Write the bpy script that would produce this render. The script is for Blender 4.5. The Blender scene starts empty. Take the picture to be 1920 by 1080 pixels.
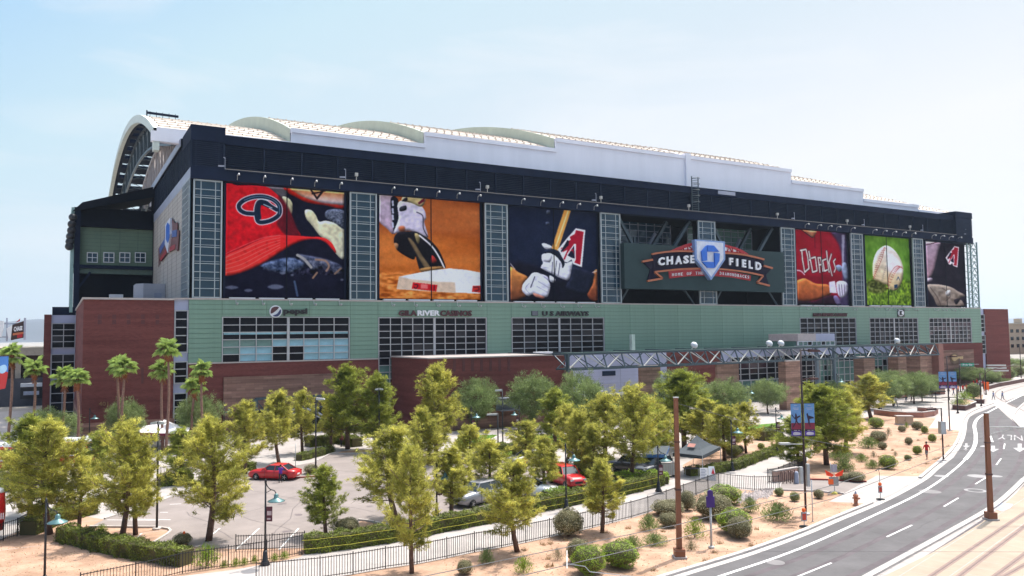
import bpy, bmesh, math, random
import numpy as np
from mathutils import Vector, Matrix, geometry

# ------------------------------------------------------------------ camera, sky, sun, exposure
SC = bpy.context.scene
COL = SC.collection
rad = math.radians
FPX, CH = 1483.9, 13.2                       # focal length in photo pixels, eye height
_p, _r, _y = rad(3.366), rad(-0.645), rad(29.873)
_f = np.array([math.sin(_y)*math.cos(_p), math.cos(_y)*math.cos(_p), math.sin(_p)])
_rt = np.array([math.cos(_y), -math.sin(_y), 0.0]); _up = np.cross(_rt, _f)
_r2 = math.cos(_r)*_rt + math.sin(_r)*_up
_u2 = -math.sin(_r)*_rt + math.cos(_r)*_up
EYE = np.array([0, 0, CH])
cam = bpy.data.cameras.new("camera"); cam.lens = FPX/1920*36; cam.sensor_width = 36
cam.clip_start = 0.5; cam.clip_end = 40000
co = bpy.data.objects.new("camera", cam); COL.objects.link(co); SC.camera = co
co.matrix_world = Matrix(((_r2[0], _u2[0], -_f[0], 0), (_r2[1], _u2[1], -_f[1], 0), (_r2[2], _u2[2], -_f[2], CH), (0, 0, 0, 1)))

SUN_EL = 66.0
SUN_DIR = Vector((0.957*math.cos(rad(SUN_EL)), 0.288*math.cos(rad(SUN_EL)), math.sin(rad(SUN_EL))))
W = bpy.data.worlds.new("World"); SC.world = W; W.use_nodes = True
nt = W.node_tree; nt.nodes.clear()
out = nt.nodes.new("ShaderNodeOutputWorld"); bg = nt.nodes.new("ShaderNodeBackground")
sky = nt.nodes.new("ShaderNodeTexSky"); sky.sky_type = 'NISHITA'; sky.sun_disc = False
sky.sun_elevation = rad(SUN_EL)
sky.sun_rotation = math.atan2(SUN_DIR.x, SUN_DIR.y)
sky.air_density = 1.0; sky.dust_density = 1.2; sky.ozone_density = 1.0; sky.altitude = 300
# thin high cloud veil mixed over the clear sky
tc = nt.nodes.new("ShaderNodeTexCoord"); mp = nt.nodes.new("ShaderNodeMapping")
mp.inputs['Scale'].default_value = (1.0, 1.0, 4.5)
nz = nt.nodes.new("ShaderNodeTexNoise"); nz.inputs['Scale'].default_value = 3.1; nz.inputs['Detail'].default_value = 7
nz.inputs['Roughness'].default_value = 0.55; nz.inputs['Distortion'].default_value = 0.4
rp = nt.nodes.new("ShaderNodeValToRGB"); rp.color_ramp.elements[0].position = 0.50; rp.color_ramp.elements[1].position = 0.80
rp.color_ramp.elements[0].color = (0.0, 0.0, 0.0, 1); rp.color_ramp.elements[1].color = (0.55, 0.55, 0.55, 1)
# the haze scatters more light on the sun's side of the sky
nrm = nt.nodes.new("ShaderNodeVectorMath"); nrm.operation = 'DOT_PRODUCT'; nrm.inputs[1].default_value = (0.957, 0.288, -1.6)
mrg = nt.nodes.new("ShaderNodeMapRange"); mrg.interpolation_type = 'SMOOTHSTEP'; mrg.inputs[1].default_value = -1.5; mrg.inputs[2].default_value = -0.5; mrg.inputs[3].default_value = 0.25; mrg.inputs[4].default_value = 0.9
add = nt.nodes.new("ShaderNodeMath"); add.use_clamp = True
nt.links.new(tc.outputs['Generated'], nrm.inputs[0]); nt.links.new(nrm.outputs['Value'], mrg.inputs[0]); nt.links.new(mrg.outputs[0], add.inputs[0]); nt.links.new(rp.outputs[0], add.inputs[1])
mx = nt.nodes.new("ShaderNodeMix"); mx.data_type = 'RGBA'
cm = nt.nodes.new("ShaderNodeMapRange"); cm.inputs[1].default_value = -0.5; cm.inputs[2].default_value = 1.0
cr_ = nt.nodes.new("ShaderNodeValToRGB"); E_ = cr_.color_ramp.elements
for i_, (pos_, c_) in enumerate(((0.04, (.376, .645, .913)), (0.27, (.60, .79, .86)), (0.50, (.70, .79, .835)), (0.72, (.93, .90, .89)))):
    e_ = E_[i_] if i_ < 2 else E_.new(pos_)
    e_.position = pos_; e_.color = (*c_, 1)
vs_ = nt.nodes.new("ShaderNodeVectorMath"); vs_.operation = 'SCALE'; vs_.inputs['Scale'].default_value = 4.95
nt.links.new(nrm.outputs['Value'], cm.inputs[0]); nt.links.new(cm.outputs[0], cr_.inputs[0]); nt.links.new(cr_.outputs[0], vs_.inputs[0]); nt.links.new(vs_.outputs[0], mx.inputs[7])
nt.links.new(tc.outputs['Generated'], mp.inputs['Vector']); nt.links.new(mp.outputs[0], nz.inputs['Vector'])
nt.links.new(nz.outputs[0], rp.inputs[0]); nt.links.new(mrg.outputs[0], mx.inputs[0])
cl = nt.nodes.new('ShaderNodeMix'); cl.data_type = 'RGBA'; cl.inputs[7].default_value = (4.75, 4.7, 4.75, 1); nt.links.new(rp.outputs[0], cl.inputs[0]); nt.links.new(mx.outputs[2], cl.inputs[6])
nt.links.new(sky.outputs[0], mx.inputs[6])
# bright aureole round the sun, added out of view to lift the shaded facade
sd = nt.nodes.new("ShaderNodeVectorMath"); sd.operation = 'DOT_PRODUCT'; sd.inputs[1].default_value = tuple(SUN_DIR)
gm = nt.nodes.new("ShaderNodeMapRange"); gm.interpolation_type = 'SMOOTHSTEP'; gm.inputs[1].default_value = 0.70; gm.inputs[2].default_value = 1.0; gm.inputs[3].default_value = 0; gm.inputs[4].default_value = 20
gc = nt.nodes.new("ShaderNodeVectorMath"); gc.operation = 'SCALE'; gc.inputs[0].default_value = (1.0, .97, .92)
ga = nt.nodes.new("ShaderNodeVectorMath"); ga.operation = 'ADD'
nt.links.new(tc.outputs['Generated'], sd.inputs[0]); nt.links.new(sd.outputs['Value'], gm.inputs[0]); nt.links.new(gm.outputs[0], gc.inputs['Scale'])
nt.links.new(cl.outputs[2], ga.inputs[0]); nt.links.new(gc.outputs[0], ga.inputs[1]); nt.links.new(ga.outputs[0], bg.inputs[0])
nt.links.new(bg.outputs[0], out.inputs[0]); bg.inputs[1].default_value = 0.12
sl = bpy.data.lights.new("sun", 'SUN'); sl.energy = 3.3; sl.angle = rad(0.53); sl.color = (1.0, 0.95, 0.87)
so = bpy.data.objects.new("sun", sl); COL.objects.link(so); so.location = (80, 40, 120)
so.rotation_euler = (-SUN_DIR).to_track_quat('-Z', 'Y').to_euler()
SC.view_settings.view_transform = 'Standard'; SC.view_settings.look = 'None'
SC.view_settings.exposure = 0.80; SC.view_settings.gamma = 1.0; SC.view_settings.use_curve_mapping = False
try:
    SC.cycles.max_bounces = 6; SC.cycles.transparent_max_bounces = 6; SC.cycles.volume_bounces = 0
except Exception: pass

# ------------------------------------------------------------------ measuring helpers
def _ray(x, y): return _r2*(x-960)/FPX - _u2*(y-540)/FPX + _f
def G(x, y, z=0.0):                          # photo pixel -> point at height z
    d = _ray(x, y); t = (z-CH)/d[2]; p = EYE+t*d; return Vector((p[0], p[1], z))
def FY(x, y, Y):                             # photo pixel -> point on the plane y = Y
    d = _ray(x, y); t = Y/d[1]; p = EYE+t*d; return Vector(p)
def FX(x, y, X):
    d = _ray(x, y); t = X/d[0]; p = EYE+t*d; return Vector(p)
def hgt(base, top):                          # height of something standing at pixel base whose top is at pixel top
    b = G(*base); d = _ray(*top); n = math.hypot(b.x, b.y)
    t = n/math.hypot(d[0], d[1]); return (EYE+t*d)[2]
def wid(base, px):                           # metres for px photo pixels at that ground point
    b = G(*base); dep = (np.array(b)-EYE)@_f; return px/FPX*dep

# ------------------------------------------------------------------ materials
MATS = {}
def srgb(c): return tuple(((v/255)/12.92 if v/255 <= .04045 else ((v/255+.055)/1.055)**2.4) for v in c)
def M(name, rgb, rough=.7, metal=0., var=.12, scale=1.5, bump=0., spec=.4, detail=5, coat=0., trans=0., streak=0., rgb2=None, island=0.):
    if name in MATS: return MATS[name]
    m = bpy.data.materials.new(name); m.use_nodes = True; n = m.node_tree; b = n.nodes['Principled BSDF']
    b.inputs['Roughness'].default_value = rough; b.inputs['Metallic'].default_value = metal
    b.inputs['Specular IOR Level'].default_value = spec; b.inputs['Coat Weight'].default_value = coat
    c = Vector(rgb)
    lo = tuple(max(0, v*(1-var)) for v in c); hi = tuple(min(1, v*(1+var)) for v in (rgb2 or c))
    t = n.nodes.new('ShaderNodeTexCoord'); z = n.nodes.new('ShaderNodeTexNoise')
    z.inputs['Scale'].default_value = scale; z.inputs['Detail'].default_value = detail; z.inputs['Roughness'].default_value = .65
    mpn = n.nodes.new('ShaderNodeMapping')
    if streak: mpn.inputs['Scale'].default_value = (1, 1, 1/streak) if streak > 0 else (-1/streak, -1/streak, 1)
    n.links.new(t.outputs['Object'], mpn.inputs[0]); n.links.new(mpn.outputs[0], z.inputs['Vector'])
    r = n.nodes.new('ShaderNodeValToRGB'); r.color_ramp.elements[0].position = .32; r.color_ramp.elements[1].position = .68
    r.color_ramp.elements[0].color = (*lo, 1); r.color_ramp.elements[1].color = (*hi, 1)
    n.links.new(z.outputs[0], r.inputs[0]); src = r.outputs[0]
    if island:
        g = n.nodes.new('ShaderNodeNewGeometry'); hs = n.nodes.new('ShaderNodeHueSaturation')
        mr = n.nodes.new('ShaderNodeMapRange'); mr.inputs[3].default_value = 1-island; mr.inputs[4].default_value = 1+island
        n.links.new(g.outputs['Random Per Island'], mr.inputs[0]); n.links.new(mr.outputs[0], hs.inputs['Value'])
        n.links.new(src, hs.inputs['Color']); src = hs.outputs[0]
    n.links.new(src, b.inputs['Base Color'])
    if bump:
        bn = n.nodes.new('ShaderNodeBump'); bn.inputs['Strength'].default_value = bump; bn.inputs['Distance'].default_value = .05
        z2 = n.nodes.new('ShaderNodeTexNoise'); z2.inputs['Scale'].default_value = scale*9; z2.inputs['Detail'].default_value = 6
        n.links.new(mpn.outputs[0], z2.inputs['Vector']); n.links.new(z2.outputs[0], bn.inputs['Height']); n.links.new(bn.outputs[0], b.inputs['Normal'])
    if trans:
        tr = n.nodes.new('ShaderNodeBsdfTranslucent'); ms = n.nodes.new('ShaderNodeMixShader'); ms.inputs[0].default_value = trans
        o = n.nodes['Material Output']; n.links.new(src, tr.inputs[0])
        n.links.new(b.outputs[0], ms.inputs[1]); n.links.new(tr.outputs[0], ms.inputs[2]); n.links.new(ms.outputs[0], o.inputs[0])
    MATS[name] = m; return m
def Mprint(name, rough=.8):                  # printed vinyl: colour comes from the print stored on the cloth
    if name in MATS: return MATS[name]
    m = bpy.data.materials.new(name); m.use_nodes = True; n = m.node_tree; b = n.nodes['Principled BSDF']
    b.inputs['Roughness'].default_value = rough; b.inputs['Specular IOR Level'].default_value = .04
    a = n.nodes.new('ShaderNodeAttribute'); a.attribute_name = 'print'; n.links.new(a.outputs['Color'], b.inputs['Base Color'])
    MATS[name] = m; return m
def Mcourse(name, cols, cw, chh, mortar, rough=.85, mort=.02, bump=.25, noise=.35):   # courses of brick or stone on an upright wall
    m = bpy.data.materials.new(name); m.use_nodes = True; n = m.node_tree; b = n.nodes['Principled BSDF']
    b.inputs['Roughness'].default_value = rough; b.inputs['Specular IOR Level'].default_value = .12
    g = n.nodes.new('ShaderNodeNewGeometry'); s = n.nodes.new('ShaderNodeSeparateXYZ'); n.links.new(g.outputs['Position'], s.inputs[0])
    ad = n.nodes.new('ShaderNodeMath'); n.links.new(s.outputs[0], ad.inputs[0]); n.links.new(s.outputs[1], ad.inputs[1])
    cb = n.nodes.new('ShaderNodeCombineXYZ'); n.links.new(ad.outputs[0], cb.inputs[0]); n.links.new(s.outputs[2], cb.inputs[1])
    bk = n.nodes.new('ShaderNodeTexBrick'); bk.inputs['Scale'].default_value = 1; bk.inputs['Brick Width'].default_value = cw
    bk.inputs['Row Height'].default_value = chh; bk.inputs['Mortar Size'].default_value = mort
    bk.inputs['Color1'].default_value = (*cols[0], 1); bk.inputs['Color2'].default_value = (*cols[1], 1); bk.inputs['Mortar'].default_value = (*mortar, 1)
    n.links.new(cb.outputs[0], bk.inputs['Vector'])
    # whole courses differ a little from one another, and the wall is weathered in patches
    z = n.nodes.new('ShaderNodeTexNoise'); z.inputs['Scale'].default_value = 1; z.inputs['Detail'].default_value = 5
    mpn = n.nodes.new('ShaderNodeMapping'); mpn.inputs['Scale'].default_value = (.07, 1.3, 1); n.links.new(cb.outputs[0], mpn.inputs[0]); n.links.new(mpn.outputs[0], z.inputs['Vector'])
    mr = n.nodes.new('ShaderNodeMapRange'); mr.inputs[1].default_value = .3; mr.inputs[2].default_value = .7; mr.inputs[3].default_value = 1-noise; mr.inputs[4].default_value = 1+noise
    n.links.new(z.outputs[0], mr.inputs[0]); hs = n.nodes.new('ShaderNodeHueSaturation'); n.links.new(bk.outputs[0], hs.inputs['Color']); n.links.new(mr.outputs[0], hs.inputs['Value'])
    n.links.new(hs.outputs[0], b.inputs['Base Color'])
    bn = n.nodes.new('ShaderNodeBump'); bn.inputs['Strength'].default_value = bump; bn.inputs['Distance'].default_value = .02; bn.invert = True
    n.links.new(bk.outputs['Fac'], bn.inputs['Height']); n.links.new(bn.outputs[0], b.inputs['Normal'])
    MATS[name] = m; return m
def Mglass(name, rgb, rough=.08, spec=.9, metal=0.0, var=.35, scale=.25):
    return M(name, rgb, rough=rough, spec=spec, metal=metal, var=var, scale=scale)

K = dict(
 navy=M('dark_steel', (.008, .014, .034), .7, 0, .2, .4, spec=.08), louvre=M('louvre_steel', (.016, .025, .048), .7, 0, .2, .5, spec=.08),
 green=M('green_panel', (.178, .280, .214), .5, .0, .19, .25, streak=3, spec=.35), greend=M('green_backing', (.075, .13, .105), .7, 0, .1, .5),
 white=M('white_frame', (.62, .63, .66), .5, 0, .06, 2), frame=M('window_frame', (.42, .41, .42), .5, 0, .08, 2), tframe=M('tower_frame', (.36, .40, .42), .4, .0, .08, 2),
 lav=M('pale_metal_wall', (.36, .37, .50), .5, .0, .07, .3, streak=4), lavs=M('grey_metal', (.30, .32, .40), .5, 0, .1, .5),
 roof=M('white_roof', (.56, .475, .40), .55, 0, .05, .3), roofwall=M('white_roof_wall', (.82, .80, .86), .6, 0, .05, .25, streak=6),
 roofend=M('sage_roof_end', (.46, .50, .40), .6, 0, .08, .4), cream=M('cream_wall', (.44, .40, .36), .7, 0, .07, .4),
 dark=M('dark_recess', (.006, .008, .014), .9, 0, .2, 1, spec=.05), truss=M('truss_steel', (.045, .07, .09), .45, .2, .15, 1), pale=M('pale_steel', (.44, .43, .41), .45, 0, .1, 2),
 tglass=Mglass('tower_glass', (.010, .036, .062), .07, .45), wglass=Mglass('window_glass', (.007, .007, .011), .12, .10), wglass2=Mglass('curtained_glass', (.024, .022, .027), .15, .2), wglassb=Mglass('blue_lit_glass', (.22, .40, .48), .12, .5),  # pale blue panes: blue light from indoors put into the colour
 wglassg=Mglass('green_glass', (.10, .19, .17), .12, .6), wglassr=Mglass('reddish_glass', (.045, .02, .03), .12, .4),
 brick=Mcourse('red_brick', ((.142, .040, .035), (.180, .052, .046)), .40, .14, (.13, .055, .05), noise=.20),
 stone=Mcourse('banded_sandstone', ((.27, .155, .12), (.20, .11, .088)), 1.2, .35, (.17, .10, .085), noise=.45),
 pier=Mcourse('pier_sandstone', ((.33, .20, .155), (.25, .15, .115)), 1.1, .36, (.20, .125, .10), noise=.4),
 conc=M('concrete', (.375, .335, .315), .9, 0, .12, .5, .2), kerb=M('kerb_concrete', (.46, .415, .39), .9, 0, .08, 1), copek=M('coping', (.42, .36, .34), .8, 0, .08, 1),
 asphalt=M('asphalt', (.104, .096, .098), .9, 0, .20, .35, .3, detail=9), lot=M('sunbleached_asphalt', (.235, .197, .182), .92, 0, .17, .3, .3, detail=9),
 soil=M('desert_soil', (.345, .205, .130), .95, 0, .26, .45, .8, detail=12, rgb2=(.42, .265, .185)), grass=M('lawn_grass', (.11, .23, .03), .9, 0, .25, 1.5, .5), faded=M('faded_paint', (.36, .34, .34), .8, 0, .3, 4, detail=9), paint=M('road_paint', (.70, .68, .66), .7, 0, .14, 5, detail=9),
 trackc=M('track_concrete', (.34, .27, .205), .9, 0, .12, .4, .2), ground=M('city_ground', (.30, .27, .24), .95, 0, .2, .02),
 red=M('red_paint', (.50, .015, .02), .3, 0, .05, 2, coat=.6), wht=M('white_paint', (.75, .75, .76), .35, 0, .04, 2, coat=.4), blk=M('black_metal', (.018, .018, .022), .45, 0, .2, 3), tyre=M('tyre_rubber', (.02, .02, .02), .9),
 rim=M('alloy', (.45, .45, .47), .3, .8), cglass=Mglass('car_glass', (.03, .04, .045), .05, .8), chrome=M('headlight', (.7, .7, .7), .15, .3), brown=M('brown_paint', (.21, .075, .035), .5, 0, .12, 2),
 dbrown=M('dark_brown_paint', (.075, .028, .024), .5, 0, .12, 2), bark=M('bark', (.13, .075, .055), .95, 0, .3, 6, .5), palmbark=M('palm_bark', (.24, .135, .10), .95, 0, .25, 5, .5), skirt=M('palm_skirt', (.22, .075, .03), .95, 0, .35, 8),
 pine=M('pine_needles', (.215, .235, .030), .7, 0, .36, .8, trans=.36, rgb2=(.56, .52, .12), island=.50, spec=.2), pined=M('pine_needles_dark', (.125, .17, .022), .7, 0, .3, .8, trans=.36, rgb2=(.40, .42, .08), island=.50, spec=.2),
 olive=M('mesquite_leaves', (.12, .17, .05), .7, 0, .35, .8, trans=.3, rgb2=(.27, .33, .13), island=.35), palmg=M('palm_leaf', (.24, .33, .07), .55, 0, .25, 1, trans=.35, rgb2=(.42, .52, .16)),
 hedge=M('hedge_leaves', (.075, .10, .012), .7, 0, .3, 1, trans=.2, rgb2=(.17, .20, .025), island=.4), sage=M('sage_leaves', (.21, .185, .11), .8, 0, .25, 1.2, trans=.2, rgb2=(.31, .29, .17), island=.35),
 bright=M('bright_shrub_leaves', (.15, .24, .015), .65, 0, .25, 1.5, trans=.2, rgb2=(.27, .37, .03), island=.35), core=M('shrub_core', (.085, .075, .030), .9), wispy=M('wispy_leaves', (.14, .20, .06), .7, 0, .25, 1.5, trans=.3, rgb2=(.22, .28, .08), island=.35),
 skin=M('skin', (.36, .18, .11), .6), shirtr=M('red_cloth', (.50, .02, .02), .85), jeans=M('blue_cloth', (.05, .08, .16), .9), grey=M('grey_cloth', (.13, .12, .13), .9), purple=M('purple_cloth', (.14, .03, .33), .85),
 whitec=M('white_cloth', (.7, .7, .7), .85), hair=M('hair', (.02, .012, .01), .8), orange=M('orange_paint', (.85, .13, .02), .6), yellow=M('yellow_tape', (.52, .47, .05), .6), tealm=M('teal_metal', (.10, .19, .19), .35, .3),
 signg=M('street_sign_green', (.0, .22, .12), .5), tent=M('black_canopy', (.035, .045, .055), .7), tentw=M('white_canopy', (.82, .78, .8), .7), maroon=M('maroon_cloth', (.18, .02, .04), .8), purp=M('purple_sign', (.05, .015, .15), .5),
 tan=M('tan_plaster', (.42, .31, .22), .9), beige=M('beige_wall', (.45, .37, .29), .9), rock=M('river_rock', (.42, .36, .34), .9, 0, .3, 3, .3), steel=M('galvanised', (.42, .43, .44), .45, .5), bluep=M('blue_print', (.08, .22, .55), .5),
 boardm=M('sign_board', (.030, .052, .056), .7, 0, .08, .5, spec=.1), ribbon=M('ribbon_navy', (.014, .011, .026), .7, spec=.08), copper=M('copper_trim', (.40, .12, .055), .5), redsign=M('sign_red', (.33, .012, .022), .5), chaseb=M('sign_blue', (.02, .13, .55), .4), lavtrim=M('plate_trim', (.20, .30, .55), .4), plate=M('plate_white', (.60, .62, .70), .5),
 letter=M('sign_white', (.72, .72, .76), .5), dletter=M('sign_dark', (.022, .018, .022), .5), maroonl=M('sign_maroon', (.075, .020, .026), .5), rail=M('rail_steel', (.16, .11, .10), .5, .5), twig=M('grey_twig', (.22, .165, .13), .9, 0, .3, 5), hill=M('mountain', (.075, .08, .095), .95, 0, .3, .0015, detail=9), purl=M('roof_purlin', (.53, .44, .37), .7),
)

# ------------------------------------------------------------------ mesh helpers
class MB:
    def __init__(s): s.v = []; s.f = []; s.m = []
    def add(s, vs, fs, mi=0):
        o = len(s.v); s.v += [tuple(v) for v in vs]; s.f += [tuple(i+o for i in f) for f in fs]; s.m += [mi]*len(fs); return s
    def box(s, a, b, mi=0):
        x0, y0, z0 = (min(a[i], b[i]) for i in range(3)); x1, y1, z1 = (max(a[i], b[i]) for i in range(3))
        return s.add([(x0,y0,z0),(x1,y0,z0),(x1,y1,z0),(x0,y1,z0),(x0,y0,z1),(x1,y0,z1),(x1,y1,z1),(x0,y1,z1)],
                     [(0,3,2,1),(4,5,6,7),(0,1,5,4),(1,2,6,5),(2,3,7,6),(3,0,4,7)], mi)
    def bar(s, a, b, w, h=None, mi=0):       # a straight bar of section w x h
        a = Vector(a); b = Vector(b); h = h or w; d = (b-a).normalized()
        up = Vector((0, 0, 1)) if abs(d.z) < .95 else Vector((0, 1, 0))
        x = d.cross(up).normalized()*w/2; y = x.cross(d).normalized()*h/2
        vs = [p+sx*x+sy*y for p in (a, b) for sx, sy in ((-1,-1),(1,-1),(1,1),(-1,1))]
        return s.add(vs, [(0,1,2,3),(7,6,5,4),(0,4,5,1),(1,5,6,2),(2,6,7,3),(3,7,4,0)], mi)
    def tube(s, pts, r, n=8, mi=0, cap=True):
        pts = [Vector(p) for p in pts]; rs = r if isinstance(r, (list, tuple)) else [r]*len(pts); rings = []
        for i, p in enumerate(pts):
            d = (pts[min(i+1, len(pts)-1)]-pts[max(i-1, 0)]).normalized()
            up = Vector((0, 0, 1)) if abs(d.z) < .9 else Vector((1, 0, 0))
            x = d.cross(up).normalized(); y = x.cross(d)
            rings += [p+(x*math.cos(t)+y*math.sin(t))*rs[i] for t in (2*math.pi*k/n for k in range(n))]
        fs = [(i*n+k, i*n+(k+1) % n, (i+1)*n+(k+1) % n, (i+1)*n+k) for i in range(len(pts)-1) for k in range(n)]
        if cap: fs += [tuple(range(n-1, -1, -1)), tuple((len(pts)-1)*n+k for k in range(n))]
        return s.add(rings, fs, mi)
    def lathe(s, prof, c=(0, 0, 0), n=12, mi=0, axis='z'):
        vs = []
        for r, h in prof:
            for k in range(n):
                t = 2*math.pi*k/n; a, b = r*math.cos(t), r*math.sin(t)
                vs.append({'z': (c[0]+a, c[1]+b, c[2]+h), 'y': (c[0]+a, c[1]+h, c[2]+b), 'x': (c[0]+h, c[1]+a, c[2]+b)}[axis])
        fs = [(i*n+k, i*n+(k+1) % n, (i+1)*n+(k+1) % n, (i+1)*n+k) for i in range(len(prof)-1) for k in range(n)]
        fs += [tuple(range(n-1, -1, -1)), tuple((len(prof)-1)*n+k for k in range(n))]
        return s.add(vs, fs, mi)
    def slab(s, pts, h0, h1, mi=0):          # polygon on the ground (x, y) extruded from height h0 to h1
        n = len(pts); P = [Vector((p[0], p[1], 0)) for p in pts]
        tri = geometry.tessellate_polygon([P])
        vs = [(p.x, p.y, h1) for p in P]+[(p.x, p.y, h0) for p in P]
        fs = []
        for t in tri:
            a, b, c = t; nz_ = (P[b]-P[a]).cross(P[c]-P[a]).z
            if nz_ < 0: a, c = c, a
            fs.append((a, b, c))
            if h0 != h1: fs.append((c+n, b+n, a+n))
        if h0 != h1: fs += [(i, i+n, (i+1) % n+n, (i+1) % n) for i in range(n)]
        return s.add(vs, fs, mi)
    def plate(s, pts, thick, mi=0):          # polygon of 3-D points on a wall facing -y, pushed back by thick
        n = len(pts); P = [Vector((p[0], p[2], 0)) for p in pts]; tri = geometry.tessellate_polygon([P])
        vs = [tuple(p) for p in pts]+[(p[0], p[1]+thick, p[2]) for p in pts]
        fs = []
        for a, b, c in tri:
            if (P[b]-P[a]).cross(P[c]-P[a]).z < 0: a, c = c, a
            fs.append((a, b, c)); fs.append((c+n, b+n, a+n))
        fs += [(i, i+n, (i+1) % n+n, (i+1) % n) for i in range(n)]
        return s.add(vs, fs, mi)
    def mesh(s, name, mats, smooth=False):
        me = bpy.data.meshes.new(name); me.from_pydata([tuple(v) for v in s.v], [], s.f)
        for m in (mats if isinstance(mats, (list, tuple)) else [mats]): me.materials.append(K[m] if isinstance(m, str) else m)
        me.polygons.foreach_set('material_index', s.m)
        if smooth: me.polygons.foreach_set('use_smooth', [True]*len(me.polygons))
        bm = bmesh.new(); bm.from_mesh(me); bmesh.ops.recalc_face_normals(bm, faces=bm.faces[:]); bm.to_mesh(me); bm.free()
        me.update(); return me
    def build(s, name, mats, parent=None, smooth=False, loc=None, rz=0):
        return link(name, s.mesh(name, mats, smooth), parent, loc, rz)
def link(name, me, parent=None, loc=None, rz=0):
    o = bpy.data.objects.new(name, me); COL.objects.link(o)
    if parent is not None: o.parent = parent
    if loc is not None: o.location = loc
    if rz: o.rotation_euler.z = rz
    return o
def thing(name, label, cat, loc=(0, 0, 0), rz=0, group=None):
    o = bpy.data.objects.new(name, None); COL.objects.link(o); o.location = loc; o.rotation_euler.z = rz; o.empty_display_size = .3
    return tag(o, label, cat, group)
def tag(o, label=None, cat=None, group=None, kind=None):
    if label: o['label'] = label
    if cat: o['category'] = cat
    if group: o['group'] = group
    if kind: o['kind'] = kind
    return o
def structure(o): o['kind'] = 'structure'; return o
def stuff(o): o['kind'] = 'stuff'; return o
KIDS = {}
def kids(o): return [c for c in bpy.data.objects if c.parent == o]
def dup(root, label, loc=None, rz=None, sc=None, group=None, cache={}):
    r = root.copy(); COL.objects.link(r)
    if label: r['label'] = label
    if group: r['group'] = group
    if loc is not None: r.location = loc
    if rz is not None: r.rotation_euler.z = rz
    if sc is not None: r.scale = sc
    if root.name not in cache: cache[root.name] = [(c, kids(c)) for c in kids(root)]
    for c, gs in cache[root.name]:
        n = c.copy(); COL.objects.link(n); n.parent = r
        for g in gs:
            d = g.copy(); COL.objects.link(d); d.parent = n
    return r
def npmesh(name, V, T, mats, mi=None, smooth=False):
    me = bpy.data.meshes.new(name); V = np.asarray(V, dtype=np.float32); T = np.asarray(T, dtype=np.int32); k = T.shape[1]
    me.vertices.add(len(V)); me.vertices.foreach_set('co', V.ravel())
    me.loops.add(T.size); me.loops.foreach_set('vertex_index', T.ravel())
    me.polygons.add(len(T)); me.polygons.foreach_set('loop_start', np.arange(len(T), dtype=np.int32)*k)
    if smooth: me.polygons.foreach_set('use_smooth', [True]*len(T))
    for m in mats: me.materials.append(K[m])
    if mi is not None: me.polygons.foreach_set('material_index', np.asarray(mi, dtype=np.int32))
    me.update(calc_edges=True); me.validate(); return me
def cr(pts, k=6, closed=True):               # smooth curve through points
    P = [Vector(p) for p in pts]; n = len(P); out_ = []
    rng = range(n) if closed else range(n-1)
    for i in rng:
        a, b, c, d = (P[(i-1) % n], P[i], P[(i+1) % n], P[(i+2) % n]) if closed else (P[max(i-1, 0)], P[i], P[i+1], P[min(i+2, n-1)])
        for j in range(k):
            t = j/k; out_.append(.5*((2*b)+(-a+c)*t+(2*a-5*b+4*c-d)*t*t+(-a+3*b-3*c+d)*t**3))
    if not closed: out_.append(P[-1])
    return out_
def text_mesh(s, extr=.5, bold=.0):
    cu = bpy.data.curves.new('txt', 'FONT'); cu.body = s; cu.extrude = extr; cu.offset = bold; cu.resolution_u = 2
    o = bpy.data.objects.new('txt', cu); COL.objects.link(o); bpy.context.view_layer.update()
    dg = bpy.context.evaluated_depsgraph_get(); me = bpy.data.meshes.new_from_object(o.evaluated_get(dg))
    V = np.array([v.co[:] for v in me.vertices]); F = [tuple(p.vertices) for p in me.polygons]
    bpy.data.objects.remove(o); bpy.data.curves.remove(cu); bpy.data.meshes.remove(me)
    lo = V.min(0); hi = V.max(0); V = (V-lo)/np.maximum(hi-lo, 1e-6); return V, F
def quad_text(mb, s, quad, depth, nrm, mi=0, bold=.0):   # lettering stretched into a quad of 3-D points (tl, tr, br, bl)
    V, F = text_mesh(s, .5, bold); tl, tr, br, bl = (Vector(q) for q in quad); n = Vector(nrm)
    vs = [(tl*(1-u)+tr*u)*v+(bl*(1-u)+br*u)*(1-v)+n*depth*w for u, v, w in V]
    mb.add(vs, F, mi)
# ------------------------------------------------------------------ ground
def px_poly(pts): return [G(*p) for p in pts]
def sheet(name, pts, h, mat, h0=None):
    mb = MB(); mb.slab(pts, h if h0 is None else h0, h, 0); return structure(mb.build(name, mat))
mb = MB(); mb.slab([(-14000, -3000), (14000, -3000), (14000, 14000), (-14000, 14000)], 0, 0); structure(mb.build('ground', 'ground'))
sheet('plaza', [(-90, -60), (420, -60), (420, 175), (-90, 175)], .004, 'conc')
FENCE_A = [(250, 1130), (340, 1108), (480, 1098), (600, 1086), (661.9, 1077), (722.8, 1066), (782, 1057.8), (838, 1046.7), (889.7, 1035.5), (940.5, 1026.7), (986, 1017.5), (1030.5, 1007.8), (1111, 989.7), (1183.6, 971.7), (1215, 962), (1282, 937), (1348.6, 912)]
CURB = [(1000, 1160), (1253, 1080), (1394, 1037), (1500, 999), (1560, 974), (1634, 944), (1680, 922), (1725, 897), (1746, 879), (1774, 855), (1790, 836), (1798, 820), (1802, 805), (1804, 792), (1809, 782), (1818, 774), (1838, 765), (1862, 757)]
WALKTOP = [(200, 1098), (328, 1082), (420, 1071), (494, 1060.5), (578, 1044), (716.7, 1024), (800, 1009), (933, 984), (1024, 963), (1100, 946), (1169, 935.5), (1235, 921), (1266, 910)]
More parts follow.
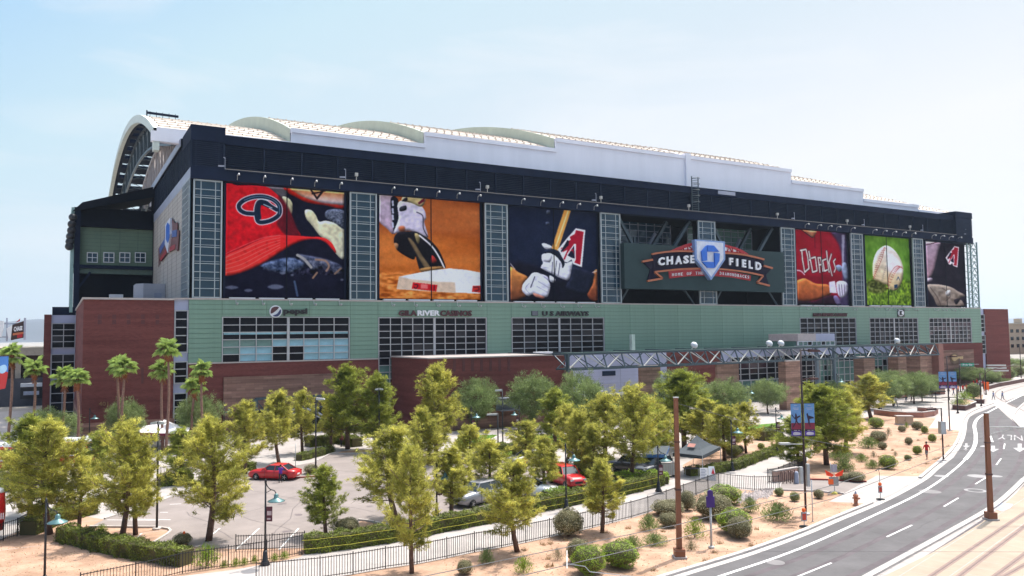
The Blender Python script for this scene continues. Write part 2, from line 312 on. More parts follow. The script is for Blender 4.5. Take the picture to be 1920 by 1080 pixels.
SOILM = sheet('desert_soil', px_poly(FENCE_A+[(1370, 916), (1415, 920), (1461, 919), (1525, 921), (1582, 926), (1554, 941), (1634, 944)]+CURB[5:0:-1]+[(1000, 1180), (300, 1180)]), .008, 'soil')
sheet('desert_soil', px_poly([(1512, 901), (1625, 904), (1644, 893), (1729, 893), (1746, 879), (1774, 855), (1790, 836), (1797, 820), (1800, 808), (1743, 801), (1755, 783), (1700, 783), (1640, 778), (1600, 790), (1560, 805), (1520, 835), (1505, 868)]), .008, 'soil')
sheet('desert_soil', px_poly([(1280, 872), (1345, 835), (1400, 822), (1482, 824), (1463, 842), (1380, 876), (1340, 884), (1284, 890)]), .008, 'soil')
sheet('desert_soil', px_poly([(-160, 1200), (330, 1095), (430, 1070), (560, 1046), (578, 1034), (575, 1028), (440, 1030), (283, 1022), (319, 999), (319, 993), (294, 989), (168, 988), (196, 974), (140, 965), (80, 976), (0, 1012), (-160, 1080)]), .008, 'soil')
sheet('desert_soil', px_poly([(570, 880), (590, 872), (640, 846), (700, 842), (700, 852), (620, 862), (610, 888), (560, 892), (556, 886)]), .008, 'soil')
sheet('walkway', px_poly(FENCE_A+[(1370, 915), (1415, 919), (1455, 918), (1500, 880), (1530, 845), (1500, 838), (1464, 848), (1378, 883), (1320, 897)]+WALKTOP[::-1]), .012, 'conc')
LOT = [(168, 988), (294, 989), (319, 993), (319, 999), (283, 1022), (440, 1030), (575, 1028), (716, 1010), (800, 996), (930, 972), (1020, 950), (1100, 933), (1169, 924), (1235, 908), (1262, 898), (1250, 886), (1190, 878), (1080, 872), (960, 862), (880, 856), (760, 846), (700, 850), (619, 852), (592, 866), (560, 872), (500, 880), (470, 893), (420, 908), (328, 930), (294, 944), (196, 974)]
sheet('parking_lot', px_poly(LOT), .012, 'lot')
sheet('side_road', px_poly([(-60, 975), (60, 972), (170, 940), (330, 900), (470, 858), (560, 838), (640, 828), (560, 826), (430, 836), (300, 850), (120, 872), (-60, 900)]), .012, 'conc')
RIGHTC = [(1560, 1122), (1634, 1080), (1711, 1037.7), (1781, 999), (1852, 958.5), (1887, 932), (1920, 900), (1960, 862), (1990, 840), (1985, 815), (1955, 809), (1920, 804), (1906.7, 794), (1899.7, 783), (1906.7, 769.4), (1925, 753)]
ASPH = [(1100, 1146), (1283, 1080), (1600, 965), (1634, 948), (1707, 911), (1753, 886), (1788, 858), (1802, 838), (1809, 820), (1811, 805), (1813, 790), (1818, 782), (1828, 776), (1852, 767), (1868, 760)]
sheet('road', px_poly(ASPH+[(1900, 747), (1925, 740)]+RIGHTC[::-1]), .016, 'asphalt')
sheet('lawn', px_poly([(850, 832), (863, 816), (935, 815.5), (902, 834), (866, 846)]), .014, 'grass')
sheet('lawn', px_poly([(958, 830), (983, 815.6), (1010, 815), (1060, 816), (1080, 832), (1012, 831)]), .014, 'grass')
sheet('lawn', px_poly([(1320, 812), (1410, 797), (1462, 793), (1455, 801), (1380, 821), (1330, 822)]), .014, 'grass')
sheet('driveway', px_poly([(1461, 919), (1525, 921), (1582, 926), (1625, 904), (1512, 899), (1470, 894)]), .016, 'lot')
sheet('driveway_apron', px_poly([(1554, 941), (1634, 945), (1680, 923), (1729, 895), (1644, 892), (1582, 926)]), .020, 'conc')
sheet('paved_ramp', px_poly([(1742, 802), (1798, 806), (1799, 792), (1808, 779), (1758, 782)]), .016, M('pink_paving', (.62, .44, .38), .9, 0, .08, 1))
sheet('track_bed', px_poly([(1655, 1082), (1746, 1037.7), (1799, 1006), (1841, 980), (1895, 935), (1930, 902), (2100, 990), (2000, 1200), (1500, 1200)]), .020, 'trackc')
sheet('track_crossing', px_poly([(1873, 766), (1848, 752), (1862, 744), (1902, 763), (1925, 778), (1925, 805), (1906, 795), (1890, 782)]), .020, 'conc')
def offs(pts, d):                            # shift a ground polyline sideways
    o = []
    for i, p in enumerate(pts):
        a = pts[max(i-1, 0)]; b = pts[min(i+1, len(pts)-1)]; t = (b-a); t.z = 0; t.normalize(); o.append(p+Vector((-t.y, t.x, 0))*d)
    return o
def strip(name, pts, w, h, mat, h0=None, kind=True):
    P = [Vector((p[0], p[1], 0)) for p in pts]; a = offs(P, w/2); b = offs(P, -w/2); mb = MB(); n = len(P)
    vs = [(p.x, p.y, h) for p in a]+[(p.x, p.y, h) for p in b]; fs = [(i, i+1, n+i+1, n+i) for i in range(n-1)]
    if h0 is not None:
        vs += [(p.x, p.y, h0) for p in a]+[(p.x, p.y, h0) for p in b]
        fs += [(i, i+1, 2*n+i+1, 2*n+i) for i in range(n-1)]+[(n+i, n+i+1, 3*n+i+1, 3*n+i) for i in range(n-1)]+[(0, n, 3*n, 2*n), (n-1, 2*n-1, 4*n-1, 3*n-1)]
    mb.add(vs, fs); o = mb.build(name, mat); return structure(o) if kind else o
def gl(pts, k=4): return cr(px_poly(pts), k, False)
strip('kerb', gl(CURB[:6]), .30, .14, 'kerb', 0); strip('kerb', gl(CURB[7:]), .30, .14, 'kerb', 0)
strip('gutter', offs(gl(CURB), -.42), .42, .022, 'kerb')
strip('kerb', gl(RIGHTC[:7]), .38, .14, 'kerb', 0); strip('kerb', gl(RIGHTC[6:]), .3, .14, 'kerb', 0)
strip('kerb', px_poly([(168, 989), (294, 990), (316, 993), (320, 997), (314, 1003), (283, 1022)]), .16, .13, 'kerb', 0)
strip('kerb', px_poly([(196, 974), (294, 944), (328, 930), (420, 908), (470, 893)]), .16, .13, 'kerb', 0)
strip('kerb', px_poly([(700, 850), (619, 852), (592, 866)]), .16, .13, 'kerb', 0)
strip('kerb', px_poly([(535, 892), (556, 897), (600, 894), (610, 888), (604, 884)]), .16, .13, M('red_kerb', (.28, .05, .04), .8), 0)
strip('kerb', px_poly([(1512, 900), (1560, 901), (1600, 903), (1625, 904.5)]), .2, .14, 'red_kerb' if 0 else M('red_kerb', (.28, .05, .04), .8), 0)
strip('kerb', px_poly([(1461, 920), (1525, 922), (1582, 927)]), .18, .14, 'kerb', 0)
strip('kerb', px_poly([(780, 997), (690, 978), (672, 976)]), .16, .13, 'kerb', 0)
strip('path_edging', px_poly([(850, 846), (902, 835), (938, 815)]), .5, .03, 'kerb')
sheet('hedge_bed', px_poly([(676, 977), (690, 976), (780, 996), (690, 1010), (640, 1012)]), .018, 'soil')
# painted lines
LANE = [(1300, 1098), (1353, 1080), (1500, 1029), (1641, 965.6), (1725, 925), (1774, 893), (1809.5, 862), (1827, 837), (1829.5, 816), (1827, 797), (1834, 784), (1848, 775.6), (1880, 759), (1922, 738.7)]
_l = gl(LANE); strip('lane_line', _l[:25], .22, .022, 'paint'); strip('lane_line', _l[24:45], .40, .022, 'paint'); strip('lane_line', _l[44:], .3, .022, 'paint')
for a, b in [((1490, 1084), (1559, 1056)), ((1663, 1007), (1710, 985)), ((1770, 950), (1797, 934)), ((1829, 908), (1850, 895)), ((1868, 872), (1877, 860)), ((1882, 842), (1884, 832))]:
    strip('dashed_line', px_poly([a, b]), .13, .022, 'paint')
def disc(name, c, rpx, mat, h):
    p = G(*c); r = wid(c, rpx); sheet(name, [(p.x+r*math.cos(t), p.y+r*math.sin(t)) for t in (2*math.pi*k/28 for k in range(28))], h, mat)
disc('patch', (1454, 1055), 17, M('worn_concrete_patch', (.20, .185, .185), .9), .020); disc('patch', (1744, 922), 19, M('worn_concrete_patch', (.20, .185, .185), .9), .020)
disc('manhole_cover', (1829, 920), 19, 'worn_concrete_patch' if 0 else M('pale_ring', (.27, .255, .255), .8), .020); disc('manhole_cover', (1829, 920), 13, 'asphalt', .024)
disc('patch', (1834, 893), 18, M('pale_ring', (.27, .255, .255), .8), .020); disc('patch', (1866, 893), 12, M('pale_ring', (.27, .255, .255), .8), .020)
disc('patch', (1765, 893), 12, M('pale_ring', (.27, .255, .255), .8), .020)
sheet('blue_survey_paint', px_poly([(1868, 955), (1880, 944), (1899, 946), (1894, 953), (1878, 959)]), .026, M('faded_blue_paint', (.30, .36, .55), .8))
mb = MB(); ar = lambda cx, cy, sx, sy: mb.slab(px_poly([(cx+a*sx, cy+b*sy) for a, b in ((-.15, -.5), (.15, -.5), (.15, .0), (.5, .0), (0, .5), (-.5, .0), (-.15, .0))]), .022, .022)
ar(1912, 840, 26, 16); ar(1862, 842, 24, 12); ar(1812, 836, 14, 9); ar(1811, 842, 10, 6)
mb.slab(px_poly([(1838, 836), (1856, 835), (1856, 838), (1838, 838)]), .022, .022)
structure(mb.build('lane_arrows', 'faded'))
mb = MB(); quad_text(mb, 'ONLY', [G(1942, 828), G(1870, 824), G(1874, 815), G(1936, 817)], .001, (0, 0, 1), 0, .0)
for i, v in enumerate(mb.v): mb.v[i] = (v[0], v[1], .024+v[2]*.5)
structure(mb.build('road_lettering', 'faded'))
strip('stop_line', px_poly([(1857, 817), (1861, 829)]), .2, .022, 'paint')
for i, (a, b, c) in enumerate([(1085, 846, 0), (0, 0, 0)][:1]): pass
for a, b in [((250, 1015), (266, 1000)), ((386, 1012), (412, 991)), ((443, 1030), (486, 991)), ((523, 1031), (560, 991))]:
    strip('bay_line', px_poly([a, b]), .10, .018, 'paint')
for a, b in [((298, 976), (200, 975)), ((315, 961), (300, 961)), ((340, 945), (318, 946)), ((230, 973), (320, 975))]:
    strip('bay_line', px_poly([a, b]), .10, .018, 'paint')
mb = MB()                                      # plaza paving joints
for i in range(-4, 40): mb.slab([(i*6, 60), (i*6+.08, 60), (i*6+.08, 113), (i*6, 113)], .0075, .0075)
for j in range(10): mb.slab([(-40, 60+j*6), (230, 60+j*6), (230, 60.08+j*6), (-40, 60.08+j*6)], .0085, .0085)
stuff(mb.build('paving_joints', M('joint_grey', (.38, .33, .31), .9)))
# walkway joints across the path
mb = MB(); A = gl(FENCE_A, 3); 
for k in range(6, len(A)-1):
    for t in (0, .5):
        p = A[k]*(1-t)+A[k+1]*t; d = (A[k+1]-A[k]).normalized(); n = Vector((-d.y, d.x, 0)); 
        mb.slab([p+n*.1, p+n*.1+d*.03, p+n*3.2+d*.03, p+n*3.2], .0135, .0135)
stuff(mb.build('walkway_joints', 'joint_grey' if 0 else MATS['joint_grey']))
# tram rails and their slots
for a, b in [((1746, 1080), (1921, 962)), ((1799, 1080), (1921, 987)), ((1866, 1080), (1921, 1039)), ((1883, 1080), (1921, 1059))]:
    A_, B_ = G(*a, .02), G(*b, .02); d = (B_-A_).normalized(); strip('rail_slot', [A_-d*25, B_+d*60], .34, .024, M('slot_grey', (.25, .175, .15), .9)); strip('rail', [A_-d*25, B_+d*60], .08, .035, 'rail', .0)
for pts in ([(1900, 763), (1880, 752), (1868, 744), (1866, 738), (1874, 731), (1890, 725), (1922, 718)], [(1922, 772), (1895, 757), (1881, 747), (1878, 740), (1886, 734), (1922, 723)]):
    strip('rail', gl(pts), .14, .03, 'rail', .0)

# ------------------------------------------------------------------ stadium
Y0 = 113.4
ST = thing('stadium', 'huge ballpark with green panel walls, navy louvres and stepped white roof', 'stadium', (15.2, Y0, 0))
def sp(mb, name, mats, smooth=False): return mb.build(name, mats, ST, smooth, loc=-ST.location)
def sbox(name, a, b, mat): mb = MB(); mb.box(a, b); return sp(mb, name, mat)
# dark body behind the skin
mb = MB(); mb.box((15.4, Y0+10, 0), (199.6, 160.5, 41)); mb.box((15.4, Y0+.6, 0), (199.6, Y0+10, 18.2)); mb.box((15.4, Y0+.9, 34.9), (199.6, Y0+10, 40.9))
for a, b in ((15.4, 88.0), (129.6, 194.6)): mb.box((a, Y0+1.5, 18.2), (b, Y0+10, 34.9))
sp(mb, 'building_core', 'dark')
WIN = [  # x0 x1 z0 z1 columns rows glass
 (19.6, 37.3, 9.9, 15.95, 8, 6, 'pepsi', True), (42.0, 60.2, 9.95, 15.9, 10, 6, 'dark', True), (65.1, 83.7, 9.9, 15.9, 8, 6, 'dark', True),
 (134.4, 152.1, 9.8, 15.9, 8, 6, 'dark', False), (157.0, 174.3, 9.9, 15.9, 10, 6, 'dark', False), (178.9, 195.8, 10.1, 15.9, 10, 6, 'red', False)]
rnd = random.Random(5)
def window(x0, x1, z0, z1, nc, nr, kind, single, name='window', Y=None, thick=.105, mid=True, fm='frame', par=None):
    Yw = Y0 if Y is None else Y; mb = MB(); t = thick
    mb.box((x0-.12, Yw-.06, z0-.12), (x1+.12, Yw+.3, z0)); mb.box((x0-.12, Yw-.06, z1), (x1+.12, Yw+.3, z1+.12))
    mb.box((x0-.12, Yw-.06, z0), (x0, Yw+.3, z1)); mb.box((x1, Yw-.06, z0), (x1+.12, Yw+.3, z1))
    xs = [x0+(x1-x0)*i/nc for i in range(nc+1)]; zs = [z0+(z1-z0)*j/nr for j in range(nr+1)]
    for i in range(1, nc):
        w = t if not (mid and i == nc//2) else .36
        mb.box((xs[i]-w/2, Yw-.02, z0), (xs[i]+w/2, Yw+.2, z1))
    for j in range(1, nr): mb.box((x0, Yw+.0, zs[j]-t/2), (x1, Yw+.18, zs[j]+t/2))
    fr = sp(mb, name, fm) if par is None else mb.build(name, fm, par)
    pm = {}; joined = MB()
    mats = {'dark': ['wglass', 'wglass2'], 'red': ['wglass', 'wglassr', 'wglass2'], 'green': ['wglassg', 'wglassg', 'wglass'], 'pepsi': ['wglass', 'wglassb', 'wglassg'], 'tower': ['tglass']}[kind]
    for i in range(nc):
        for j in range(nr):
            a = (xs[i]+t/2, Yw+.14, zs[j]+t/2); b = (xs[i+1]-t/2, Yw+.20, zs[j+1]-t/2)
            mi = rnd.choice(range(len(mats)))
            if kind == 'dark': mi = 1 if rnd.random() < .13 else 0
            if kind == 'pepsi':
                mi = 0
                if j == 3 and 1: mi = 0
                if j < 3: mi = 1
                if i == 0 and j < 3: mi = 2 if j else 0
                if j < 2 and i in (3, 4): mi = 0
                if j == 2 and i in (1, 2): mi = 2
            if single:
                key = (mi,)
                if key not in pm:
                    q = MB(); q.box((-(b[0]-a[0])/2, 0, -(b[2]-a[2])/2), ((b[0]-a[0])/2, .06, (b[2]-a[2])/2)); pm[key] = q.mesh('pane', mats[mi])
                o = link('pane', pm[key], fr, ((a[0]+b[0])/2, a[1]+rnd.uniform(-.012, .012), (a[2]+b[2])/2)); o.rotation_euler = (rnd.uniform(-.006, .006), 0, rnd.uniform(-.006, .006))
            else: joined.box(a, b, mi)
    if not single: stuff(joined.build('glazing', mats, fr))
    bk = MB(); bk.box((x0-.05, Yw+.35, z0-.05), (x1+.05, Yw+.5, z1+.05)); bk.build('window_reveal', 'dark', fr)
    return fr
for w in WIN: window(*w)
mb = MB()                                      # pale floor band seen through the first window
mb.box((19.7, Y0+.10, 13.62), (28.2, Y0+.13, 13.95)); mb.box((28.7, Y0+.10, 13.62), (37.2, Y0+.13, 13.95)); sp(mb, 'spandrel_strip', 'wglassb')
window(42.0, 45.4, 2.6, 9.8, 2, 7, 'green', True, mid=False)
# green cladding: backing sheet with openings, panels proud of it
def free(x0, x1, z0, z1):
    return all(x1 <= w[0]-.1 or x0 >= w[1]+.1 or z1 <= w[2]-.1 or z0 >= w[3]+.1 for w in WIN)
zs = [9.9+.6538*i for i in range(14)]; vx = [15.2, 19.45, 25.4, 31.4, 37.5, 41.8]+[47.9, 54.1, 60.4, 64.9]+[71.1, 77.3, 83.9]+[89.6, 95.2, 100.9, 106.6, 112.2, 117.8, 123.4, 129.0, 134.2]+[140.1, 146.2, 152.3, 156.8, 162.6, 168.5, 174.5, 178.7, 184.4, 190.1, 196.0, 200.2]
WB = MB(); pmesh = {}; npan = 0; rest = MB()
xb = sorted(set([15.2, 200.2]+[v for w in WIN for v in (w[0]-.13, w[1]+.13)]))
for a, b in zip(xb[:-1], xb[1:]):
    cov = any(abs(a-(w[0]-.13)) < .01 for w in WIN)
    if cov: WB.box((a, Y0+.06, 16.08), (b, Y0+.3, 18.38))
    else: WB.box((a, Y0+.06, 9.86), (b, Y0+.3, 18.38))
wall = sp(WB, 'green_wall', 'greend')
for i in range(len(vx)-1):
    for j in range(13):
        a, b, c, d = vx[i], vx[i+1], zs[j], zs[j+1]
        for w in WIN:                          # trim the panel to the window edge
            if a < w[1] and b > w[0] and c < w[3]:
                if a >= w[0]-.4 and b <= w[1]+.4 and d <= w[3]+.1: b = a; break
                if c < w[3] < d and a >= w[0]-.4 and b <= w[1]+.4: c = w[3]+.14; break
                if a < w[0] and c < w[3]: b = w[0]-.14; break
                if b > w[1] and c < w[3]: a = w[1]+.14; break
        if b-a < .25 or d-c < .15: continue
        if npan < 298:
            key = (round(b-a, 2), round(d-c, 2))
            if key not in pmesh:
                q = MB(); W_, H_ = (b-a)/2-.022, (d-c)/2-.024
                q.box((-W_, 0, -H_), (W_, .1, H_)); pmesh[key] = q.mesh('wall_panel', 'green')
            link('wall_panel', pmesh[key], wall, ((a+b)/2, Y0-.04+rnd.uniform(-.012, .012), (c+d)/2)); npan += 1
        else: rest.box((a+.022, Y0-.04, c+.024), (b-.022, Y0+.06, d-.024))
if rest.v: stuff(rest.build('far_wall_panels', 'green', wall))
print('green panels', npan)
sbox('parapet_cap', (13.4, Y0-.12, 18.38), (200.3, Y0+.5, 18.58), 'copek')
# brick and stone storey below
mb = MB(); mb.box((15.2, Y0-.1, 0), (41.85, Y0+.3, 9.84)); sp(mb, 'brick_wall', 'brick'); sbox('brick_wall', (154.2, Y0-.1, 0), (200.2, Y0+.3, 9.84), 'brick')
mb = MB(); mb.box((19.7, Y0-.35, 0), (38.2, Y0-.1, 7.85)); sp(mb, 'stone_facing', 'stone'); sbox('stone_facing', (182.5, Y0-.35, 0), (195.9, Y0-.1, 8.3), 'stone')
mb = MB(); mb.box((15.2, Y0-.2, 9.72), (41.8, Y0-.02, 9.9)); sp(mb, 'string_course', 'copek')
# left brick block, its stone foot and window strip
mb = MB(); mb.box((2.8, Y0, 0), (13.4, 160, 18.25)); sp(mb, 'brick_wing', 'brick')
mb = MB(); mb.box((2.65, Y0-.18, 18.25), (13.5, Y0+.4, 18.5)); mb.box((2.65, Y0+.4, 18.25), (3.2, 160, 18.5)); sp(mb, 'coping', 'copek')
mb = MB(); mb.box((2.65, Y0-.15, 0), (13.55, Y0, 2.7)); mb.box((2.65, Y0, 0), (2.8, 160, 2.7)); sp(mb, 'stone_plinth', 'stone')
mb = MB(); mb.box((13.4, Y0+.25, 0), (15.2, Y0+.6, 18.38)); sp(mb, 'pale_strip', 'lav')
def zy(y, x=340): return FY(x, y, Y0)[2]
for ya, yb, n in ((583, 660, 5), (679, 718, 3), (738, 800, 5)):
    z1, z0 = zy(ya), zy(yb); window(13.58, 15.05, z0, z1, 1, n, 'dark', False, mid=False, Y=Y0+.02, thick=.12)
# faint marks on the brick
def signmesh(name, txt, quad, Y, mat, label=None, cat='sign', depth=.12, bold=.02):
    mb = MB(); q = [FY(*p, Y) for p in quad]; quad_text(mb, txt, q, depth, (0, -1, 0), 0, bold); return mb.build(name, mat)
M('dark_brick', (.10, .035, .035), .9)
for cx, cy in [(c, d) for c in (187, 214, 241, 268, 295) for d in (594, 604)]: q = FY(cx, cy, Y0); sbox('wall_recess', (q.x-.22, Y0-.02, q.z-.28), (q.x+.22, Y0+.02, q.z+.28), MATS['dark_brick'])
for cx, cy in ((267, 697), (267, 712), (295, 690)): q = FY(cx, cy, Y0); sbox('wall_recess', (q.x-.15, Y0-.02, q.z-.5), (q.x+.15, Y0+.02, q.z+.5), MATS['dark_brick'])
# far left wing
YL = 160
l0 = FY(83, 590, YL); 
mb = MB(); mb.box((l0.x, YL, 0), (l0.x+1.1, YL+20, 17.6)); sp(mb, 'brick_pier', 'brick')
mb = MB(); mb.box((l0.x+1.1, YL+.3, 0), (2.8, YL+20, 17.5)); sp(mb, 'pale_wing', 'lav')
def zl(y): return FY(115, y, YL)[2]
for ya, yb, n in ((607, 652, 4), (665, 706, 3), (720, 790, 4)): window(l0.x+1.25, 2.7, zl(yb), zl(ya), 2, n, 'dark', False, mid=False, Y=YL, thick=.12)
a = FY(98, 575, YL); mb = MB(); mb.box((a.x, YL+1, 17.5), (2.8, YL+8, a.z)); sp(mb, 'plant_room', 'navy')
# right end wing
mb = MB(); mb.box((202.0, Y0, 0), (212.6, 150, 18.3)); sp(mb, 'brick_wing', 'brick')
mb = MB(); mb.box((200.2, Y0+.3, 0), (202.0, 150, 18.3)); sp(mb, 'pale_strip', 'lav')
for z0, z1 in ((12.6, 16.8), (7.2, 11.6)): window(200.35, 201.9, z0, z1, 1, 4, 'dark', False, mid=False, Y=Y0+.1, thick=.14)
# towers of glazing
TOW = [(15.55, 19.4), (37.4, 41.7), (60.15, 64.5), (83.4, 87.9), (106.6, 111.1), (129.4, 133.6), (151.5, 155.6), (173.7, 177.7)]
for k, (a, b) in enumerate(TOW):
    mb = MB(); z0, z1 = 18.62, 34.75; d0 = Y0-.05
    for x in (a, b-.3): mb.box((x+.05, d0, z0), (x+.25, d0+.35, z1))
    mb.box((a+.3, d0, z1-.2), (b-.3, d0+.3, z1)); mb.box((a+.3, d0, z0), (b-.3, d0+.3, z0+.15))
    i0, i1 = a+.3, b-.3; xs_ = [i0, i0+(i1-i0)*.22, i0+(i1-i0)*.80, i1]; rows = 14; zz = [z0+.15+(z1-.2-z0-.15)*j/rows for j in range(rows+1)]
    for x in xs_[1:3]: mb.box((x-.05, d0+.04, z0+.15), (x+.05, d0+.25, z1-.2))
    for j in range(1, rows):
        mb.box((i0, d0+.02, zz[j]-.04), (i1, d0+.24, zz[j]+.04))
        if j % 2 == 0: mb.box((i0, d0+.02, zz[j]+.27), (i1, d0+.24, zz[j]+.32))
    t = sp(mb, 'glazed_tower', 'tframe'); j_ = MB(); pm = {}
    for c in range(3):
        for j in range(rows):
            A_ = (xs_[c]+.05, d0+.16, zz[j]+.05); B_ = (xs_[c+1]-.05, d0+.22, zz[j+1]-.05)
            if k < 2:
                if c not in pm: q = MB(); q.box((0, 0, 0), (B_[0]-A_[0], .06, B_[2]-A_[2])); pm[c] = q.mesh('pane', 'tglass')
                o = link('pane', pm[c], t, A_); o.rotation_euler = (rnd.uniform(-.012, .012), 0, rnd.uniform(-.01, .01))
            else: j_.box(A_, B_)
    if j_.v: stuff(j_.build('glazing', 'tglass', t))
    mb = MB(); mb.box((a+.02, d0+.4, 18.6), (b-.02, Y0+1.6, 34.7)); mb.build('tower_core', 'dark', t)
# navy beam, ledge, louvred attic
mb = MB(); mb.box((15.2, Y0-.35, 34.78), (194.5, Y0+1, 36.2)); mb.box((19.6, Y0-.5, 36.2), (192, Y0+.7, 36.32)); sp(mb, 'navy_beam', 'navy')
mb = MB(); mb.box((19.6, Y0-.5, 36.33), (190.6, Y0-.42, 36.45)); sp(mb, 'ledge_edge', M('ledge_sunlit', (.20, .18, .17), .8))  # pale strip: sunlight along the ledge put into its colour
mb = MB(); mb.box((19.5, Y0+.15, 39.95), (190.8, Y0+1.5, 41.12)); mb.box((19.5, Y0+.05, 41.12), (190.8, Y0+10.5, 41.22)); sp(mb, 'attic_band', 'navy')
LW = 5.35; q = MB()
for j in range(12): z = 36.42+j*.298; q.add([(0.1, .28, z), (LW-.1, .28, z), (LW-.1, .58, z+.2), (.1, .58, z+.2), (0.1, .28, z+.05), (LW-.1, .28, z+.05), (LW-.1, .58, z+.25), (.1, .58, z+.25)], [(0, 3, 2, 1), (4, 5, 6, 7), (0, 1, 5, 4), (1, 2, 6, 5), (2, 3, 7, 6), (3, 0, 4, 7)])
q.box((0, .2, 36.33), (.16, .6, 39.94)); q.box((LW-.02, .2, 36.33), (LW, .6, 39.94)); lm = q.mesh('louvre_panel', 'louvre')
for i in range(32): link('louvre_panel', lm, ST, (19.55+i*LW-15.2, 0, 0))
mb = MB(); mb.box((19.5, Y0+.62, 36.3), (190.8, Y0+.9, 39.96)); sp(mb, 'attic_wall', 'navy')
# corner blocks
mb = MB(); mb.box((15.2, Y0-.35, 36.2), (19.55, Y0+.3, 36.6)); mb.box((15.15, Y0-.4, 40.0), (19.6, Y0+8, 42.15)); mb.box((15.25, Y0-.2, 36.5), (19.5, Y0+5, 40.1)); sp(mb, 'corner_block', 'navy')
mb = MB()
for j in range(13): z = 36.5+j*.27; mb.box((15.5, Y0-.38, z), (19.2, Y0-.2, z+.1))
for x in (15.2, 15.75, 18.7, 19.35): mb.box((x, Y0-.36, 36.4), (x+.14, Y0-.19, 40.0))
stuff(sp(mb, 'corner_louvres', 'louvre'))
mb = MB(); R_ = 3.4; arc = [(200.0-R_+R_*math.sin(t), Y0-.35+R_-R_*math.cos(t)) for t in (math.pi/2*k/8 for k in range(9))]
P_ = [(190.8, Y0-.35)]+arc+[(200, Y0+12), (190.8, Y0+12)]; mb.slab(P_, 34.8, 41.95); P2 = [(190.6, Y0-.5)]+[(x+.1, y-.15) for x, y in arc]+[(200.15, Y0+12), (190.6, Y0+12)]
mb.slab(P2, 34.6, 36.0); mb.slab(P2, 40.9, 42.2); sp(mb, 'corner_block', 'navy')
mb = MB()
for j in range(12): z = 36.6+j*.33; mb.slab([(190.7, Y0-.4)]+[(x+.06, y-.06) for x, y in arc]+[(200.08, Y0+8), (190.7, Y0+8)], z, z+.12)
stuff(sp(mb, 'corner_louvres', 'louvre'))
# lattice column at the right end
mb = MB(); xa, xb_ = 195.6, 199.8
for x in (xa, xa+1.5, xb_): 
    for y in (Y0, Y0+4): mb.bar((x, y, 18.5), (x, y, 35), .28)
n_ = 10
for j in range(n_):
    z0 = 18.6+j*1.62; z1 = z0+1.62
    for y in (Y0, Y0+4):
        mb.bar((xa, y, z0), (xb_, y, z0), .16); m_ = (xa+1.5+xb_)/2
        mb.bar((xa+1.5, y, z0), (m_, y, z1), .13); mb.bar((xb_, y, z0), (m_, y, z1), .13); mb.bar((xa, y, z0), (xa+1.5, y, z1), .12)
    mb.bar((xb_, Y0, z0), (xb_, Y0+4, z1), .14)
sp(mb, 'lattice_column', M('teal_steel', (.20, .30, .30), .5, .2))
# west flank
mb = MB(); mb.box((15.2, Y0+7.4, 18.6), (15.5, 161, 34.9)); sp(mb, 'cream_wall', 'cream')
mb = MB()
for j in range(25): mb.box((15.17, Y0+7.4, 18.9+j*.65), (15.2, 161, 18.92+j*.65))
for j in range(8): mb.box((15.17, Y0+8+j*5.4, 18.6), (15.2, Y0+8.03+j*5.4, 34.9))
stuff(sp(mb, 'wall_joints', M('cream_joint', (.27, .24, .22), .9)))
mb = MB(); mb.box((15.16, Y0+.02, 34.8), (15.5, 161, 36.3)); sp(mb, 'flank_beam', 'lavs')
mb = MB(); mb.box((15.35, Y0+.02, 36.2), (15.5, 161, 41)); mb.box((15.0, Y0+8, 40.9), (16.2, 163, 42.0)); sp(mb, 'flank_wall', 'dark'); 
mb = MB(); mb.box((14.9, Y0+8.6, 41.0), (15.3, 163, 42.1)); sp(mb, 'flank_cap', 'lavs')
mb = MB()
for j in range(16): z = 36.4+j*.28; mb.box((15.18, Y0+.1, z), (15.34, 161, z+.1))
for j in range(16): mb.box((15.15, Y0+.2+j*3, 36.3), (15.3, Y0+.35+j*3, 40.9))
stuff(sp(mb, 'flank_louvres', 'louvre'))
mb = MB(); mb.box((15.2, Y0+.3, 18.6), (15.3, Y0+7.4, 34.8)); fl = sp(mb, 'flank_glazing', 'tglass'); mb = MB()
for y in (0.3, 1.1, 2.4, 3.7, 5.0, 6.3, 7.35): mb.box((15.12, Y0+y, 18.6), (15.2, Y0+y+.14, 34.8))
for j in range(17): mb.box((15.12, Y0+.3, 18.9+j*1.0), (15.2, Y0+7.5, 19.0+j*1.0))
mb.build('mullion_grid', 'tframe', fl)
# rear terrace block on the west side
YB = 161
def bx(x, y): return FY(x, y, YB)
TL, TR = bx(142, 383), bx(282, 352)
mb = MB(); mb.add([(2.2, YB, 26.3), (15.1, YB, 26.3), (15.1, YB, 33.6), (2.2, YB, 33.6), (2.2, YB+1, 26.3), (15.1, YB+1, 26.3), (15.1, YB+1, 33.6), (2.2, YB+1, 33.6)], [(0, 1, 2, 3), (4, 7, 6, 5), (0, 4, 5, 1), (3, 2, 6, 7), (0, 3, 7, 4), (1, 5, 6, 2)]); tw = sp(mb, 'terrace_wall', M('olive_green_wall', (.115, .175, .12), .7, 0, .08, .5))
mb = MB()
for j in range(10): mb.box((2.3, YB-.04, 26.6+j*.68), (15.1, YB, 26.63+j*.68))
for x in (6.5, 9.6, 12.6): mb.box((x, YB-.04, 26.3), (x+.05, YB, 33.6))
stuff(mb.build('wall_joints', M('olive_joint', (.06, .09, .065), .9), tw))
for cx in (173, 204, 234, 263):
    p = bx(cx-9, 491); q_ = bx(cx+9, 475); window(p.x, q_.x, p.z, q_.z, 2, 2, 'tower', False, Y=YB-.15, mid=False, thick=.10, fm='white')
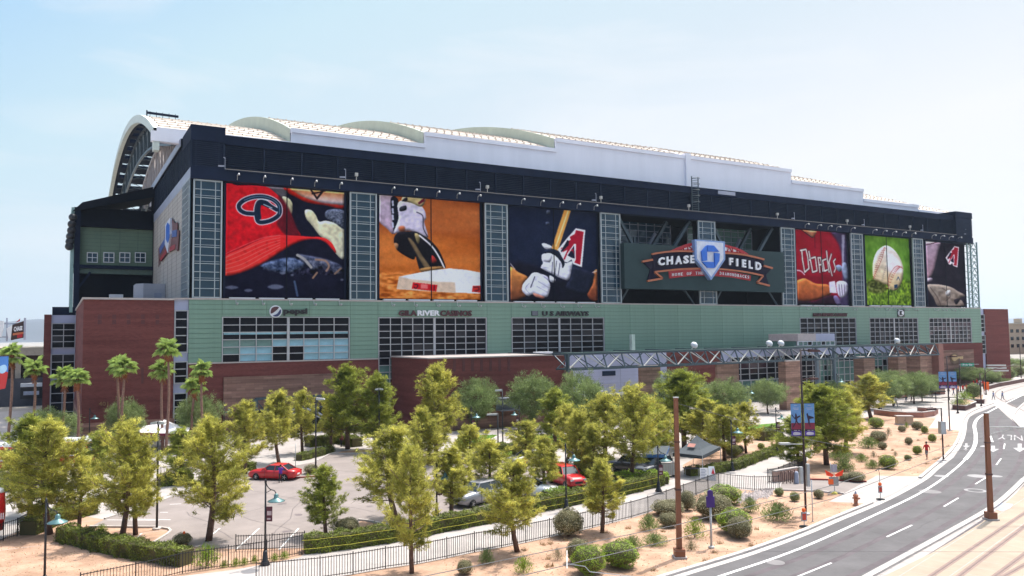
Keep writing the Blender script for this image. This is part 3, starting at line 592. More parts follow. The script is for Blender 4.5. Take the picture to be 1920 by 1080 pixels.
mb = MB(); mb.box((2.2, YB-.5, 25.0), (15.6, YB+.5, 26.3)); sp(mb, 'terrace_ledge', M('dull_green_ledge', (.08, .125, .10), .7)); mb = MB(); mb.box((2.2, YB-1.0, 25.9), (16.2, YB-.5, 26.5)); sp(mb, 'terrace_rail', 'navy')
sbox('corner_infill', (15.12, YB-.9, 18), (15.5, YB+3, 41), 'dark'); sbox('recess_shade', (2.6, YB+1, 18), (15.1, YB+4, 26), 'dark'); sbox('recess_shade', (2.2, YB-1.0, 33.4), (15.1, YB+1, 34.6), 'dark')  # recess shade under ledge and eaves put into solid near-black blocks
mb = MB()                                      # slanting eaves
mb.add([(1.9, YB-1.6, TL.z-1.5), (15.15, YB-1.6, TR.z-1.9), (15.15, YB-1.6, TR.z), (TL.x+1, YB-1.6, TL.z+.2), (1.9, YB+8, TL.z-1.5), (15.15, YB+8, TR.z-1.9), (15.15, YB+8, TR.z), (TL.x+1, YB+8, TL.z+.2)],
       [(0, 1, 2, 3), (4, 7, 6, 5), (0, 4, 5, 1), (3, 2, 6, 7), (0, 3, 7, 4), (1, 5, 6, 2)])
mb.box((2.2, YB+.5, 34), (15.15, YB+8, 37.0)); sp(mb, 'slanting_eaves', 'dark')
mb = MB(); mb.box((2.3, YB-1.2, 18), (3.2, YB-.2, TL.z-1.2)); mb.bar((3.0, YB-.9, 22.2), (4.9, YB-.9, 25.2), .35); sp(mb, 'corner_post', 'navy')
mb = MB(); mb.box((1.75, YB-1.0, 18), (2.25, YB+8, TL.z-.7)); sp(mb, 'edge_wall', M('pale_teal_wall', (.25, .38, .36), .6))
q = MB(); q.lathe([(.25, 0), (.62, .35), (.70, .9), (.70, 1.3), (.2, 1.45)], n=14, axis='y'); fm_ = q.mesh('floodlight', 'blk', True)
for i, (x, y) in enumerate(((137, 406), (135, 419), (134, 431), (132, 442), (131, 452), (130, 461))): p = FY(x, y, YB-2); link('floodlight', fm_, ST, (p.x-15.2, p.y-Y0, p.z))
# plant enclosure on the wing roof
p = FY(256, 540, 140); mb = MB(); P3 = [(p.x, 141.2), (p.x+1.0, 140), (15.15, 140), (15.15, 146), (p.x, 146)]; mb.slab(P3, 18.4, 22.1); e = sp(mb, 'plant_enclosure', M('lilac_metal', (.40, .40, .44), .6, 0, .06, .5))
mb = MB()
for z in (19.3, 20.2, 21.1): mb.box((p.x+1.05, 139.97, z), (15.1, 140.0, z+.03))
mb.box((13.5, 139.9, 18.5), (14.6, 140, 20.6)); mb.build('enclosure_joint', 'lavs', e)
p = FY(206, 555, 135); q_ = FY(231, 552, 135); mb = MB(); mb.box((p.x, 135, 18.3), (q_.x, 137, q_.z)); sp(mb, 'roof_unit', 'white')
# ------------------------------------------------------------------ stepped sliding roof
RR, YC, ZC = 200.0, 198.0, 56-200.0
def arcz(y): return ZC+math.sqrt(RR*RR-(y-YC)**2)
PAN = [(12.0, 31.3, 43.75), (31.3, 54.1, 46.0), (54.1, 80.9, 48.1), (80.9, 113.4, 50.1), (113.4, 145.0, 50.2), (145.0, 170.4, 47.75), (170.4, 192.3, 45.4), (192.3, 213, 44.2)]
ys = [124+148*i/36 for i in range(37)]
for k, (x0, x1, zt) in enumerate(PAN):
    dz = zt-arcz(124); mb = MB(); top = [(y, arcz(y)+dz) for y in ys]; th = .9
    gaps = set()
    if k == 0: gaps = {i for i in range(5, 35) if i % 2 == 0}
    n = len(ys)
    for i in range(n-1):
        (ya, za), (yb, zb) = top[i], top[i+1]
        for xa, xb_ in ([(x0, x0+1.1), (x0+3.6, x0+4.2), (x0+7.8, x1)] if i in gaps else [(x0, x1)]):
            mb.add([(xa, ya, za), (xb_, ya, za), (xb_, yb, zb), (xa, yb, zb), (xa, ya, za-th), (xb_, ya, za-th), (xb_, yb, zb-th), (xa, yb, zb-th)],
                   [(0, 1, 2, 3), (4, 7, 6, 5), (0, 4, 5, 1), (3, 2, 6, 7), (0, 3, 7, 4), (1, 5, 6, 2)])
    for q in range(len(mb.m)): mb.m[q] = 1 if q % 6 in (1, 2, 3, 4, 5) else 0
    rp_ = sp(mb, 'roof_panel', ['roof', 'navy'])
    mb = MB(); zb0 = 39.5 if k else 41.6
    mb.box((x0, 123.6, zb0), (x1, 124.2, zt-.65)); mb.box((x0-.05, 123.35, zt-.7), (x1+.02, 124.3, zt+.02)); mb.build('roof_side_wall', 'roofwall', rp_)
    if k:
        mb = MB(); pts = [(x0-.12, y, z+.02) for y, z in top]+[(x0-.12, y, z-3.4) for y, z in top[::-1]]
        m_ = len(top)
        vs = pts+[(x+.5, y, z) for x, y, z in pts]; fs = [(i, i+1, 2*m_-2-i, 2*m_-1-i) for i in range(m_-1)]; fs += [tuple(q+2*m_ for q in f) for f in fs]+[(i, i+1, i+1+2*m_, i+2*m_) for i in range(2*m_-1)]
        mb.add(vs, fs); mb.build('roof_end_fascia', 'roofend' if k < 4 else 'roofwall', rp_)
    mb = MB()
    for yy, rr in ((126.5, 0), (129.5, 1), (133, 0), (137, 1), (141, 0)):
        z = arcz(yy)+dz; mb.box((x0+.3, yy, z-.05), (x1-.3, yy+.12, z+.10))
        for q in range(int((x1-x0)/1.5)): mb.box((x0+.4+q*1.5, yy-.18, z), (x0+.56+q*1.5, yy+.12, z+.20))
    stuff(mb.build('roof_clips', 'purl', rp_))
mb = MB(); dz = PAN[0][2]-arcz(124)
for i in range(4, 36):
    z0_, z1_ = arcz(ys[i])+dz-.5, arcz(ys[i+1])+dz-.5
    for xa, xb_ in ((13.1, 15.6), (16.2, 19.8)): mb.bar((xa, ys[i], z0_), (xb_, ys[i+1], z1_), .12); mb.bar((xb_, ys[i], z0_), (xa, (ys[i]+ys[i+1])/2, (z0_+z1_)/2), .08)
sp(mb, 'slot_bracing', 'truss')
# rim of the open west end, bowstring trusses under it
dz = PAN[0][2]-arcz(124); mb = MB(); prev = None
for i, y in enumerate(ys):
    z = arcz(y)+dz; c = [(11.5, y, z+.05), (11.5, y, z-1.35), (12.3, y, z-1.35), (12.3, y, z+.05)]
    if prev: mb.add(prev+c, [(0, 1, 5, 4), (1, 2, 6, 5), (2, 3, 7, 6), (3, 0, 4, 7)])
    prev = c
mb.box((11.5, 123.4, 40.4), (12.3, 125, 43.2)); sp(mb, 'roof_rim', M('roof_rim', (.62, .66, .60), .6))
mb = MB(); mb.box((11.2, 123.3, 41.7), (19, 124.4, 43.2)); sp(mb, 'roof_eave', 'roofwall')
for xx, mt in ((14.5, 'truss'), (20.5, 'truss'), (27, 'truss')):
    mb = MB()
    for i in range(0, 36, 1):
        y0_, y1_ = ys[i], ys[i+1]; f0, f1 = (math.sin(math.pi*i/36)**.5 if i else 0)*5.4, (math.sin(math.pi*(i+1)/36)**.5 if i < 35 else 0)*5.4
        a0, a1 = arcz(y0_)+dz-1.2, arcz(y1_)+dz-1.2
        mb.bar((xx, y0_, a0), (xx, y1_, a1), .45); mb.bar((xx, y0_, a0-f0), (xx, y1_, a1-f1), .4)
        mb.bar((xx, y0_, a0), (xx, y0_, a0-f0-.01), .22)
        mb.bar((xx, y0_, a0) if i % 2 else (xx, y0_, a0-f0), (xx, y1_, a1-f1) if i % 2 else (xx, y1_, a1), .2)
    for i in range(0, 36, 2): mb.bar((xx, ys[i], arcz(ys[i])+dz-1.1), (xx+6, ys[i+1], arcz(ys[i+1])+dz-1.1), .18); mb.bar((xx+6, ys[i], arcz(ys[i])+dz-1.3), (xx, ys[i+1], arcz(ys[i+1])+dz-1.3), .18)
    sp(mb, 'roof_truss', mt)
mb = MB()                                      # pale bowstring of the next panel showing under the first
for i in range(14):
    y0_, y1_ = 126+i*4.6, 130.6+i*4.6; h = lambda y: 41.6+7.2*math.sin(math.pi*min(1, max(0, (y-120)/90)))
    mb.bar((15.8, y0_, h(y0_)), (15.8, y1_, h(y1_)), .5); mb.bar((15.8, y0_, 41.2), (15.8, y0_, h(y0_)), .45); mb.bar((15.8, y0_, 41.3), (15.8, y1_, h(y1_)), .22)
sp(mb, 'pale_bowstring', M('bowstring', (.42, .36, .34), .6))
mb = MB()
for i in range(13): mb.box((16.6, 127.6+i*4.6, 41.4), (16.8, 129.0+i*4.6, 41.4+5.6*math.sin(math.pi*min(1, max(0, (128+i*4.6-120)/90)))))
stuff(sp(mb, 'infill_sheets', 'roofwall'))
mb = MB(); mb.bar((12.5, 146, arcz(146)+dz+.6), (17.5, 146, arcz(146)+dz+.5), .35); mb.bar((12.5, 146, arcz(146)+dz), (12.5, 146, arcz(146)+dz+1), .2)
for i in range(5): mb.bar((13+i, 146, arcz(146)+dz), (13+i, 146, arcz(146)+dz+.9), .08)
sp(mb, 'roof_gantry', 'navy')
# rib, duct ladder and small fittings on the attic
mb = MB(); mb.box((112.9, 123.2, 39), (114.3, 124.6, 50.6)); sp(mb, 'roof_rib', 'roofwall')
mb = MB(); lx = FY(1302, 340, Y0).x; mb.box((lx-.9, Y0-.2, 36.4), (lx-.75, Y0-.05, 43.2)); mb.box((lx+.75, Y0-.2, 36.4), (lx+.9, Y0-.05, 43.2))
for j in range(18): mb.box((lx-.8, Y0-.2, 36.6+j*.36), (lx+.8, Y0-.1, 36.68+j*.36))
for j in range(5): mb.tube([(lx-1+2*t/8, Y0-.2-1.0*math.sin(math.pi*t/8), 38.2+j*1.15) for t in range(9)], .05, 4)
sp(mb, 'roof_ladder', 'truss')
p = FY(1347, 357, Y0); q_ = FY(1379, 367, Y0); mb = MB(); mb.box((p.x, Y0+.02, q_.z), (q_.x, Y0+.15, p.z)); sp(mb, 'vent_panel', 'lavs')
mb = MB(); mb.tube([(0, 0, 0), (0, -.1, .55), (0, -.55, .75), (0, -1.0, .75)], .06, 6); mb.lathe([(.07, .1), (.16, -.1), (.18, -.22), (.05, -.22)], (0, -1.05, .7), 8); GN = mb.mesh('floodlight', 'steel', True)
POST = [('p1', 423, 645, 347), ('p2', 711, 899, 363), ('p3', 956, 1117, 386), ('p4', 1491, 1588, 430), ('p5', 1620, 1704, 442), ('p6', 1735, 1807, 451)]
GX = [(445, 494, 545, 590, 637), (735, 777, 819, 857, 896), (978, 1014, 1050, 1082, 1114), (1510, 1533, 1553, 1569, 1596), (1637, 1656, 1674, 1692, 1710), (1748, 1764, 1780, 1796)]
for row in GX:
    for x in row:
        p = FY(x, 340+(x-420)*.087, Y0-.4); link('floodlight', GN, ST, (p.x-15.2, -.35, 35.0)); o = link('floodlight', GN, ST, (p.x-15.2, -.15, 18.45)); o.rotation_euler = (0, 0, 0); o.scale = (1, 1, -1)
q = MB(); q.box((-.22, -.2, .7), (.22, .2, 1.2)); q.box((-.05, -.05, 0), (.05, .05, .7)); bm_ = q.mesh('floodlight_box', 'pale')
for x in (667, 912, 1124, 1288, 1453, 1583, 1700): p = FY(x, 330, Y0); link('floodlight_box', bm_, ST, (p.x-15.2, -.3, 36.4))
q = MB(); q.bar((0, 0, 0), (0, 0, 1.6), .07); q.bar((-.9, 0, .35), (-.1, 0, .4), .2); q.bar((0, 0, 1.5), (-.22, -.1, 1.6), .12); bm_ = q.mesh('camera_mast', 'lavs')
for x in (421, 647, 899, 1115, 1485, 1615, 1724, 1804): p = FY(x, 330, Y0); link('camera_mast', bm_, ST, (p.x-15.2, -.3, 36.4))
# ------------------------------------------------------------------ second brick block and the entrance front
mb = MB(); mb.box((43.9, 99.6, 0), (66.3, Y0-.1, 10.0)); sp(mb, 'brick_wing', 'brick')
mb = MB(); mb.box((43.75, 99.45, 10.0), (66.4, Y0-.1, 10.18)); sp(mb, 'coping', 'copek')
mb = MB(); mb.box((43.75, 99.45, 0), (66.4, 99.6, 2.6)); sp(mb, 'stone_plinth', 'stone')
mb = MB(); p = FY(930, 747, 99.5); q_ = FY(974, 767, 99.5); mb.box((p.x, 98.0, q_.z), (q_.x, 99.6, q_.z+.15)); mb.box((p.x, 99.5, q_.z), (q_.x, 99.62, p.z)); mb.box((p.x, 98, p.z), (q_.x, 99.6, p.z+.1)); sp(mb, 'service_shutter', 'lavs')
for i in range(7): q = FY(852+i*17, 684, 99.6); sbox('wall_recess', (q.x-.22, 99.57, q.z-.9), (q.x+.22, 99.62, q.z+.9), MATS['dark_brick'])
YW = 108.0
def xw(x, y=690): return FY(x, y, YW).x
zL = 9.84
mb = MB(); mb.box((66.4, YW, 3.2), (xw(1250), YW+.3, zL)); w_ = sp(mb, 'pale_metal_wall', 'lav'); mb = MB()
for j in range(10): mb.box((66.5, YW-.03, 3.6+j*.62), (xw(1249), YW, 3.63+j*.62))
for x in (1106, 1163, 1215): mb.box((xw(x), YW-.04, 3.2), (xw(x)+.06, YW, zL))
stuff(mb.build('wall_joints', 'lavs', w_))
mb = MB(); mb.box((xw(1129), YW-.15, 6.1), (xw(1153), YW, 6.9)); sp(mb, 'louvre_vent', 'louvre')
mb = MB(); mb.box((xw(1085), YW-1.2, 2.9), (xw(1199), YW, 3.2)); mb.box((xw(1238), YW-1.2, 2.9), (xw(1345), YW, 3.2)); sp(mb, 'shade_fin', 'pale')
window(xw(1085), xw(1198), 0.3, 2.85, 10, 2, 'green', False, Y=YW, mid=False, thick=.1); window(xw(1120), xw(1152), 3.4, 4.6, 3, 1, 'green', False, Y=YW-.05, mid=False); window(xw(1171), xw(1197), 3.4, 4.8, 2, 1, 'green', False, Y=YW-.05, mid=False)
mb = MB(); mb.box((xw(1250), YW, 0), (xw(1352), YW+.3, zL)); mb.box((xw(1260), YW-.1, zL-1.2), (xw(1300), YW, zL)); sp(mb, 'brick_wall', 'brick')
mb = MB(); mb.box((xw(1352), YW+.3, 0), (xw(1372), YW+.6, zL)); mb.box((xw(1366), YW+.2, 8.5), (xw(1752), YW+.9, zL)); sp(mb, 'pale_fascia', 'lav')
window(xw(1372), xw(1470), 4.2, 8.4, 6, 4, 'red', False, Y=YW, mid=False); window(xw(1372), xw(1470), .2, 4.0, 6, 3, 'green', False, Y=YW-.3, mid=False)
window(xw(1500), xw(1560), 0.2, 8.4, 5, 8, 'dark', False, Y=YW, mid=False)
window(xw(1562), xw(1625), 0.2, 8.4, 6, 6, 'green', False, Y=YW, mid=False); window(xw(1638), xw(1690), 0.2, 8.4, 6, 6, 'green', False, Y=YW, mid=False)
window(xw(1692), xw(1745), 0.2, 4.9, 6, 4, 'green', False, Y=YW, mid=False); mb = MB(); mb.box((xw(1692), YW, 5.1), (xw(1745), YW+.3, 8.5)); sp(mb, 'pale_metal_wall', 'lav')
mb = MB(); mb.box((66.4, YW+.6, 0), (154, Y0, 9.8)); sp(mb, 'lobby_core', 'dark')
# glass box above the entrance with a steel frame tower
pa = FY(1496, 626, 101); pb = FY(1566, 653, 101); mb = MB(); zt_ = pa.z; xm = FY(1530, 640, 101).x
mb.box((pa.x, 101, zt_-1.35), (xm, 108, zt_)); sp(mb, 'glass_box_head', M('pinkish_panel', (.46, .38, .37), .6)); mb = MB(); mb.box((xm+.02, 101.02, zt_-1.35), (pb.x, 108, zt_-.02)); sp(mb, 'glass_box_head', 'lav')
window(pa.x+.1, pb.x-.1, 10.6, zt_-1.5, 8, 1, 'green', False, Y=101, mid=False, thick=.1, fm='white')
mb = MB(); mb.box((pa.x+.3, 101.6, 10.4), (pb.x-.3, 107.5, zt_-1.3)); sp(mb, 'glass_box_core', 'wglassg')
for x in (1534, 1567):
    mb = MB(); p = FY(x, 700, 96).x; mb.box((p-.25, 96, 0), (p+.25, 96.5, 10.4)); mb.box((p-.15, 96, 10.4), (p+.15, 101, 10.6)); sp(mb, 'steel_post', M('bluish_steel', (.17, .21, .25), .5, .2))
window(FY(1538, 700, 97).x, FY(1566, 700, 97).x, .3, 8.0, 4, 8, 'green', False, Y=97, mid=False, fm='steel')
# stone piers
def pier(xs, xf, xe, Yf, dep, zt=8.15, mat='pier'):
    a = FY(xf, 720, Yf).x; b = FY(xe, 720, Yf).x; mb = MB(); mb.box((a, Yf, 0), (b, Yf+dep, zt)); o = sp(mb, 'stone_pier', mat)
    mb = MB(); mb.box((a-.08, Yf-.08, zt), (b+.08, Yf+dep+.08, zt+.16)); mb.build('pier_cap', 'copek', o)
pier(0, 1062, 1075, 99.0, 3); pier(0, 1201, 1239, 93.6, .5); pier(0, 1346, 1386, 95.6, .5); pier(0, 1474, 1503, 93.0, 1.6); pier(0, 1621, 1642, 95.6, 2.2); pier(0, 1686, 1701, 96.5, 2.2); pier(0, 1727, 1740, 98.0, 2.2)
a = FY(1757, 700, 98).x; mb = MB(); mb.box((a-4.5, 99, 0), (a, 104, 8.6)); sp(mb, 'stone_pier', 'pier'); mb = MB(); mb.box((a, 97.5, 0), (a+1.7, Y0-.4, 10.3)); sp(mb, 'brick_pier', M('salmon_brick', (.27, .13, .105), .85, 0, .12, 1))
# canopy truss along the front
def TY(x): return 91.2+.047*(x-61)
x0, x1 = 61.2, 153.5; zb_, zt_ = 8.25, 10.35; nb = 27; dx = (x1-x0)/nb; mb = MB(); mp_ = MB(); xs = [x0+i*dx for i in range(nb+1)]
pt = lambda x, z, b=0: (x, TY(x)+b+(0.9 if z > 9 else 0), z)
mb.bar(pt(x0, zb_), pt(x1, zb_), .26, .26); mb.bar(pt(x0, zt_), pt(x1, zt_), .30, .28); mb.bar(pt(x0, zb_, 3), pt(x1, zb_, 3), .26, .26); mb.bar(pt(x0, zt_, 3), pt(x1, zt_, 3), .3, .3)
for i, x in enumerate(xs):
    mb.bar(pt(x, zb_), pt(x, zt_), .16); mb.bar(pt(x, zb_), pt(x+.01, zt_, 3), .14); mb.bar(pt(x, zt_), pt(x, zt_, 3), .14); mb.bar(pt(x, zb_), pt(x, zb_, 3), .12)
    if i < nb:
        mp_ = MB(); a_, b_ = (zb_, zt_) if i % 2 == 0 else (zt_, zb_)
        if i % 2 == 0 or x < 115: mp_.bar(pt(x, a_), pt(xs[i+1], b_), .14); sp(mp_, 'truss_diagonal', 'pale')  # pale steel here: sunlight on the diagonals put into the colour
        else: mb.bar(pt(x, zt_), pt(xs[i+1], zb_), .15)
        mb.bar(pt(x, zt_ if i % 2 else zb_, 3), pt(xs[i+1], zb_ if i % 2 else zt_, 3), .13)
mb.box((x0-.2, TY(x0)-.2, 7.9), (x0+.1, TY(x0)+.3, 10.5))
for i in range(0, nb, 2): x = xs[i]; mb.bar((x, TY(x)+3.9, 10.35), (x, YW, 10.35), .16)
sp(mb, 'canopy_truss', 'truss')
mb = MB(); mb.add([(x0-.3, TY(x0)+.7, 10.50), (x1+1, TY(x1)+.7, 10.50), (x1+1, TY(x1)+1.3, 10.50), (x0-.3, TY(x0)+1.3, 10.50), (x0-.3, TY(x0)+.7, 10.58), (x1+1, TY(x1)+.7, 10.58), (x1+1, TY(x1)+1.3, 10.58), (x0-.3, TY(x0)+1.3, 10.58)], [(0, 3, 2, 1), (4, 5, 6, 7), (0, 1, 5, 4), (1, 2, 6, 5), (2, 3, 7, 6), (3, 0, 4, 7)]); sp(mb, 'canopy_deck', M('canopy_deck', (.10, .16, .15), .7))
q = MB(); q.lathe([(.1, 0), (.5, .15), (.62, .45), (.45, .8), (.1, .95)], n=12); q.bar((0, 0, -.3), (0, 0, .1), .12); dm = q.mesh('satellite_dish', 'white', True)
for x in (1299, 1440, 1462, 1680): p = FY(x, 655, 96); o = link('satellite_dish', dm, ST, (p.x-15.2, 96-Y0, 10.8)); o.rotation_euler = (.5, .3, 0)
p = FY(1188, 655, 106); mb = MB(); mb.box((p.x-.35, 106, 10.3), (p.x+.35, 106.6, 13.0)); sp(mb, 'roof_vent', M('mint_metal', (.42, .52, .47), .6)); 
p = FY(1114, 662, 100); mb = MB(); mb.box((p.x-8, 104, 10.2), (p.x-5, 105, 10.5)); sp(mb, 'roof_unit', 'white')
# board bays: glazing far inside, raking steel
for a, b, m in ((88.0, 106.6, 'tglass'), (111.1, 129.4, 'wglassg')):
    mb = MB(); mb.box((a, Y0+8, 25.5), (b, Y0+8.2, 34.9)); g_ = sp(mb, 'bay_glazing', m); mb = MB(); n_ = 9
    for i in range(n_+1): x = a+(b-a)*i/n_; mb.box((x-.06, Y0+7.9, 25.5), (x+.06, Y0+8, 34.8))
    for j in range(8): mb.box((a, Y0+7.9, 26.3+j*1.15), (b, Y0+8, 26.4+j*1.15))
    mb.build('mullion_grid', 'lavs', g_)
    mb = MB(); mb.bar((a+.3, Y0+1.5, 34.8), (a+6.0, Y0+1.5, 26), .5); mb.bar((a+.2, Y0+3, 31.5), (a+4.5, Y0+3, 29.8), .4); mb.bar((b-.4, Y0+2, 34.8), (b-7, Y0+2, 26.5), .6); mb.bar((b-4, Y0+4.5, 34.8), (b-10, Y0+4.5, 26.5), .6)
    mb.bar((a+.3, Y0+1.2, 18.6), (a+3.4, Y0+1.2, 23), .3); mb.bar((b-.4, Y0+1.2, 18.6), (b-4.2, Y0+1.2, 23), .3); mb.bar((a+4.6, Y0+2, 31), (a+4.6, Y0+2, 26), .35); sp(mb, 'raking_steel', 'truss')
    mb = MB(); mb.bar((a+.2, Y0+4, 33), (a+4.6, Y0+4, 26.5), .7); mb.bar((b-6, Y0+5.5, 32.5), (b-10, Y0+5.5, 26.5), .55); sp(mb, 'pale_rakers', 'lavs')
# tar-sealed cracks, tyre marks and oil spots on the paving
_rs = random.Random(4); mb = MB()
def wander(a, b, w, h, k=9, amp=.25):
    P = [a.lerp(b, i/k)+Vector((_rs.uniform(-amp, amp), _rs.uniform(-amp, amp), 0))*(0 if i in (0, k) else 1) for i in range(k+1)]; A_, B_ = offs(P, w/2), offs(P, -w/2); n = len(P)
    mb.add([(p.x, p.y, h) for p in A_]+[(p.x, p.y, h) for p in B_], [(i, i+1, n+i+1, n+i) for i in range(n-1)])
for a, b in [((330, 930), (560, 1000)), ((420, 912), (700, 960)), ((380, 985), (640, 905)), ((500, 1020), (620, 870)), ((690, 870), (800, 960)), ((600, 880), (880, 900)), ((350, 960), (470, 1025)), ((560, 940), (760, 930)), ((720, 905), (930, 880)), ((940, 900), (1090, 890))]: wander(G(*a), G(*b), .05, .019)
stuff(mb.build('crack_seal', M('tar_seal', (.11, .09, .09), .6))); mb = MB()
for a, b in [((1480, 1052), (1600, 1004)), ((1700, 1000), (1760, 972)), ((1560, 1050), (1690, 990)), ((1800, 900), (1832, 868))]: wander(G(*a), G(*b), .035, .0205, 8, .1)
stuff(mb.build('road_cracks', M('road_crack', (.05, .04, .045), .7))); 
_l2 = gl(LANE)
for d_, nm in ((-1.0, 'tyre_track'), (-2.6, 'tyre_track'), (-4.6, 'tyre_track'), (-6.2, 'tyre_track')): strip(nm, offs(_l2[:44], d_), .42, .0175, M('tyre_worn_asphalt', (.088, .070, .077), .8, 0, .25, .6, detail=9))
for i_ in range(16):
    x_, y_ = _rs.uniform(380, 820), _rs.uniform(890, 1010)
    if 905 < y_ < 1000: p_ = G(x_, y_); r_ = _rs.uniform(.12, .4); sheet('oil_spot', [(p_.x+r_*math.cos(t)*_rs.uniform(.7, 1.2), p_.y+r_*math.sin(t)*_rs.uniform(.7, 1.2)) for t in (2*math.pi*k/10 for k in range(10))], .0185, M('oil_stain', (.15, .12, .12), .6))
mb = MB()                                     # slab joints across the tram track bed
A_, B_ = G(1746, 1080), G(1921, 962); d_ = (B_-A_).normalized(); n_v = Vector((-d_.y, d_.x, 0))
for i_ in range(-6, 26): p_ = A_+d_*i_*1.6; mb.slab([tuple((p_+n_v*2.6)[:2]), tuple((p_+n_v*2.6+d_*.03)[:2]), tuple((p_-n_v*6+d_*.03)[:2]), tuple((p_-n_v*6)[:2])], .0215, .0215)
for o_ in (1.2, -.75, -2.6, -4.4): strip('bed_edge', [A_+n_v*o_-d_*15, A_+n_v*o_+d_*60], .05, .0225, MATS['joint_grey'])
stuff(mb.build('slab_joints', MATS['joint_grey']))
# ------------------------------------------------------------------ printed banners
YP = Y0+.95
class Print:
    """a printed sheet: colours worked out on a grid over the cloth"""
    def __init__(s, px, off, scale, bg):
        s.q = px; s.off = off; s.sc = scale
        P = [FY(*p, YP) for p in px]; s.x0 = (P[0].x+P[3].x)/2; s.x1 = (P[1].x+P[2].x)/2; s.z1 = (P[0].z+P[1].z)/2; s.z0 = (P[2].z+P[3].z)/2
        wpx = px[1][0]-px[0][0]; hpx = px[3][1]-px[0][1]; s.ss = 2
        s.nx = int(wpx*.90); s.ny = int(hpx*.90); s.W = s.nx*s.ss; s.H = s.ny*s.ss
        s.c = np.zeros((s.H, s.W, 3)); s.c[:] = bg
        s.gx, s.gy = np.meshgrid((np.arange(s.W)+.5)/s.W, (np.arange(s.H)+.5)/s.H)
        s.rs = np.random.RandomState(3); n_ = s.rs.normal(size=(s.H, s.W)); n_ = s.blur(s.blur(n_, 7), 5); s.soft = n_/n_.std()
    def uv(s, p):
        w = FY(s.off[0]+p[0]/s.sc, s.off[1]+p[1]/s.sc, YP); return ((w.x-s.x0)/(s.x1-s.x0), (s.z1-w.z)/(s.z1-s.z0))
    def mask(s, pts, smooth=True, blur=0):
        U = [s.uv(p) for p in pts]
        if smooth: U = [(v.x, v.y) for v in cr([(u[0], u[1], 0) for u in U], 5)]
        m = np.zeros((s.H, s.W), bool); n = len(U)
        for i in range(n):
            (xa, ya), (xb, yb) = U[i], U[(i+1) % n]
            if ya == yb: continue
            c = ((s.gy < ya) != (s.gy < yb)) & (s.gx < (xb-xa)*(s.gy-ya)/(yb-ya)+xa); m ^= c
        m = m.astype(float); return s.blur(m, blur) if blur else m
    def blur(s, m, k):
        k = int(k); w = np.hanning(2*k+3)[1:-1]; w /= w.sum()
        for ax in (0, 1): m = np.apply_along_axis(lambda r: np.convolve(np.pad(r, k, 'edge'), w, 'valid'), ax, m)
        return m
    def poly(s, pts, col, smooth=True, blur=0, a=1., grad=None):
        m = (s.mask(pts, smooth, blur)*a)[..., None]; col = np.array(col, float)
        if grad is not None: t = s.gy[..., None]; ys_ = [s.uv(p)[1] for p in pts]; t = np.clip((t-min(ys_))/(max(ys_)-min(ys_)+1e-6), 0, 1); col = col*(1-t)+np.array(grad)*t
        if smooth and a >= 1:                    # soft modelling inside the printed shape
            b = s.blur(m[..., 0], 9); gy = np.roll(b, -5, 0)-np.roll(b, 5, 0)+.5*(np.roll(b, -5, 1)-np.roll(b, 5, 1)); col = col*(1+.55*gy-.16*(1-b))[..., None]*(1+.028*s.soft)[..., None]
        s.c = s.c*(1-m)+col*m
    def line(s, pts, r, col, smooth=True, a=1.):
        if smooth: pts = [(v.x, v.y) for v in cr([(p[0], p[1], 0) for p in pts], 5, False)]
        U = [s.uv(p) for p in pts]; asp = (s.x1-s.x0)/(s.z1-s.z0); d = np.full((s.H, s.W), 9.)
        for (xa, ya), (xb, yb) in zip(U[:-1], U[1:]):
            ax, bx_ = xa*asp, xb*asp; X = s.gx*asp; L = (bx_-ax)**2+(yb-ya)**2+1e-12
            t = np.clip(((X-ax)*(bx_-ax)+(s.gy-ya)*(yb-ya))/L, 0, 1); d = np.minimum(d, np.hypot(X-ax-t*(bx_-ax), s.gy-ya-t*(yb-ya)))
        rr = r/s.sc/(s.q[3][1]-s.q[0][1]); m = (np.clip((rr-d)*s.H+.5, 0, 1)*a)[..., None]; s.c = s.c*(1-m)+np.array(col, float)*m
    def noise(s, amp, cell, where=None, tint=(1, 1, 1), stretch=1):
        h, w = max(2, int(s.H/cell)), max(2, int(s.W/cell/stretch)); r = s.rs.rand(h+1, w+1); yy = np.clip(s.gy*h, 0, h-1e-3); xx = np.clip(s.gx*w, 0, w-1e-3); i = yy.astype(int); j = xx.astype(int); fy, fx = yy-i, xx-j
        v = (r[i, j]*(1-fy)*(1-fx)+r[i+1, j]*fy*(1-fx)+r[i, j+1]*(1-fy)*fx+r[i+1, j+1]*fy*fx-.5)*2*amp
        if where is not None: v = v*where
        s.c = s.c+v[..., None]*np.array(tint)
    def make(s, name, label, gain=1.0, seam=None):
        s.c = s.c*(1+.02*s.soft)[..., None]; s.c = np.stack([s.blur(s.c[..., k], 1) for k in range(3)], -1)+s.rs.normal(size=(s.H, s.W, 1))*3
        c = np.clip(s.c, 0, 255).reshape(s.ny, s.ss, s.nx, s.ss, 3).mean((1, 3))/255
        lin = np.where(c <= .04045, c/12.92, ((c+.055)/1.055)**2.4)**1.22*gain*1.75; lin = np.clip(lin, .002, .82)
        nx, ny = s.nx, s.ny; xs_ = np.linspace(s.x0, s.x1, nx+1); zs_ = np.linspace(s.z1, s.z0, ny+1)
        X, Z = np.meshgrid(xs_, zs_); Yv = YP+.03*np.sin(X*1.7+Z*.3)*np.sin(Z*.9); V = np.stack([X, Yv, Z], -1).reshape(-1, 3)
        i, j = np.meshgrid(np.arange(ny), np.arange(nx), indexing='ij'); a = i*(nx+1)+j; T = np.stack([a, a+nx+1, a+nx+2, a+1], -1).reshape(-1, 4)
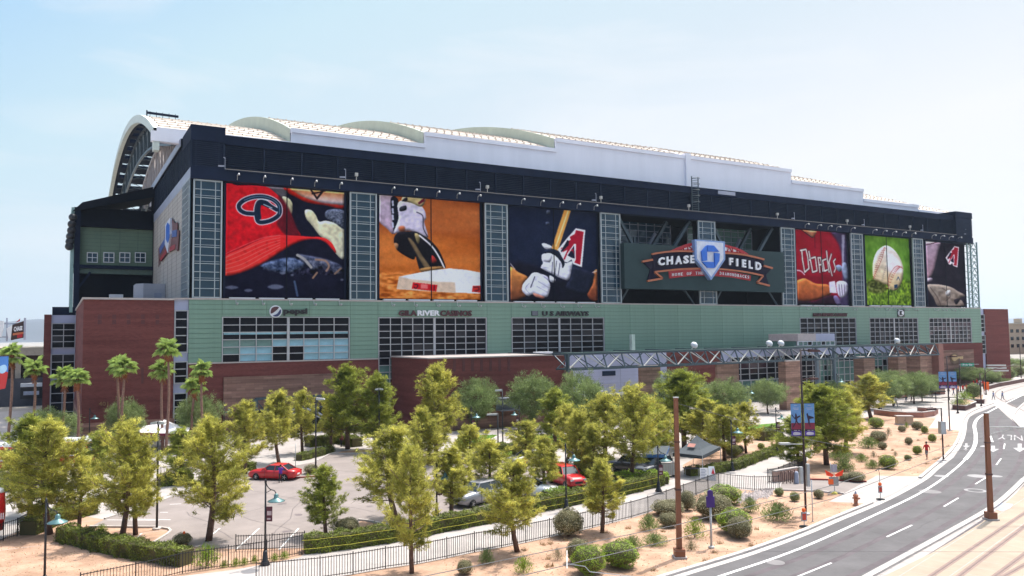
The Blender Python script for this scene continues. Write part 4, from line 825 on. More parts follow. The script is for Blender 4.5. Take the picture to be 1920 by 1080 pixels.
        # cloth has real thickness: a back sheet behind it
        root = thing(name, label, 'banner', (s.x0, Y0, s.z0)); me = npmesh('printed_sheet', V-np.array([s.x0, Y0, s.z0]), T, [])
        me.materials.append(Mprint('printed_vinyl')); at = me.color_attributes.new('print', 'FLOAT_COLOR', 'CORNER')
        col = np.ones((len(T), 4, 4), np.float32); col[:, :, :3] = lin.reshape(-1, 1, 3); at.data.foreach_set('color', col.ravel())
        link('printed_sheet', me, root)
        mb = MB(); w, h = s.x1-s.x0, s.z1-s.z0; y = YP-Y0
        mb.box((-.3, y-.12, -.25), (0, y+.2, h+.2)); mb.box((w, y-.12, -.25), (w+.3, y+.2, h+.2)); mb.box((0, y-.12, h), (w, y+.2, h+.25)); mb.box((0, y+.1, 0), (w, y+.2, h))
        mb.build('frame', 'navy', root)
        if seam: u = s.uv(seam)[0]*w; mb = MB(); mb.box((u-.07, y-.09, 0), (u+.07, y-.04, h)); mb.build('seam_batten', 'dark', root)
        mb = MB(); k = 4
        for i_ in range(k): mb.box((.5+i_*(w-.8)/k, y-.55, -.32), (.5+(i_+.86)*(w-.8)/k, y-.12, -.12))
        mb.build('sill_tray', 'white', root)
        return root
def snake_a(p, O, sx, sy, w=1.0):            # the letter-shaped emblem: O = top left in crop pixels
    q = lambda pts: [(O[0]+a*sx, O[1]+b*sy) for a, b in pts]
    outer = q([(.66, 0), (1, .05), (.88, 1), (.56, .92), (.50, .80), (.36, .88), (.24, .86), (.08, .62), (0, .55), (.33, .27)])
    p.poly(outer, (225, 215, 220), False)
    p.poly(q([(.66, .05), (.94, .09), (.82, .94), (.60, .88), (.66, .80), (.66, .40), (.60, .40), (.36, .64), (.26, .82), (.22, .78), (.36, .55), (.18, .62), (.24, .50), (.14, .50), (.10, .55), (.38, .40), (.30, .36), (.48, .30), (.44, .22), (.62, .15)]), (165, 28, 55), False)
    p.poly(q([(.12, .58), (.36, .30), (.42, .34), (.40, .44), (.14, .62)]), (30, 28, 50), False)
    p.poly(q([(.60, .44), (.62, .78), (.50, .76), (.36, .70)]), (32, 30, 55), False); p.poly(q([(.44, .60), (.56, .52), (.60, .70), (.54, .58)]), (190, 40, 60), False)
# 1: red cap and glove
p = Print([(423, 347), (645, 358), (645, 558), (423, 557)], (410, 330), 4.5, (28, 27, 50))
p.noise(7, 16)
p.poly([(390, 85), (560, 92), (575, 180), (520, 185), (450, 130)], (105, 102, 112), blur=3)
p.poly([(535, 180), (585, 185), (622, 235), (615, 325), (590, 290)], (205, 198, 165)); p.poly([(728, 290), (780, 288), (820, 330), (850, 385), (920, 380), (1060, 450), (1060, 695), (985, 650), (940, 560), (860, 510), (790, 420), (740, 360)], (212, 203, 172), grad=(225, 218, 195))
p.poly([(580, 80), (1070, 100), (1070, 270), (900, 248), (750, 225), (640, 172), (585, 140)], (205, 45, 30)); p.poly([(625, 90), (1070, 110), (1070, 238), (980, 240), (860, 225), (740, 190), (655, 145)], (235, 130, 60), blur=4, grad=(225, 215, 230))
p.line([(770, 105), (830, 190), (885, 120)], 9, (45, 30, 40), False); p.line([(790, 150), (900, 125)], 7, (45, 30, 40))
p.poly([(925, 285), (1065, 298), (1065, 445), (990, 405), (900, 345)], (105, 110, 128), blur=2); p.noise(40, 4, p.mask([(925, 285), (1065, 298), (1065, 445), (990, 405), (900, 345)]))
p.poly([(50, 100), (160, 80), (380, 86), (470, 135), (545, 215), (610, 320), (650, 430), (690, 515), (520, 520), (400, 540), (200, 620), (50, 690)], (215, 28, 45), grad=(200, 25, 42))
p.poly([(505, 160), (575, 240), (640, 380), (680, 505), (570, 500), (490, 400), (535, 330), (520, 250)], (95, 25, 42), blur=6, a=.85)
p.poly([(50, 690), (200, 610), (400, 520), (560, 500), (760, 512), (880, 520), (950, 560), (990, 630), (985, 650), (960, 620), (900, 560), (820, 532), (720, 545), (620, 585), (520, 645), (380, 735), (220, 808), (50, 838)], (225, 45, 48), grad=(235, 70, 62))
for k in range(6): p.line([(60, 655+k*32), (200, 590+k*38), (380, 520+k*32), (520, 500+k*20)], 2.0, (245, 165, 160), a=.75)
p.poly([(355, 755), (480, 708), (620, 690), (725, 742), (650, 800), (540, 820), (400, 790)], (88, 100, 128), blur=5); p.poly([(660, 662), (760, 672), (900, 700), (1035, 760), (1000, 830), (900, 770), (800, 800), (770, 775), (730, 740)], (92, 96, 118), blur=4)
g = p.mask([(355, 755), (480, 708), (760, 680), (1035, 760), (1000, 830), (640, 830), (400, 800)]); p.noise(48, 9, g); p.noise(25, 4, g)
p.line([(665, 668), (720, 700), (780, 770)], 12, (170, 165, 165)); p.line([(820, 705), (900, 715), (930, 760), (910, 800)], 9, (165, 135, 120)); p.line([(795, 860), (830, 815)], 8, (160, 130, 110)); p.line([(980, 825), (1030, 780)], 8, (150, 125, 110)); p.line([(640, 890), (665, 1010)], 9, (85, 100, 130))
for c in ((250, 965, 38, 14), (110, 940, 60, 16), (480, 935, 70, 22), (620, 835, 14, 12), (540, 820, 25, 12), (1040, 875, 15, 10)): p.poly([(c[0]-c[2], c[1]), (c[0], c[1]-c[3]), (c[0]+c[2], c[1]), (c[0], c[1]+c[3])], (130, 135, 155), blur=3, a=.8)
sn = [(290, 318), (225, 312), (180, 285), (172, 245), (215, 205), (290, 178), (380, 175), (460, 200), (510, 250), (512, 320), (460, 365), (390, 388), (335, 385), (318, 330), (322, 260), (345, 218), (400, 225), (440, 255), (490, 285)]
p.line(sn, 24, (225, 225, 232)); p.line(sn, 17, (32, 48, 72)); p.line([(340, 350), (333, 280), (350, 225), (420, 250)], 20, (32, 48, 72)); p.line(sn[4:10], 4, (95, 125, 150)); p.line([(380, 240), (450, 270)], 4, (190, 200, 210))
p.noise(5, 3); p.make('cap_banner', 'large printed banner of a red baseball cap over a dark glove', .68, (575, 300))
# 2: foot on a base
p = Print([(711, 363), (899, 378), (901, 562), (711, 559)], (700, 350), 4.909, (196, 116, 52))
p.poly([(40, 60), (1000, 60), (1000, 480), (40, 420)], (176, 100, 50), False, 24, a=.8); p.noise(16, 40, stretch=3); p.noise(10, 20, stretch=4)
p.poly([(40, 780), (1000, 770), (1000, 1060), (40, 1060)], (205, 125, 58), False, 10); g = p.mask([(40, 790), (1000, 780), (1000, 1060), (40, 1060)], False, 8); p.noise(45, 5, g, (1, .9, .8), 2); p.noise(35, 9, g, stretch=3)
p.poly([(40, 60), (190, 80), (170, 200), (190, 430), (125, 385), (40, 290)], (205, 188, 208), grad=(190, 165, 185)); p.poly([(160, 110), (190, 88), (232, 130), (238, 280), (205, 410), (190, 425), (163, 210)], (34, 34, 48))
for z in (130, 200, 260, 330): p.poly([(168, z), (185, z-5), (190, z+45), (175, z+50)], (200, 200, 220), False)
p.poly([(225, 155), (300, 122), (400, 140), (470, 215), (485, 290), (470, 330), (505, 465), (430, 440), (330, 405), (205, 430), (190, 410), (232, 290)], (214, 206, 228), grad=(205, 195, 215)); p.poly([(300, 80), (475, 90), (480, 130), (440, 185), (350, 150), (260, 130)], (225, 208, 160)); p.poly([(410, 148), (475, 95), (470, 135), (420, 165)], (120, 30, 60), False)
p.poly([(245, 190), (300, 175), (300, 215), (245, 225)], (50, 50, 60)); p.line([(400, 235), (455, 270), (460, 380), (500, 460)], 5, (70, 60, 80)); p.poly([(235, 370), (285, 365), (290, 415), (240, 410)], (165, 100, 70), blur=4); p.poly([(280, 110), (310, 95), (312, 128), (262, 135)], (50, 48, 58))
p.poly([(205, 440), (270, 415), (380, 412), (430, 432), (520, 490), (600, 580), (650, 685), (662, 748), (600, 752), (520, 765), (440, 782), (405, 700), (388, 640), (372, 672), (300, 640), (218, 582), (188, 510)], (30, 27, 36)); p.poly([(320, 480), (365, 500), (455, 640), (525, 745), (480, 755), (420, 660)], (128, 108, 82), blur=3)
p.poly([(380, 430), (425, 450), (420, 520), (400, 510)], (165, 150, 110)); p.line([(425, 450), (530, 540), (600, 640), (652, 745)], 8, (225, 220, 225)); p.poly([(540, 630), (582, 680), (560, 705), (530, 690)], (165, 60, 55)); p.poly([(190, 520), (230, 530), (215, 580)], (170, 130, 100)); p.poly([(430, 755), (560, 735), (650, 740), (560, 775), (450, 785)], (150, 115, 75), blur=2)
p.poly([(238, 828), (400, 795), (540, 770), (700, 752), (850, 765), (1010, 795), (1010, 985), (740, 975), (560, 965), (215, 942)], (226, 226, 232), False); p.poly([(238, 828), (340, 850), (540, 872), (750, 880), (760, 978), (560, 965), (310, 948), (215, 942)], (212, 190, 172), False, 3)
p.poly([(365, 880), (590, 905), (580, 965), (353, 938)], (200, 35, 45), False); p.poly([(915, 912), (1010, 910), (1010, 978), (907, 968)], (200, 60, 55), False); p.poly([(435, 895), (500, 900), (500, 940), (435, 938)], (215, 120, 120), False); p.line([(380, 900), (410, 905), (395, 935), (375, 925)], 5, (80, 20, 40)); p.line([(560, 910), (560, 955)], 6, (110, 30, 45)); p.line([(925, 925), (965, 925), (970, 950), (935, 960)], 6, (110, 30, 45)); p.noise(5, 3)
p.make('base_running_banner', 'large printed banner of a cleat stepping on a white base', .68, (530, 300))
# 3: batter's hands
p = Print([(956, 386), (1117, 397), (1121, 566), (956, 563)], (940, 370), 5.27, (34, 42, 66)); p.noise(5, 20)
p.poly([(80, 650), (400, 690), (560, 800), (940, 740), (960, 1040), (80, 1040)], (27, 26, 42), blur=10)
p.poly([(80, 700), (170, 740), (260, 790), (215, 860), (222, 940), (235, 985), (80, 1010)], (205, 140, 80), blur=1, grad=(110, 65, 45)); p.line([(85, 650), (135, 710)], 4, (200, 190, 200)); p.poly([(912, 735), (960, 740), (960, 1030), (850, 970), (905, 850)], (205, 135, 85), grad=(120, 60, 40)); p.poly([(700, 690), (905, 745), (915, 790), (880, 900), (820, 960), (640, 900), (690, 780)], (38, 42, 60), blur=4)
p.line([(900, 742), (940, 730)], 4, (210, 200, 205))
p.poly([(628, 100), (698, 100), (558, 528), (498, 505), (530, 400)], (214, 160, 88), False); p.line([(668, 110), (540, 480)], 7, (235, 205, 160), False)
snake_a(p, (555, 305), 275, 385)
p.poly([(400, 462), (432, 455), (500, 488), (480, 515), (430, 505)], (222, 222, 232)); p.poly([(412, 560), (520, 560), (600, 620), (640, 650), (700, 635), (690, 730), (662, 818), (575, 795), (520, 765), (400, 705), (395, 680), (412, 650), (400, 610)], (218, 216, 230)); p.poly([(425, 555), (440, 515), (545, 520), (600, 590), (628, 650), (605, 700), (590, 640), (520, 570)], (32, 38, 56))
for l in ([(505, 640), (500, 750)], [(545, 630), (530, 770)], [(580, 650), (562, 770)]): p.line(l, 4, (60, 60, 75))
p.poly([(425, 560), (500, 560), (480, 640), (410, 620)], (226, 224, 236)); p.line([(408, 630), (480, 645)], 3, (150, 150, 165)); p.line([(400, 685), (470, 700)], 3, (150, 150, 165)); p.poly([(478, 772), (535, 808), (520, 842), (480, 828)], (212, 210, 222))
p.poly([(310, 748), (370, 748), (440, 800), (482, 865), (470, 950), (440, 988), (310, 960), (270, 978), (208, 930), (215, 860), (272, 790)], (216, 214, 228)); p.line([(330, 785), (290, 890)], 5, (55, 55, 70)); p.line([(365, 830), (470, 895)], 3, (150, 148, 165)); p.line([(350, 880), (470, 945)], 3, (150, 148, 165)); p.line([(275, 850), (240, 900), (290, 960)], 3, (140, 140, 155)); p.poly([(320, 945), (425, 985), (400, 1000), (335, 980)], (185, 125, 110)); p.poly([(380, 755), (450, 780), (470, 830), (420, 790)], (195, 190, 215))
p.poly([(448, 130), (480, 130), (480, 165), (448, 165)], (90, 98, 118)); p.poly([(440, 245), (472, 245), (472, 272), (440, 272)], (80, 88, 108)); p.noise(4, 3)
p.make('batting_gloves_banner', 'large printed banner of white batting gloves gripping a bat on navy', .80, (515, 300))
# 4: player's chest
p = Print([(1491, 430), (1588, 438), (1592, 572), (1495, 571)], (1480, 410), 6.0, (160, 20, 48)); p.noise(10, 20)
p.poly([(460, 130), (700, 160), (700, 980), (560, 980), (600, 600), (560, 300)], (80, 66, 98), blur=8); p.poly([(590, 180), (622, 180), (612, 520), (592, 520)], (165, 160, 180), False, 2)
p.poly([(130, 112), (300, 122), (285, 200), (255, 210), (200, 165)], (205, 140, 110)); p.line([(130, 118), (200, 175), (260, 215)], 5, (50, 25, 50)); p.line([(285, 190), (290, 330)], 5, (60, 15, 50), a=.6); p.poly([(60, 650), (300, 640), (560, 640), (560, 740), (300, 740), (100, 700)], (120, 14, 40), blur=8, a=.6)
p.poly([(95, 840), (250, 930), (480, 860), (560, 980), (80, 990)], (52, 22, 42), blur=3); p.poly([(80, 720), (130, 680), (185, 675), (300, 730), (440, 745), (475, 840), (400, 880), (250, 925), (80, 905)], (210, 130, 75), grad=(150, 78, 45)); p.line([(80, 580), (130, 590), (170, 630)], 7, (220, 200, 210))
p.poly([(448, 712), (512, 700), (535, 840), (455, 832)], (222, 214, 230), False); p.poly([(528, 725), (600, 700), (655, 740), (645, 850), (600, 890), (550, 860)], (218, 210, 226))
for k in range(3): p.line([(560+k*28, 740), (572+k*26, 860)], 4, (70, 50, 75))
p.poly([(515, 540), (565, 518), (600, 560), (560, 600)], (150, 160, 185)); p.poly([(600, 500), (640, 505), (660, 640), (655, 690), (620, 670), (590, 580)], (150, 158, 182), blur=2); p.poly([(495, 880), (540, 870), (585, 965), (535, 965)], (120, 105, 140))
L = [[(140, 355), (150, 470), (172, 600)], [(125, 358), (185, 345)], [(188, 350), (205, 430), (222, 560), (172, 602)], [(220, 368), (240, 480), (262, 600)], [(250, 445), (292, 432), (312, 585), (262, 602)], [(322, 440), (335, 520), (345, 602)], [(322, 440), (352, 440), (378, 590)], [(340, 520), (362, 515)], [(412, 455), (375, 470), (395, 590), (428, 575)], [(418, 365), (430, 480), (448, 600)], [(472, 400), (445, 490), (482, 640)], [(518, 455), (497, 480), (520, 560), (505, 600)], [(226, 462), (229, 468)]]
for l in L: p.line(l, 15, (40, 16, 40), False)
for l in L: p.line(l, 9.5, (226, 214, 208), False)
p.noise(5, 3); p.make('jersey_banner', 'large printed banner of a red jersey reading Dbacks and bare arm', .68, (355, 300))
# 5: ball on the grass
p = Print([(1620, 442), (1704, 447), (1709, 573), (1626, 571)], (1480, 410), 6.0, (108, 148, 52)); p.noise(22, 22, stretch=.6); p.noise(12, 9, stretch=.5)
p.poly([(840, 680), (1400, 690), (1400, 1000), (840, 1000)], (112, 138, 42), False, 12); g = p.mask([(840, 680), (1400, 680), (1400, 1000), (840, 1000)], False, 12); p.noise(55, 5, g, (1, 1, .5), .5); p.noise(40, 9, g, (.9, 1, .4), .5)
p.poly([(1075, 303), (1150, 325), (1220, 400), (1268, 500), (1283, 600), (1262, 720), (1200, 805), (1125, 790), (1100, 745), (1040, 735), (960, 690), (937, 600), (945, 470), (990, 365)], (222, 214, 214), grad=(205, 182, 140)); p.poly([(1110, 380), (1230, 460), (1270, 600), (1120, 600), (1095, 480)], (235, 228, 236), blur=8, a=.8)
p.line([(1070, 320), (1050, 420), (1010, 530), (970, 610), (945, 680)], 3, (150, 70, 60)); p.line([(1278, 560), (1215, 530), (1160, 580), (1120, 660), (1108, 790)], 3, (160, 60, 55))
for k in range(15):
    t = k/14; x = 1068-t*115-15*math.sin(t*3); y = 325+t*340; p.line([(x-16, y+10), (x+8, y), (x+18, y+12)], 2.2, (150, 55, 50), False)
for k in range(14):
    t = k/13; x = 1250-t*150+10*math.sin(t*3); y = 545+t*t*240; p.line([(x-14, y-12), (x+2, y+2), (x+16, y-4)], 2.4, (165, 50, 48), False)
p.line([(1210, 690), (1225, 655), (1240, 690)], 6, (60, 80, 110), False); p.poly([(1180, 745), (1215, 738), (1215, 775), (1180, 785)], (35, 65, 100), False)
for k in range(8): p.line([(1035+k*7, 690-k*22), (1055+k*5, 690-k*22)], 4, (110, 100, 110), False, .6)
p.poly([(880, 720), (980, 690), (1090, 760), (1060, 830), (920, 830)], (85, 85, 40), blur=6, a=.8); g = p.mask([(880, 720), (980, 690), (1090, 760), (1200, 800), (1060, 830), (920, 830)], True, 4); p.noise(60, 5, g)
p.make('baseball_banner', 'large printed banner of a white baseball lying on green grass', .68, (1090, 300))
# 6: sleeve emblem and glove
p = Print([(1735, 451), (1807, 460), (1810, 576), (1740, 575)], (1700, 380), 4.5, (40, 32, 46)); p.noise(6, 14)
p.poly([(130, 310), (278, 322), (262, 440), (218, 605), (165, 645), (130, 500)], (182, 160, 178), grad=(150, 120, 130)); p.line([(150, 360), (270, 330)], 4, (90, 60, 70)); p.poly([(165, 640), (215, 635), (210, 665), (170, 668)], (165, 150, 165))
snake_a(p, (328, 366), 114, 180)
p.poly([(170, 700), (240, 688), (330, 700), (380, 715), (430, 745), (495, 785), (440, 810), (470, 830), (478, 880), (280, 880), (225, 800)], (150, 138, 128), blur=1, grad=(135, 118, 108)); g = p.mask([(170, 700), (495, 785), (478, 880), (280, 880)], False, 3); p.noise(30, 8, g); p.line([(200, 715), (260, 800), (290, 870)], 4, (90, 75, 72)); p.line([(300, 720), (370, 780), (330, 830)], 4, (100, 85, 80)); p.poly([(335, 745), (370, 740), (362, 785), (330, 780)], (215, 205, 205)); p.poly([(400, 820), (450, 810), (420, 860)], (45, 36, 45)); p.noise(4, 3)
p.make('fielding_glove_banner', 'large printed banner of a leather glove and dark sleeve with red emblem', .72, (317, 300))

# ------------------------------------------------------------------ big sign board in the middle
YS = Y0-1.5
a, b = FY(1170, 455, YS), FY(1472, 547, YS); bz0 = FY(1172, 541, YS).z; bz1 = FY(1170, 455, YS).z
BD = thing('sign_board', 'wide dark board with white CHASE FIELD lettering and blue emblem on a plate', 'sign', (a.x, YS, bz0)); BL = tuple(-v for v in BD.location)
def bpart(mb, n, m): return mb.build(n, m, BD, loc=BL)
mb = MB(); mb.box((a.x, YS, bz0), (b.x, YS+1.1, bz1)); bpart(mb, 'board', 'boardm')
def S(x, y, Y=None): return FY(1170+x/6.194, 420+y/6.194, YS if Y is None else Y)
def shape(pts, y, th, mi=0, sm=False, mb=None):
    P = [S(*p, YS-y) for p in pts]; P = cr(P, 5) if sm else P; mb.plate(P, th, mi)
def edge(pts, w, y, mb, sm=True):
    P = [S(*p, YS-y) for p in pts]; P = cr(P, 5, False) if sm else P
    for p_, q_ in zip(P[:-1], P[1:]): mb.bar(p_, q_, w, w*.9)
mb = MB(); top = [(325, 350), (480, 325), (650, 315), (830, 320), (1010, 325), (1180, 338), (1350, 352), (1500, 380), (1625, 412)]; bot = [(1612, 600), (1450, 565), (1250, 537), (1000, 518), (700, 522), (500, 540), (355, 556)]
shape(top+bot, .25, .2, mb=mb); shape([(330, 425), (215, 442), (305, 525), (272, 660), (445, 632), (355, 556), (345, 480)], .18, .12, mb=mb); shape([(1620, 485), (1718, 514), (1648, 590), (1686, 716), (1545, 682), (1612, 600)], .18, .12, mb=mb); bpart(mb, 'ribbon', 'ribbon')
for pts_, w_, y_, s_ in ((top, .34, .4, True), (bot, .34, .4, True), ([(210, 437), (330, 415)], .38, .35, True), ([(270, 663), (445, 632), (358, 560)], .36, .35, False), ([(1620, 485), (1722, 514)], .38, .35, True), ([(1688, 716), (1545, 680), (1612, 604)], .36, .35, False)): mb = MB(); edge(pts_, w_, y_, mb, s_); bpart(mb, 'ribbon_trim', 'copper')
mb = MB(); shape([(520, 545), (700, 530), (1000, 530), (1250, 550), (1475, 600), (1470, 660), (1250, 620), (1010, 600), (760, 605), (530, 632)], .22, .15, mb=mb)
shape([(540, 312), (620, 275), (720, 235), (830, 208), (832, 235), (760, 262), (690, 285), (600, 312)], .2, .15, mb=mb); shape([(1165, 235), (1300, 270), (1380, 305), (1450, 352), (1400, 345), (1300, 300), (1165, 262)], .2, .15, mb=mb)
shape([(600, 300), (830, 290), (830, 318), (600, 322)], .16, .1, mb=mb); shape([(1165, 310), (1380, 330), (1400, 352), (1165, 335)], .16, .1, mb=mb)
for x0_, y0_, x1_, y1_ in ((690, 285, 700, 318), (740, 262, 745, 318), (650, 300, 740, 262), (745, 300, 830, 320), (760, 262, 820, 318), (1215, 262, 1200, 335), (1265, 330, 1260, 268), (1215, 260, 1260, 330), (1310, 300, 1320, 345), (1320, 300, 1370, 345)): edge([(x0_, y0_), (x1_, y1_)], .16, .24, mb, False)
bpart(mb, 'red_arch', 'redsign')
mb = MB(); shape([(600, 312), (700, 275), (830, 235), (830, 318)], .08, .06, mb=mb); shape([(1165, 250), (1290, 290), (1400, 348), (1165, 335)], .08, .06, mb=mb); bpart(mb, 'arch_infill', 'letter')
mb = MB(); shape([(822, 178), (1172, 203), (1176, 412), (1015, 650), (832, 412)], 1.0, .9, mb=mb); pl = bpart(mb, 'home_plate', 'lavtrim'); mb = MB(); shape([(845, 196), (1152, 220), (1156, 404), (1014, 614), (850, 400)], 1.06, .1, mb=mb); mb.build('plate_face', 'plate', pl)
mb = MB()
for q in ([(972, 246), (1045, 250), (1108, 322), (972, 320)], [(965, 250), (968, 424), (914, 432), (904, 318)], [(914, 438), (1048, 442), (1052, 512), (975, 508)], [(1055, 335), (1114, 342), (1110, 425), (1060, 508)]): shape(q, 1.4, .35, mb=mb)
mb.build('octagon_emblem', 'chaseb', pl)
def letter(ch, bx_, mb, Y, sh=0, d=.25): quad_text(mb, ch, [S(bx_[0], bx_[2], Y), S(bx_[1], bx_[2]+sh, Y), S(bx_[1], bx_[3]+sh, Y), S(bx_[0], bx_[3], Y)], d, (0, -1, 0), 0, .04)
mb = MB()
for ch, bb, sh in (('C', (390, 465, 392, 486), -8), ('H', (487, 560, 380, 476), -7), ('A', (588, 665, 374, 470), -4), ('S', (683, 745, 368, 461), -3), ('E', (763, 811, 364, 456), -1), ('F', (1215, 1259, 392, 477), 4), ('I', (1297, 1317, 402, 490), 2), ('E', (1365, 1410, 410, 500), 7), ('L', (1442, 1486, 424, 515), 9), ('D', (1520, 1587, 438, 530), 12)): mb = MB(); letter(ch, bb, mb, YS-.45, sh); bpart(mb, 'letter', 'letter')
mb = MB()
def run(txt, pts, h, mb, Y, d=.12):          # small words along a gently bent line
    n = len(txt)
    for i, ch in enumerate(txt):
        if ch == ' ': continue
        t = (i+.5)/n; x = pts[0][0]+(pts[1][0]-pts[0][0])*t; y = pts[0][1]+(pts[1][1]-pts[0][1])*t+pts[2]*4*t*(1-t); w = (pts[1][0]-pts[0][0])/n*(.30 if ch != 'I' else .10); s_ = (pts[1][1]-pts[0][1])/n*.4
        quad_text(mb, ch, [S(x-w, y-h/2-s_, Y), S(x+w, y-h/2+s_, Y), S(x+w, y+h/2+s_, Y), S(x-w, y+h/2-s_, Y)], d, (0, -1, 0), 0, .0)
run('HOME OF THE', ((550, 590), (925, 568), -2), 34, mb, YS-.3); run('DIAMONDBACKS', ((1105, 572), (1455, 620), -3), 34, mb, YS-.3); bpart(mb, 'small_lettering', 'letter')
# the same badge on the cream west wall
YB0 = 15.0
SB = thing('wall_badge', 'ribbon badge sign with blue centre on the cream flank wall', 'sign', (YB0, 140, 24)); SL = tuple(-v for v in SB.location)
def sflank(pts, d, th, mb, sm=False):        # points given in the photograph's crop, standing on the flank wall
    P = [FX(120+x/4.5, 360+y/4.5, YB0-d) for x, y in pts]; n = len(P); T = geometry.tessellate_polygon([[Vector((q.y, q.z, 0)) for q in P]])
    vs = P+[q+Vector((th, 0, 0)) for q in P]; mb.add(vs, [tuple(t) for t in T]+[tuple(i+n for i in t) for t in T]+[(i, (i+1) % n, (i+1) % n+n, i+n) for i in range(n)])
mb = MB(); sflank([(795, 480), (845, 400), (850, 290), (905, 220), (935, 265), (955, 255), (955, 320), (970, 325), (958, 500), (935, 480), (900, 500), (865, 520), (820, 585), (808, 560), (797, 635)], .05, .1, mb); mb.build('badge_ribbon', M('badge_dark', (.14, .05, .05), .6), SB, loc=SL)
mb = MB(); sflank([(805, 475), (850, 385), (852, 440), (808, 525)], .12, .06, mb); sflank([(900, 330), (950, 318), (948, 375), (900, 385)], .12, .06, mb); mb.build('badge_lettering', M('badge_blue', (.05, .10, .30), .6), SB, loc=SL)
mb = MB(); sflank([(852, 280), (892, 218), (897, 350), (872, 515), (850, 440)], .35, .3, mb); q_ = mb.build('home_plate', 'plate', SB, loc=SL); mb = MB(); sflank([(860, 290), (872, 258), (888, 280), (888, 380), (875, 430), (858, 400)], .42, .06, mb); mb.build('octagon_emblem', 'chaseb', q_)
mb = MB(); sflank([(810, 555), (860, 480), (862, 515), (815, 585)], .13, .06, mb); sflank([(885, 470), (935, 440), (935, 480), (885, 505)], .13, .06, mb); mb.build('badge_red', 'redsign', SB, loc=SL)
# sponsor lettering on the green wall
YT = Y0-.15
def wall_sign(name, label, parts, cat='sign'):
    p0 = FY(*parts[0][1][3], YT); root = thing(name, label, cat, (p0.x, Y0, p0.z)); L_ = tuple(-v for v in root.location)
    for txt, quad, m in parts: mb = MB(); quad_text(mb, txt, [FY(*q, YT) for q in quad], .22, (0, -1, 0), 0, .035); mb.build('lettering', m, root, loc=L_)
    return root, L_
def Q(x0, x1, ya, yb, sl=0): return [(x0, ya), (x1, ya+sl), (x1, yb+sl), (x0, yb)]
r, L_ = wall_sign('drinks_sign', 'round striped emblem with dark pepsi lettering above the first window', [('pepsi', Q(531, 576, 578, 592), 'dletter')])
def globe(pts, m, y, par, loc, n='emblem'): mb = MB(); mb.plate(cr([FY(*p, YT-y) for p in pts], 4), .15); return mb.build(n, m, par, loc=loc)
circ = lambda cx, cy, rx, ry, n=14: [(cx+rx*math.cos(2*math.pi*k/n), cy+ry*math.sin(2*math.pi*k/n)) for k in range(n)]
g = globe(circ(517, 584, 11.8, 11.5), 'letter', 0, r, L_); mb = MB(); mb.plate(cr([FY(*p, YT-.15) for p in [(508.5, 588), (509, 579), (515, 575), (523, 576), (517, 583)]], 4), .1); mb.build('emblem_top', 'maroonl', g); mb = MB(); mb.plate(cr([FY(*p, YT-.15) for p in [(512, 592), (520, 588), (526, 580), (526.5, 587), (520, 593.5)]], 4), .1); mb.build('emblem_foot', M('emblem_navy', (.03, .04, .12), .5), g)
wall_sign('casino_sign', 'GILA RIVER CASINOS lettering in maroon and pale grey on green panels', [('GILA', Q(747, 781, 582, 592.5), 'maroonl'), ('RIVER', Q(782, 824, 582, 592), 'letter'), ('CASINOS', Q(825, 884, 582, 593), 'maroonl')])
r, L_ = wall_sign('airline_sign', 'dark US AIRWAYS lettering with small flag mark on green panels', [('U S AIRWAYS', Q(1016, 1103, 583.5, 592.5), 'dletter')]); mb = MB(); a_ = FY(997, 583, YT); b_ = FY(1009, 592, YT); mb.box((a_.x, YT, b_.z), (b_.x, YT+.15, a_.z)); f_ = mb.build('flag_mark', 'dletter', r, loc=L_); mb = MB()
for k in range(4): z = b_.z+.12+k*.17; mb.box((a_.x+.1, YT-.04, z), (b_.x-.1, YT, z+.06))
mb.build('stripe', 'lavs', f_)
wall_sign('brewery_sign', 'small dark MILLER BREWING COMPANY lettering above the fourth window', [('MILLER BREWING COMPANY', Q(1524, 1588, 587, 593.5), 'maroonl')])
r = thing('store_sign', 'black square sign with white circled letter K on green panels', 'sign', (FY(1690, 594, YT).x, Y0, FY(1690, 594, YT).z)); L_ = tuple(-v for v in r.location)
mb = MB(); a_ = FY(1683, 580, YT); b_ = FY(1696, 594, YT); mb.box((a_.x, YT-.05, b_.z), (b_.x, YT+.2, a_.z)); mb.build('sign_box', 'dletter', r, loc=L_); globe(circ(1689.7, 587, 5.2, 5.8, 12), 'letter', .22, r, L_, 'disc'); mb = MB(); quad_text(mb, 'K', [FY(*q, YT-.3) for q in Q(1687, 1692.5, 583, 591)], .1, (0, -1, 0), 0, .06); mb.build('lettering', 'dletter', r, loc=L_)
p0 = FY(184, 758, Y0-.05); r = thing('house_number', 'faint bronze number 401 low on the brick wing', 'number', (p0.x, Y0, p0.z)); L_ = tuple(-v for v in r.location); mb = MB(); quad_text(mb, '401', [FY(*q, Y0-.05) for q in Q(185, 203, 753, 761)], .08, (0, -1, 0), 0, .01); mb.build('lettering', M('bronze', (.22, .11, .04), .5), r, loc=L_)
# round emblem on the sandstone at the right
YE = Y0-.5; p0 = FY(1793, 688, YE); r = thing('round_emblem', 'round bronze emblem mounted on the sandstone panel at the right end', 'emblem', (p0.x, YE, p0.z)); L_ = tuple(-v for v in r.location)
mb = MB(); mb.plate(cr([FY(*p, YE) for p in circ(1791, 672, 9, 10)], 3), .2); mb.build('disc', M('bronze_disc', (.16, .09, .05), .5), r, loc=L_); mb = MB(); mb.plate([FY(*p, YE-.2) for p in ((1787, 670), (1806, 668), (1806, 673), (1787, 674))], .2); mb.plate(cr([FY(*p, YE-.15) for p in circ(1790, 671, 5, 6, 10)], 3), .12); mb.build('relief', M('gold_relief', (.50, .33, .16), .5), r, loc=L_)
